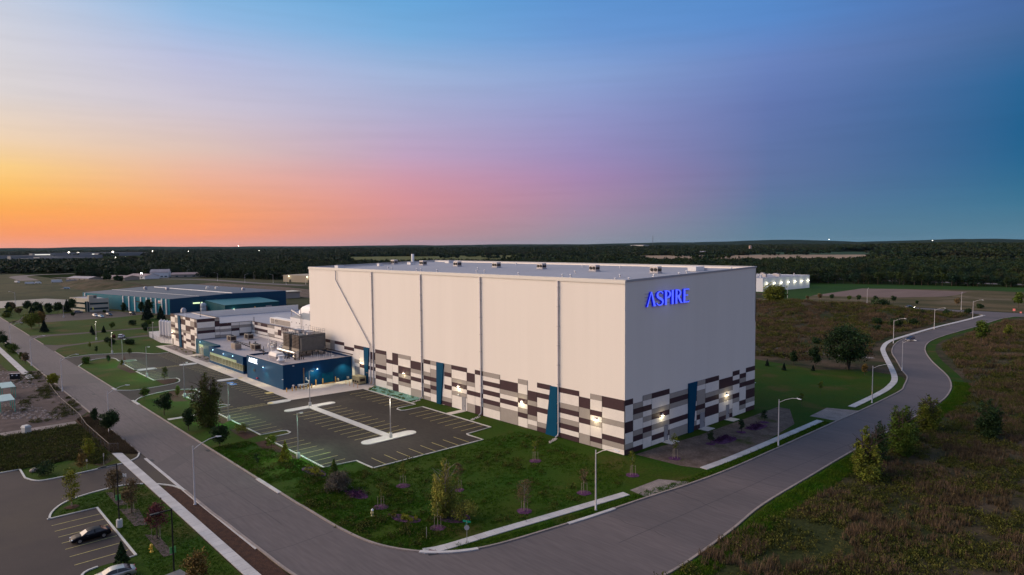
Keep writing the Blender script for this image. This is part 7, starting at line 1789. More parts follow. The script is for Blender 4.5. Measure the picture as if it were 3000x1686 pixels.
TG = tuft_template(14, .22, .35, 1, 0, .5); TD = tuft_template(30, .85, .6, 2, 1); TW = bush_template(70, .8, .9, .11, 3, 2); TY = bush_template(40, 1.0, .5, .06, 4, 3)
RIGHT = [(31.5, -45), (31.5, -28), (31, -16), (33.5, -4), (33.4, 30), (33.5, 88), (32, 102), (26, 128), (16, 153), (7, 178), (2, 200), (2, 300), (60, 330), (110, 330), (110, -60), (32, -60)]
RM = [m_tg, m_td, m_tw, m_ty]
near_r = lambda x, y: np.hypot(x - 75, y + 99) > 12
p_d = spread(34000, 30, 110, -60, 230, RIGHT, near_r, .6, 1.3, seed=2, clump=(22, .02)); p_w = spread(34000, 30, 110, -60, 230, RIGHT, near_r, .5, 1.3, seed=3, clump=(17, -.02)); p_d = np.concatenate([p_d, spread(15000, -4, 110, 115, 330, RIGHT, None, .9, 1.7, seed=22, clump=(24, -.1))]); p_w = np.concatenate([p_w, spread(9000, -4, 110, 115, 330, RIGHT, None, .8, 1.8, seed=23, clump=(20, .0))])
p_y = spread(16000, 30, 110, -60, 200, RIGHT, near_r, .5, 1.1, seed=4, clump=(14, .15))
scatter('meadow_weeds', [TG, TD, TW, TY], [np.zeros((0, 6)), p_d, p_w, p_y], RM, 'tall brown and green weeds covering the field right of the road', 'weeds')
LC = [(-49, -69.7), (-70, -69.9), (-98, -69.9), (-98, -84), (-71, -84), (-71, -75.8), (-62.5, -72.6)]
LD = [(-71.2, -76), (-71.2, -83.6), (-98.6, -130), (-98.6, -70.3), (-71, -70.3), (-64, -72.6)]
VE = [(-105, -66), (-66.5, -66), (-70, -69.3), (-105, -69.2)]
p_w = np.concatenate([spread(9000, -99, -62, -125, -70, LD, None, .5, 1.2, seed=6), spread(1200, -186, -105, -80, -66, [(-186, -66), (-186, -74), (-108, -78), (-108, -66)], None, .4, 1.0, seed=7, clump=(12, .2))]); p_d = np.concatenate([spread(6000, -99, -62, -125, -70, LD, None, .4, 1.0, seed=8, clump=(9, .0)), spread(3000, -105, -66, -70, -66, VE, None, .4, .8, seed=9)])
scatter('roadside_weeds', [TG, TD, TW, TY], [np.zeros((0, 6)), p_d, p_w, p_d[::7]], RM, 'dark weeds and dry grass in the plot left of the near car park', 'weeds')
CL = [(-60, -54.4), (-20, -54.3), (-4, -53.9), (1.5, -52.6), (6.6, -49.6), (5.0, -47.8), (6.2, -41), (8, -30), (10.4, -15), (3, -3), (-26, -3), (-27.8, -38), (-33, -38.4), (-34, -44.5), (-60, -47.6)]
V3 = offset_line([p for p in OUTER_S if -60 < p[1] < 120], -.9) + offset_line([p for p in OUTER_S if -60 < p[1] < 120], -4.6)[::-1]
V2 = offset_line([p for p in INNER_S if -47 < p[1] < 52], .5) + offset_line([p for p in INNER_S if -47 < p[1] < 52], 2.2)[::-1]
p_c = spread(60000, -60, 11, -55, -3, CL, lambda x, y: (y < -40) | (RNG.uniform(0, 1, len(x)) < .35), .5, 1.2, seed=10, clump=(13, -.42)); p_g = np.concatenate([p_c, spread(16000, 5, 19, -50, 55, V2, None, .6, 1.3, seed=11),
                      spread(60000, 15, 35, -60, 120, V3, None, .6, 1.6, seed=21),
                      spread(9000, -49, 0, -84, -70, [(-47, -70), (0, -70), (0, -77.4), (-41, -77.4), (-42, -83), (-48, -78)], None, .4, .8, seed=12)])
scatter('lawn_grass', [TG, TD, TW, TY], [p_g, np.zeros((0, 6)), p_c[::60], np.zeros((0, 6))], RM, 'short green grass on the lawns round the warehouse corner', 'grass')
BM = [(-150, 120), (-20, 122), (-8, 150), (-17, 180), (-20, 215), (-18, 320), (-60, 332), (-150, 332)]
zf = lambda x, y: np.maximum(mound(x, y), 0) * ((x > -150) & (x < -12) & (y > 235) & (y < 335))
p_d = spread(16000, -150, -8, 120, 332, BM, None, .9, 1.6, zf, 13, (30, -.2)); p_w = spread(9000, -150, -8, 120, 332, BM, None, .9, 2.4, zf, 14, (26, .15))
scatter('rough_meadow', [TG, TD, TW, TY], [np.zeros((0, 6)), p_d, p_w, np.zeros((0, 6))], RM, 'rough brown and green growth over the mound beyond the side lawn', 'weeds')
# ================================================================== far buildings
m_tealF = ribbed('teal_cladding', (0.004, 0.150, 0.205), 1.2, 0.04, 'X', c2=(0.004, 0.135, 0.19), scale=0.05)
m_tealS = mat('teal_cladding_side', (0.0, 0.055, 0.115), (0.0, 0.048, 0.10), scale=0.05, rough=0.55)  # same teal darkened: shade away from the glow is in the colour
m_tealA = mat('teal_annex', (0.0, 0.085, 0.105), (0.0, 0.075, 0.095), scale=0.05, rough=0.55)
m_slate = mat('slate_roof', (0.062, 0.080, 0.105), (0.05, 0.068, 0.092), scale=0.02, rough=0.6, fine=.05, fscale=.4)
m_annexr = mat('annex_roof', (0.03, 0.15, 0.17), (0.025, 0.13, 0.15), scale=0.03, rough=0.6)
m_cream = mat('cream_wall', (0.50, 0.46, 0.36), (0.46, 0.42, 0.33), scale=.3, rough=.7)
m_bandg = mat('band_glass', (0.02, 0.045, 0.055), rough=.12, spec=.6)
tf = thing('teal_factory', 'long teal factory hall with white pilasters and a slate roof beyond the silos', 'factory')
A0, A1, B1, B0 = Vector((-347, 19.3)), Vector((-458, -4.5)), Vector((-480, 72)), Vector((-345, 89.4))
M0, M1 = A0.lerp(B0, .51), A1.lerp(B1, .55); zE, zR = 9.3, 10.8
def quad3(name, pts, m, root): return MB().add([tuple(p) for p in pts], [tuple(range(len(pts)))]).build(name, m, root)
def v3(p, z): return (p.x, p.y, z)
quad3('wall', [v3(A1, 0), v3(A0, 0), v3(A0, zE), v3(A1, zE)], m_tealF, tf)
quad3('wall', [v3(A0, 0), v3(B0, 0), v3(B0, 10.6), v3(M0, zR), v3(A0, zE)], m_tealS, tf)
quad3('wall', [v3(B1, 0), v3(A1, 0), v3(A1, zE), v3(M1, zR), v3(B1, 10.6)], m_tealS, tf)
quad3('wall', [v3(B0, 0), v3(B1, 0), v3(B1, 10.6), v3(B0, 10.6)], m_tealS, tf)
quad3('roof', [v3(A1, zE + .02), v3(A0, zE + .02), v3(M0, zR + .02), v3(M1, zR + .02)], m_slate, tf); quad3('roof', [v3(M1, zR + .02), v3(M0, zR + .02), v3(B0, 10.62), v3(B1, 10.62)], m_slate, tf)
rc = MB(); rc.tube([v3(M0, zR + .15), v3(M1.lerp(M0, .12), zR + .15)], .28, 6); q_ = A0.lerp(M0, .45); r_ = A1.lerp(M1, .45); rc.tube([v3(q_, 10.15), v3(r_, 10.15)], .08, 5); rc.build('ridge_cap', m_white, tf)
d = (A1 - A0).normalized(); nrm = Vector((d.y, -d.x)) * -1
if nrm.y > 0: nrm = -nrm
for s_ in (3.5, 8.5, 15.5, 21, 26.5, 33.5, 41, 48.5, 56, 109.5):
    p = A0 + d*s_; MB().obox((p.x + nrm.x*.25, p.y + nrm.y*.25, 4.6), (d.x, d.y), .95, .5, 9.2).build('pilaster', m_white, tf)
sgn_ = A0 + d*36.5
for k, (s_, w_, h_) in enumerate(((42.6, .8, .6), (41.2, 1.1, .8), (39.6, 1.3, .5), (38.2, .9, .7), (36.9, 1.2, .6), (35.2, 1.0, .7), (34.0, .7, .5))):
    p = A0 + d*s_; MB().obox((p.x + nrm.x*.1, p.y + nrm.y*.1, 6.3), (d.x, d.y), w_, .15, h_).build('sign_letter', m_black, tf)
p = A0 + d*11.5; w0 = MB().obox((p.x + nrm.x*.15, p.y + nrm.y*.15, 7.2), (d.x, d.y), 3.0, .2, 1.7).build('wall_sign', m_white, tf); MB().obox((p.x + nrm.x*.28, p.y + nrm.y*.28, 7.0), (d.x, d.y), 2.4, .1, .6).build('sign_band', m_red, w0)
p = A0 + d*9.5; MB().obox((p.x + nrm.x*.15, p.y + nrm.y*.15, 4.6), (d.x, d.y), 3.2, .2, .8).build('green_sign', mat('sign_lime', (.18, .5, .02), rough=.5), tf)
for s_ in (30.5, 51.5): p = A0 + d*s_; MB().obox((p.x + nrm.x*.12, p.y + nrm.y*.12, 1.2), (d.x, d.y), 1.4, .2, 2.4).build('door', m_bandg, tf)
lw = MB(); lw.box(-344.95, -344.9, 31.5, 35.5, 5.8, 6.6); lw.box(-344.95, -344.9, 36.1, 37.0, 5.8, 6.6); lw.build('lit_window', mat('lit_green_window', (.6, .7, .4), emit=(.72, .9, .5), estr=1.3), tf)
for (x, y) in ((-405, 60), (-399, 64), (-440, 30), (-372, 72), (-418, 38)): MB().lathe(x, y, [(1.0, 10.2), (1.2, 11.6), (.8, 12.4)], 10).build('roof_vent', m_cap if x > -401 and x < -390 or x == -405 else m_galv, tf)
# annex
MB().add([(-345,38,0),(-318,40.5,0),(-321,74,0),(-345,71,0),(-345,38,7.6),(-318,40.5,6.0),(-321,74,6.0),(-345,71,7.6)], [(0,1,5,4),(1,2,6,5),(2,3,7,6)]).build('annex_wall', m_tealA, tf)
quad3('annex_roof', [(-345.2, 37.7, 7.66), (-317.6, 40.2, 6.03), (-320.6, 74.4, 6.03), (-345.2, 71.4, 7.66)], m_annexr, tf)
MB().box(-319.2, -318.9, 65.0, 68.6, 0, 4.2).build('roller_door', m_door, tf)
t = thing('forklift', 'yellow telehandler parked against the teal annex', 'telehandler', (-316.5, 55.5, 0), R(80)); MB().box(-1.8, 1.6, -1, 1, .6, 1.8).build('body', m_yel, t); MB().box(-.5, 1.0, -.9, .9, 1.8, 3.0).build('cab', m_yel, t); MB().box(1.6, 1.9, -.9, .9, .2, 4.2).build('mast', m_yel, t)
for x in (-1.2, 1.1):
    for y in (-1.0, 1.0): MB().tube([(x, y-.15, .55), (x, y+.15, .55)], .55, 12, smooth=False).build('wheel', m_tyre, t)
m_brick = mat('brick_stack', (.22, .07, .04), (.15, .05, .035), scale=1, rough=.9)
for i, (x, y, w_, h_, lb) in enumerate(((-317, 60.5, 3, 1.4, 'low red-brown pallet stack right of the yellow telehandler'), (-316.8, 63.2, 2.4, 2.8, 'tall red-brown pallet stack beside the grey roller door'), (-316, 51.8, 3.2, 1.3, 'low red-brown stack left of the yellow telehandler'), (-317, 71.5, 4.5, 1.5, 'red-brown stack at the right end of the annex'), (-340, 36.6, 2, 4.5, 'brown container stack beside the white water tanks'))):
    o = MB().box(x - 1, x + 1, y - w_/2, y + w_/2, 0, h_).build('pallet_stack', m_brick); tag(o, lb, 'pallet stack')
t = thing('storage_tank', 'white stacked drum tank standing before the teal annex', 'tank', (-330, 32.5, 0)); MB().lathe(0, 0, [(1.6, 0), (1.6, 2.2), (1.5, 2.3), (1.6, 2.4), (1.6, 4.4), (1.5, 4.5), (1.6, 4.6), (1.6, 6.6), (.8, 7.2)], 18).build('shell', mat('tank_pale', (.36, .42, .46), rough=.5), t)
o = MB().lathe(-338, 24, [(1.5, 0), (1.5, 3.4), (1.0, 4.2), (.3, 4.5)], 14).build('dust_hopper', m_galv); tag(o, 'rounded grey hopper against the side of the teal factory', 'hopper')
light((-318, 45.5, 3.2), 60, (1, .95, .7)); o = MB().lathe(-317.6, 45.5, [(.1, 2.9), (.35, 3.2), (.1, 3.5)], 8).build('yard_lamp', m_lens); tag(o, 'bright round yard lamp low on the teal annex wall', 'lamp')
# white two-storey office
wo = thing('white_office', 'cream two-storey office with dark window bands at the left end of the teal factory', 'office building')
C0, C1, C2, C3 = Vector((-430.9, -16.5)), Vector((-405.0, -10.6)), Vector((-403.6, -.4)), Vector((-433, -6))
for a, b in ((C0, C1), (C1, C2), (C3, C0)):
    dd = (b - a).normalized(); nn = Vector((dd.y, -dd.x)); L_ = (b-a).length; mid = (a+b)/2
    MB().obox((mid.x - nn.x*.15, mid.y - nn.y*.15, 4.1), (dd.x, dd.y), L_, .3, 8.2).build('wall', m_cream, wo)
    for z in (1.9, 5.0):
        MB().obox((mid.x + nn.x*.03, mid.y + nn.y*.03, z), (dd.x, dd.y), L_ - .5, .08, 1.15).build('window_band', m_bandg, wo)
quad3('roof', [v3(C0, 7.9), v3(C1, 7.9), v3(C2, 7.9), v3(C3, 7.9)], m_roofg, wo)
MB().obox((-406.2, -11.6, 3.4), (.97, .24), 2.4, 1.6, 6.4).build('entrance_glazing', m_bandg, wo); MB().obox((-405.6, -9.8, 8.2), (.97, .24), 2.2, 2.6, 4.2).build('stair_head', m_cream, wo); MB().obox((-412, -6.5, 8.9), (.97, .24), 2.0, 2.0, 1.8).build('rooftop_unit', m_steel_d, wo)
for o_ in ((-407.3, -12.2), (-404.9, -11.9)): MB().box(o_[0]-.15, o_[0]+.15, o_[1]-.15, o_[1]+.15, 0, 6.6).build('column', m_cream, wo)
MB().obox((-400.5, -9.6, 2.4), (.97, .24), .12, .12, 2.2).build('banner', mat('yellow_banner', (.8, .75, .1), rough=.6, emit=(.9, .85, .1), estr=.3), wo)
# low grey block and tan hall behind
t = thing('grey_block', 'pair of low grey blockhouses with pale roofs right of the teal factory', 'building'); MB().box(-424, -411, 118, 130, 0, 4.9).build('wall', m_pg, t); MB().box(-425, -410, 117, 131, 4.9, 5.2).build('roof', m_cream, t); MB().box(-440, -426, 108, 122, 0, 4.4).build('wall', m_pg, t); MB().box(-441, -425, 107, 123, 4.4, 4.7).build('roof', m_cream, t)
t = thing('tan_hall', 'low tan hall with lit wall lamps beyond the road behind the warehouse', 'building'); m_tanw = mat('tan_wall', (.34, .29, .21), rough=.8)
MB().add([(-645,221,0),(-560,240,0),(-575,290,0),(-660,270,0),(-645,221,7.6),(-560,240,7.6),(-575,290,7.6),(-660,270,7.6)], cube).build('wall', m_tanw, t)
for k, f in enumerate((.12, .48, .84)):
    x, y = -645 + 85*f, 221 + 19*f; MB().lathe(x + .3, y - .6, [(.1, 6.0), (.45, 6.3), (.1, 6.6)], 8).build('wall_lamp', m_lens, t); light((x + .6, y - 1.8, 6.0), 220, (1, .9, .6), parent=t)
    MB().obox((x + 2, y - .1, 1.6), (.97, .22), 1.6, .2, 3.2).build('door', m_black, t)
# long barns
def barn(name, label, p0, ang, L_, W_, eave, ridge, wall, roof, cat='barn'):
    t = thing(name, label, cat, (p0[0], p0[1], 0), R(ang))
    MB().box(0, L_, 0, W_, 0, eave).build('wall', wall, t)
    MB().add([(-.5, -.6, eave), (L_+.5, -.6, eave), (L_+.5, W_/2, ridge), (-.5, W_/2, ridge), (-.5, W_+.6, eave), (L_+.5, W_+.6, eave)], [(0, 1, 2, 3), (3, 2, 5, 4)]).build('roof', roof, t)
    MB().add([(0, 0, eave), (0, W_, eave), (0, W_/2, ridge - .1), (L_, 0, eave), (L_, W_, eave), (L_, W_/2, ridge - .1)], [(0, 2, 1), (3, 4, 5)]).build('gable', wall, t)
    for k in range(4): MB().box(L_*(.12 + .22*k), L_*(.12 + .22*k) + 3, -.08, 0, 1, 2.4).build('window', m_bandg, t)
    return t
m_barnw = mat('barn_wall', (.36, .30, .24), rough=.8); m_barnr = mat('barn_roof', (.30, .28, .30), (.24, .22, .24), scale=.1, rough=.7); m_barnr2 = mat('barn_roof_brown', (.24, .18, .18), rough=.7)
barn('barn', 'nearer long low barn with a grey-blue roof in the far left field', (-884, 55), 20, 44, 18, 3.4, 5.6, m_barnw, m_barnr)
barn('barn', 'second long low barn with a brownish roof, right of the first', (-868, 88), 24, 42, 20, 3.4, 5.8, m_barnw, m_barnr2)
barn('barn', 'third low barn with a brown roof beside the brightly lit yard', (-880, 118), 22, 36, 20, 3.6, 6.4, m_white, m_barnr2)
barn('farmhouse', 'tall white gabled farmhouse beside the dark trees', (-880, 146), 60, 22, 12, 7, 11, m_white, m_barnr, 'house')
barn('long_shed', 'long brown-roofed shed in front of the woods right of the farmhouse', (-862, 166), 62, 46, 14, 4, 6.5, m_barnw, m_barnr2, 'shed')
light((-905, 142, 5), 2500, (1, .98, .9)); o = MB().lathe(-905, 142, [(.2, 4), (1.4, 5), (.2, 6)], 8).build('flood_lamp', mat('flood_emit', (1, 1, 1), emit=(1, 1, .95), estr=45)); tag(o, 'dazzling white floodlight behind the third barn', 'floodlight')
# white hall on the right
wr_ = thing('white_hall', 'white flat-roofed hall with seven glowing wall lamps on the far right', 'hall')
MB().add([(-260, 396, 0), (-177.5, 411, 0), (-170.6, 483, 0), (-170.7, 482, 0), (-190, 520, 0), (-260, 520, 0)][:1]*0 + [(-268, 396, 0), (-177.5, 411.5, 0), (-170.5, 482.5, 0), (-262, 470, 0), (-268, 396, 10.9), (-177.5, 411.5, 10.9), (-170.5, 482.5, 11.2), (-262, 470, 11.2)], [(0, 1, 5, 4), (1, 2, 6, 5), (2, 3, 7, 6), (3, 0, 4, 7)]).build('wall', mat('hall_white', (.78, .80, .82), rough=.6), wr_)
quad3('roof', [(-268, 396, 10.6), (-177.5, 411.5, 10.6), (-170.5, 482.5, 10.9), (-262, 470, 10.9)], m_roofw, wr_)
for k, y in enumerate((415.8, 426.5, 437, 447.5, 458, 468.5, 479)):
    x = -177.2 + 7*(y - 411.5)/71 + .25; l_ = MB().lathe(x + .35, y, [(.15, 6.2), (.55, 6.55), (.15, 6.9)], 8); l_.build('wall_lamp', m_lens, wr_); light((x + 2.0, y, 6.0), 170, (1, .93, .6), parent=wr_)
pr = random.Random(8)
ru = MB(); rv = MB()
for k in range(12): x, y = -180 - pr.uniform(0, 60), 420 + pr.uniform(0, 50); ru.box(x-1.6, x+1.6, y-1.2, y+1.2, 10.7, 12.4 + pr.random())
for k in range(34): x, y = -178 - pr.uniform(0, 70), 416 + pr.uniform(0, 60); rv.lathe(x, y, [(.35, 10.7), (.35, 11.8 + pr.random()*1.4)], 6)
ru.build('roof_unit', m_galv, wr_)['kind'] = 'stuff'; rv.build('roof_vent', m_white, wr_)['kind'] = 'stuff'
t = thing('sloped_conveyor', 'bright yellow sloping conveyor arm against the white hall', 'conveyor', (0, 0, 0)); MB().tube([(-176.5, 410, 3.4), (-173.5, 418, 7.6)], .4, 6).build('arm', mat('conveyor_yellow', (.6, .55, .2), rough=.6), t)
# far farm buildings
m_farw = mat('far_white', (.40, .39, .38), rough=.7); m_silo = mat('silo_brown', (.34, .24, .20), rough=.8)
def shed(label, x, y, w, dpt, h, ang=0, m=None, ridge=2.5, cat='barn', lit=0, name='far_barn'):
    t = thing(name, label, cat, (x, y, 0), R(ang)); MB().box(-w/2, w/2, -dpt/2, dpt/2, 0, h).build('wall', m or m_farw, t)
    MB().add([(-w/2-.5, -dpt/2-.5, h), (w/2+.5, -dpt/2-.5, h), (w/2+.5, 0, h+ridge), (-w/2-.5, 0, h+ridge), (-w/2-.5, dpt/2+.5, h), (w/2+.5, dpt/2+.5, h)], [(0, 1, 2, 3), (3, 2, 5, 4), (0, 3, 4), (1, 5, 2)]).build('roof', m if m is not None and cat == 'factory' else m_barnr, t)
    return t
shed('pale barn with a grey roof alone in the brown fields beyond the warehouse roof', -1175, 1950, 85, 40, 6, -25, ridge=5)
shed('white barn left of the distant silo tower', -1345, 2570, 60, 25, 6, -25); shed('white barn right of the distant silo tower', -1240, 2500, 30, 18, 6, -25); shed('small white shed farther right of the silo tower', -1200, 2380, 40, 16, 5, -25); shed('small white shed rightmost of the distant farm', -1150, 2330, 34, 16, 5, -25)
o = MB().lathe(-1308, 2573, [(6, 0), (6, 24), (2, 27)], 14).build('silo_tower', m_silo); tag(o, 'distant reddish silo tower standing above the farm', 'silo')
shed('long pale house on the wooded slope right of the green field', -800, 3400, 90, 22, 8, -15, m_barnw, 2, 'house'); shed('small orange-lit house by the green field', -560, 2950, 40, 14, 5, -10, m_cream, 2, 'house')
shed('far white greenhouse on the middle horizon, left', -4700, 4000, 200, 60, 16, -40, ridge=3); shed('far white warehouse on the middle horizon, right', -4100, 5600, 420, 60, 20, -35, ridge=3); shed('small far white shed near the middle horizon', -4900, 3650, 120, 40, 14, -45, ridge=3)
# town factories with lit yards on the left horizon
FT = [(-2360, 276, 200, 40, 10, 'pale flat-roofed shed nearest in the far left town'), (-2580, 300, 110, 60, 11, 'low pale hall left of the nearest town shed'), (-3170, 240, 260, 40, 12, 'long pale hall at the left of the far town'), (-2960, 360, 300, 40, 12, 'long pale hall in the middle of the far town'), (-3900, 640, 500, 50, 15, 'long lit hall at the back of the far town'), (-4500, 520, 420, 50, 14, 'long dim hall on the far left horizon'), (-3600, 740, 260, 50, 14, 'long lit hall at the right end of the far town')]
m_facw = mat('factory_grey', (.20, .21, .22), rough=.8)
for x, y, w, dpt, h, lb in FT: shed(lb, x, y, dpt, w, h, 8, ridge=1, cat='factory', name='far_factory', m=m_facw)
m_town = mat('town_light', (1, 1, 1), emit=(1, .92, .74), estr=14.0); m_townl = mat('town_window', (1, 1, 1), emit=(1, .92, .72), estr=0.9)
TL = [(-4020, 610, 5.0, 14), (-3990, 660, 3.2, 12), (-3940, 560, 7.5, 17), (-3840, 735, 8.5, 18), (-3780, 905, 8.0, 18), (-3750, 940, 5.0, 12), (-3700, 885, 4, 10), (-3640, 975, 4.0, 9), (-3700, 1060, 5.0, 16), (-3680, 1100, 4.0, 10), (-3700, 1170, 4.0, 11), (-3740, 1330, 6, 14), (-3760, 1390, 3, 10), (-3800, 1480, 5.5, 14), (-4700, 1700, 4.5, 44), (-2330, 420, 2.2, 9), (-2345, 452, 1.6, 9),
      (-2500, 6400, 5, 62), (-1300, 5100, 3.6, 42), (-1120, 3600, 4.0, 22), (-560, 3000, 3.4, 12), (-780, 3500, 3, 14), (-1345, 2540, 2.6, 9), (-4150, 640, 4, 14)]
for x, y, r_, z in TL:
    o = MB().lathe(x, y, [(.1, z - r_*.5), (r_*.5, z), (.1, z + r_*.5)], 6).build('town_lamp', m_town); tag(o, 'distant bright lamp on the horizon', 'lamp', 'distant town lamps scattered along the horizon')
for x, y, w, z in ((-3700, 740, 60, 9), (-3680, 800, 70, 9), (-3720, 640, 40, 9), (-3660, 1250, 170, 12), (-3800, 430, 60, 9)):
    o = MB().obox((x, y, z), (.13, 1), w, 4, 4).build('lit_wall_strip', m_townl); tag(o, 'long lit strip of far factory windows', 'window strip', 'lit window strips of the far town factories')
o = MB().tube([(-3300, 4700, 0), (-3300, 4700, 105)], 1.6, 5).build('radio_mast', m_steel_d); tag(o, 'thin radio mast on the middle horizon', 'mast')
m_redl = mat('sunset_glow', (1, .3, .2), emit=(1, .32, .2), estr=1.5)

# ================================================================== woods
def tree_template(kind, n, H, seed, mi, size):
    r = np.random.default_rng(seed); P, t = crown_points(kind, n, r); P = P*H
    V, F = card_quads(P, size, r); F = np.concatenate([F[:, :3], F[:, [0, 2, 3]]])
    T = np.repeat(t, 4)[:, None] * r.uniform(.85, 1.15, 3)
    # dark inner trunk stub so that gaps do not show bare sky through the base
    return (V, F, T, mi)
WM = [leafmat('wood_leaf_a', (0.010, 0.026, 0.012), (0.020, 0.038, 0.016)), leafmat('wood_leaf_b', (0.024, 0.044, 0.012), (0.040, 0.056, 0.014)), leafmat('wood_leaf_c', (0.034, 0.036, 0.014), (0.022, 0.032, 0.013)), m_bark]
WT = [tree_template('round', 420, 12, 201, 0, .62), tree_template('wide', 480, 12, 202, 0, .66), tree_template('oval', 380, 13, 203, 1, .55), tree_template('round', 380, 11, 204, 2, .60), tree_template('spruce', 340, 13, 205, 0, .55), tree_template('vase', 380, 12, 206, 1, .60)]
def clump_template(seed, mi, R_=28, nt=16, n=46, size=2.6):
    r = np.random.default_rng(seed); Vs, Ts = [], []
    for k in range(nt):
        H = r.uniform(9, 16); P, t = crown_points('wide' if k % 2 else 'round', n, r); P = P*H*np.array([1.25, 1.25, 1]); P[:, 0] += r.uniform(-R_, R_); P[:, 1] += r.uniform(-R_, R_)
        V, _ = card_quads(P, size, r); Vs.append(V); Ts.append(np.repeat(t*r.uniform(.6, 1.35), 4)[:, None]*r.uniform(.85, 1.15, 3))
    V = np.concatenate(Vs); T = np.concatenate(Ts); F = np.arange(len(V)).reshape(-1, 4); F = np.concatenate([F[:, :3], F[:, [0, 2, 3]]])
    return (V, F, T, mi)
CAMX, CAMY = 75.6, -98.8
def wedge(n, d0, d1, a0, a1, seed, power=1.0):
    """Points by azimuth (degrees clockwise from +Y) and distance, even in area."""
    r = np.random.default_rng(seed); a = np.radians(r.uniform(a0, a1, n)); d = np.sqrt(r.uniform(d0*d0, d1*d1, n)) if power == 1 else d0*(d1/d0)**r.uniform(0, 1, n)
    return CAMX + d*np.sin(a), CAMY + d*np.cos(a), r
OPEN = [
 [(-920, 200), (-920, 90), (-1000, 60), (-1180, -60), (-1180, -500), (400, -500), (400, 560), (-30, 588), (-60, 592), (-110, 575), (-190, 545), (-200, 480), (-300, 440), (-300, 380), (-420, 300), (-560, 255), (-640, 262), (-700, 232), (-770, 214), (-830, 190)],
 [(-1180, -60), (-1200, 110), (-1090, 140), (-960, 100), (-960, 60)],
 [(-320, 618), (-140, 612), (-46, 620), (160, 628), (160, 662), (-46, 656), (-140, 652), (-320, 656)],
]
# open farmland by compass sector and distance (degrees clockwise from +Y, metres)
SECT = [(-27.4, -18.2, 1290, 2900), (-37.2, -26.6, 1280, 2180), (-62.0, -46.5, 1330, 2450), (-85.5, -75.5, 2150, 4300), (-46.5, -37.2, 1900, 2300), (-18.2, -8, 1500, 1750)]
def clear(x, y):
    k = np.ones(len(x), bool)
    for p in OPEN: k &= ~in_poly(x, y, p)
    a = np.degrees(np.arctan2(x - CAMX, y - CAMY)); d = np.hypot(x - CAMX, y - CAMY); h = RNG.uniform(0, 1, len(x))
    for a0, a1, d0, d1 in SECT:
        w = 40 * fbm(x, y, 500, 31); k &= ~((a > a0 + w*.01) & (a < a1 + w*.01) & (d > d0 + w) & (d < d1 + w*3) & (h > .012))
    return k
# nearest wood: individuals along its edge
x, y, r = wedge(60000, 520, 1250, -88, -6, 300); k = clear(x, y); x, y = x[k], y[k]
dd = np.hypot(x - CAMX, y - CAMY)
keep = r.uniform(0, 1, len(x)) < np.clip(1.3 - dd/1500, .3, 1) * .52
x, y, dd = x[keep], y[keep], dd[keep]
# edge trees: nearest in their azimuth bin
az = np.degrees(np.arctan2(x - CAMX, y - CAMY)); order = np.argsort(dd); seen = {}; edge = []
for i in order:
    b = int(az[i] / .45)
    if seen.get(b, 0) < 1: seen[b] = seen.get(b, 0) + 1; edge.append(i)
edge = edge[:190]; em = np.zeros(len(x), bool); em[edge] = True
wt_me = [np_mesh('crown', V, np.arange(len(V)).reshape(-1, 4), [WM[mi]], tint=T) for V, F, T, mi in WT]
wt_tr = MB().tube([(0, 0, 0), (0, 0, 7)], [.28, .12], 6).mesh('trunk', m_bark)
rr_ = random.Random(12)
for i in edge:
    kx = rr_.randrange(6)
    t = thing('woodland_tree', 'tree standing at the front edge of the distant woods', 'tree', (float(x[i]), float(y[i]), -.1), rr_.uniform(0, 6.28), 'trees along the front edge of the distant woods')
    s_ = rr_.uniform(.7, 1.15); t.scale = (s_*1.1, s_*1.1, s_)
    link('crown', wt_me[kx], None, t); link('trunk', wt_tr, None, t)
x, y = x[~em], y[~em]; n = len(x); kk = r.integers(0, 6, n); s = r.uniform(.62, 1.12, n) * np.where(r.uniform(0, 1, n) < .06, 1.25, 1)
# small pale scrub trees in the front right strip are lower
low = (y > 540) & (x > -200) & (y < 720); s = np.where(low, s*.62, s)
P_ = np.stack([x, y, np.full(n, -.2), r.uniform(0, 6.28, n), s*1.15, s*r.uniform(.85, 1.15, n)], 1)
scatter('woodland', WT, [P_[kk == j] for j in range(6)], WM, 'dense mixed woods filling the middle distance behind the fields', 'woods')
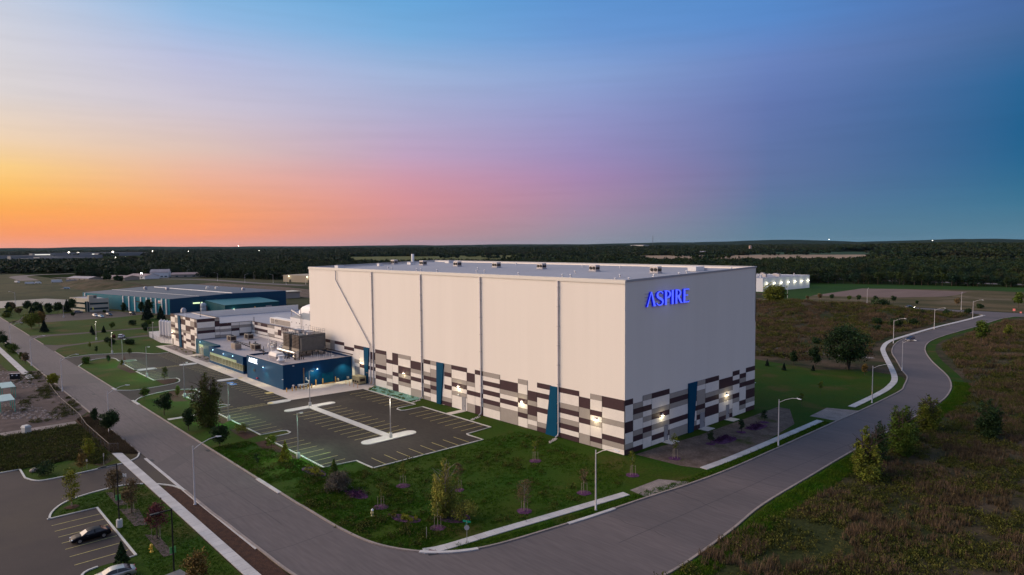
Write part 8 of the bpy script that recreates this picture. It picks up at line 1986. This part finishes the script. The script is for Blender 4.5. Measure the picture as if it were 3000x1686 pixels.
# far woods in clumps
CT = [clump_template(401, 0), clump_template(402, 1), clump_template(403, 0), clump_template(404, 2)]
xs_, ys_, _ = wedge(9500, 1180, 3600, -90, -4, 310); k = clear(xs_, ys_); xs_, ys_ = xs_[k], ys_[k]
xf, yf, r = wedge(9000, 3400, 12500, -92, -2, 311, 0); k = clear(xf, yf); xf, yf = xf[k], yf[k]
r = np.random.default_rng(9)
hz_s = 1 + np.clip((np.hypot(xf - CAMX, yf - CAMY) - 3000) / 4000, 0, 3.2)
fld = fbm(xf, yf, 2600, 21, 3) > -.42; xf, yf, hz_s = xf[fld], yf[fld], hz_s[fld]
z1 = np.zeros(len(xs_)); zf2 = np.zeros(len(xf))
ridge = 20*np.exp(-((np.degrees(np.arctan2(xs_ - CAMX, ys_ - CAMY)) + 14) / 7)**2) * np.clip((np.hypot(xs_ - CAMX, ys_ - CAMY) - 1500) / 1200, 0, 1)
A_ = np.concatenate([np.stack([xs_, ys_, z1 + ridge - .5, r.uniform(0, 6.28, len(xs_)), r.uniform(.8, 1.1, len(xs_)), r.uniform(.6, 1.0, len(xs_))], 1),
                     np.stack([xf, yf, zf2 - .5, r.uniform(0, 6.28, len(xf)), hz_s*r.uniform(.9, 1.3, len(xf)), r.uniform(.85, 1.5, len(xf))], 1)])
kk = r.integers(0, 4, len(A_))
scatter('far_woods', CT, [A_[kk == j] for j in range(4)], WM, 'far dark woods stretching to the horizon', 'woods')
# forest floor under the woods
g = MB(); g.flat([(-20000, -800), (-960, 56), (-960, 100), (-830, 196), (-700, 240), (-640, 268), (-560, 262), (-420, 305), (-300, 420), (-300, 560), (-195, 552), (-60, 590), (160, 640), (3500, 20000), (-20000, 20000)], 0.012)
struct('forest_ground', g, m_forest_floor)
# ================================================================== evening haze
hm = bpy.data.materials.new('haze_air'); hm.use_nodes = True
hn = hm.node_tree.nodes; hn.clear()
pv = hn.new('ShaderNodeVolumePrincipled'); ho = hn.new('ShaderNodeOutputMaterial')
pv.inputs['Color'].default_value = (0.50, 0.75, 1.0, 1); pv.inputs['Density'].default_value = 6e-6; pv.inputs['Anisotropy'].default_value = 0.3
hm.node_tree.links.new(pv.outputs[0], ho.inputs['Volume'])
hz = MB().box(-22500, 6500, -6500, 22500, -1.5, 150).build('haze', hm)
tag(hz, 'thin evening haze over the whole landscape', 'haze', kind='stuff')
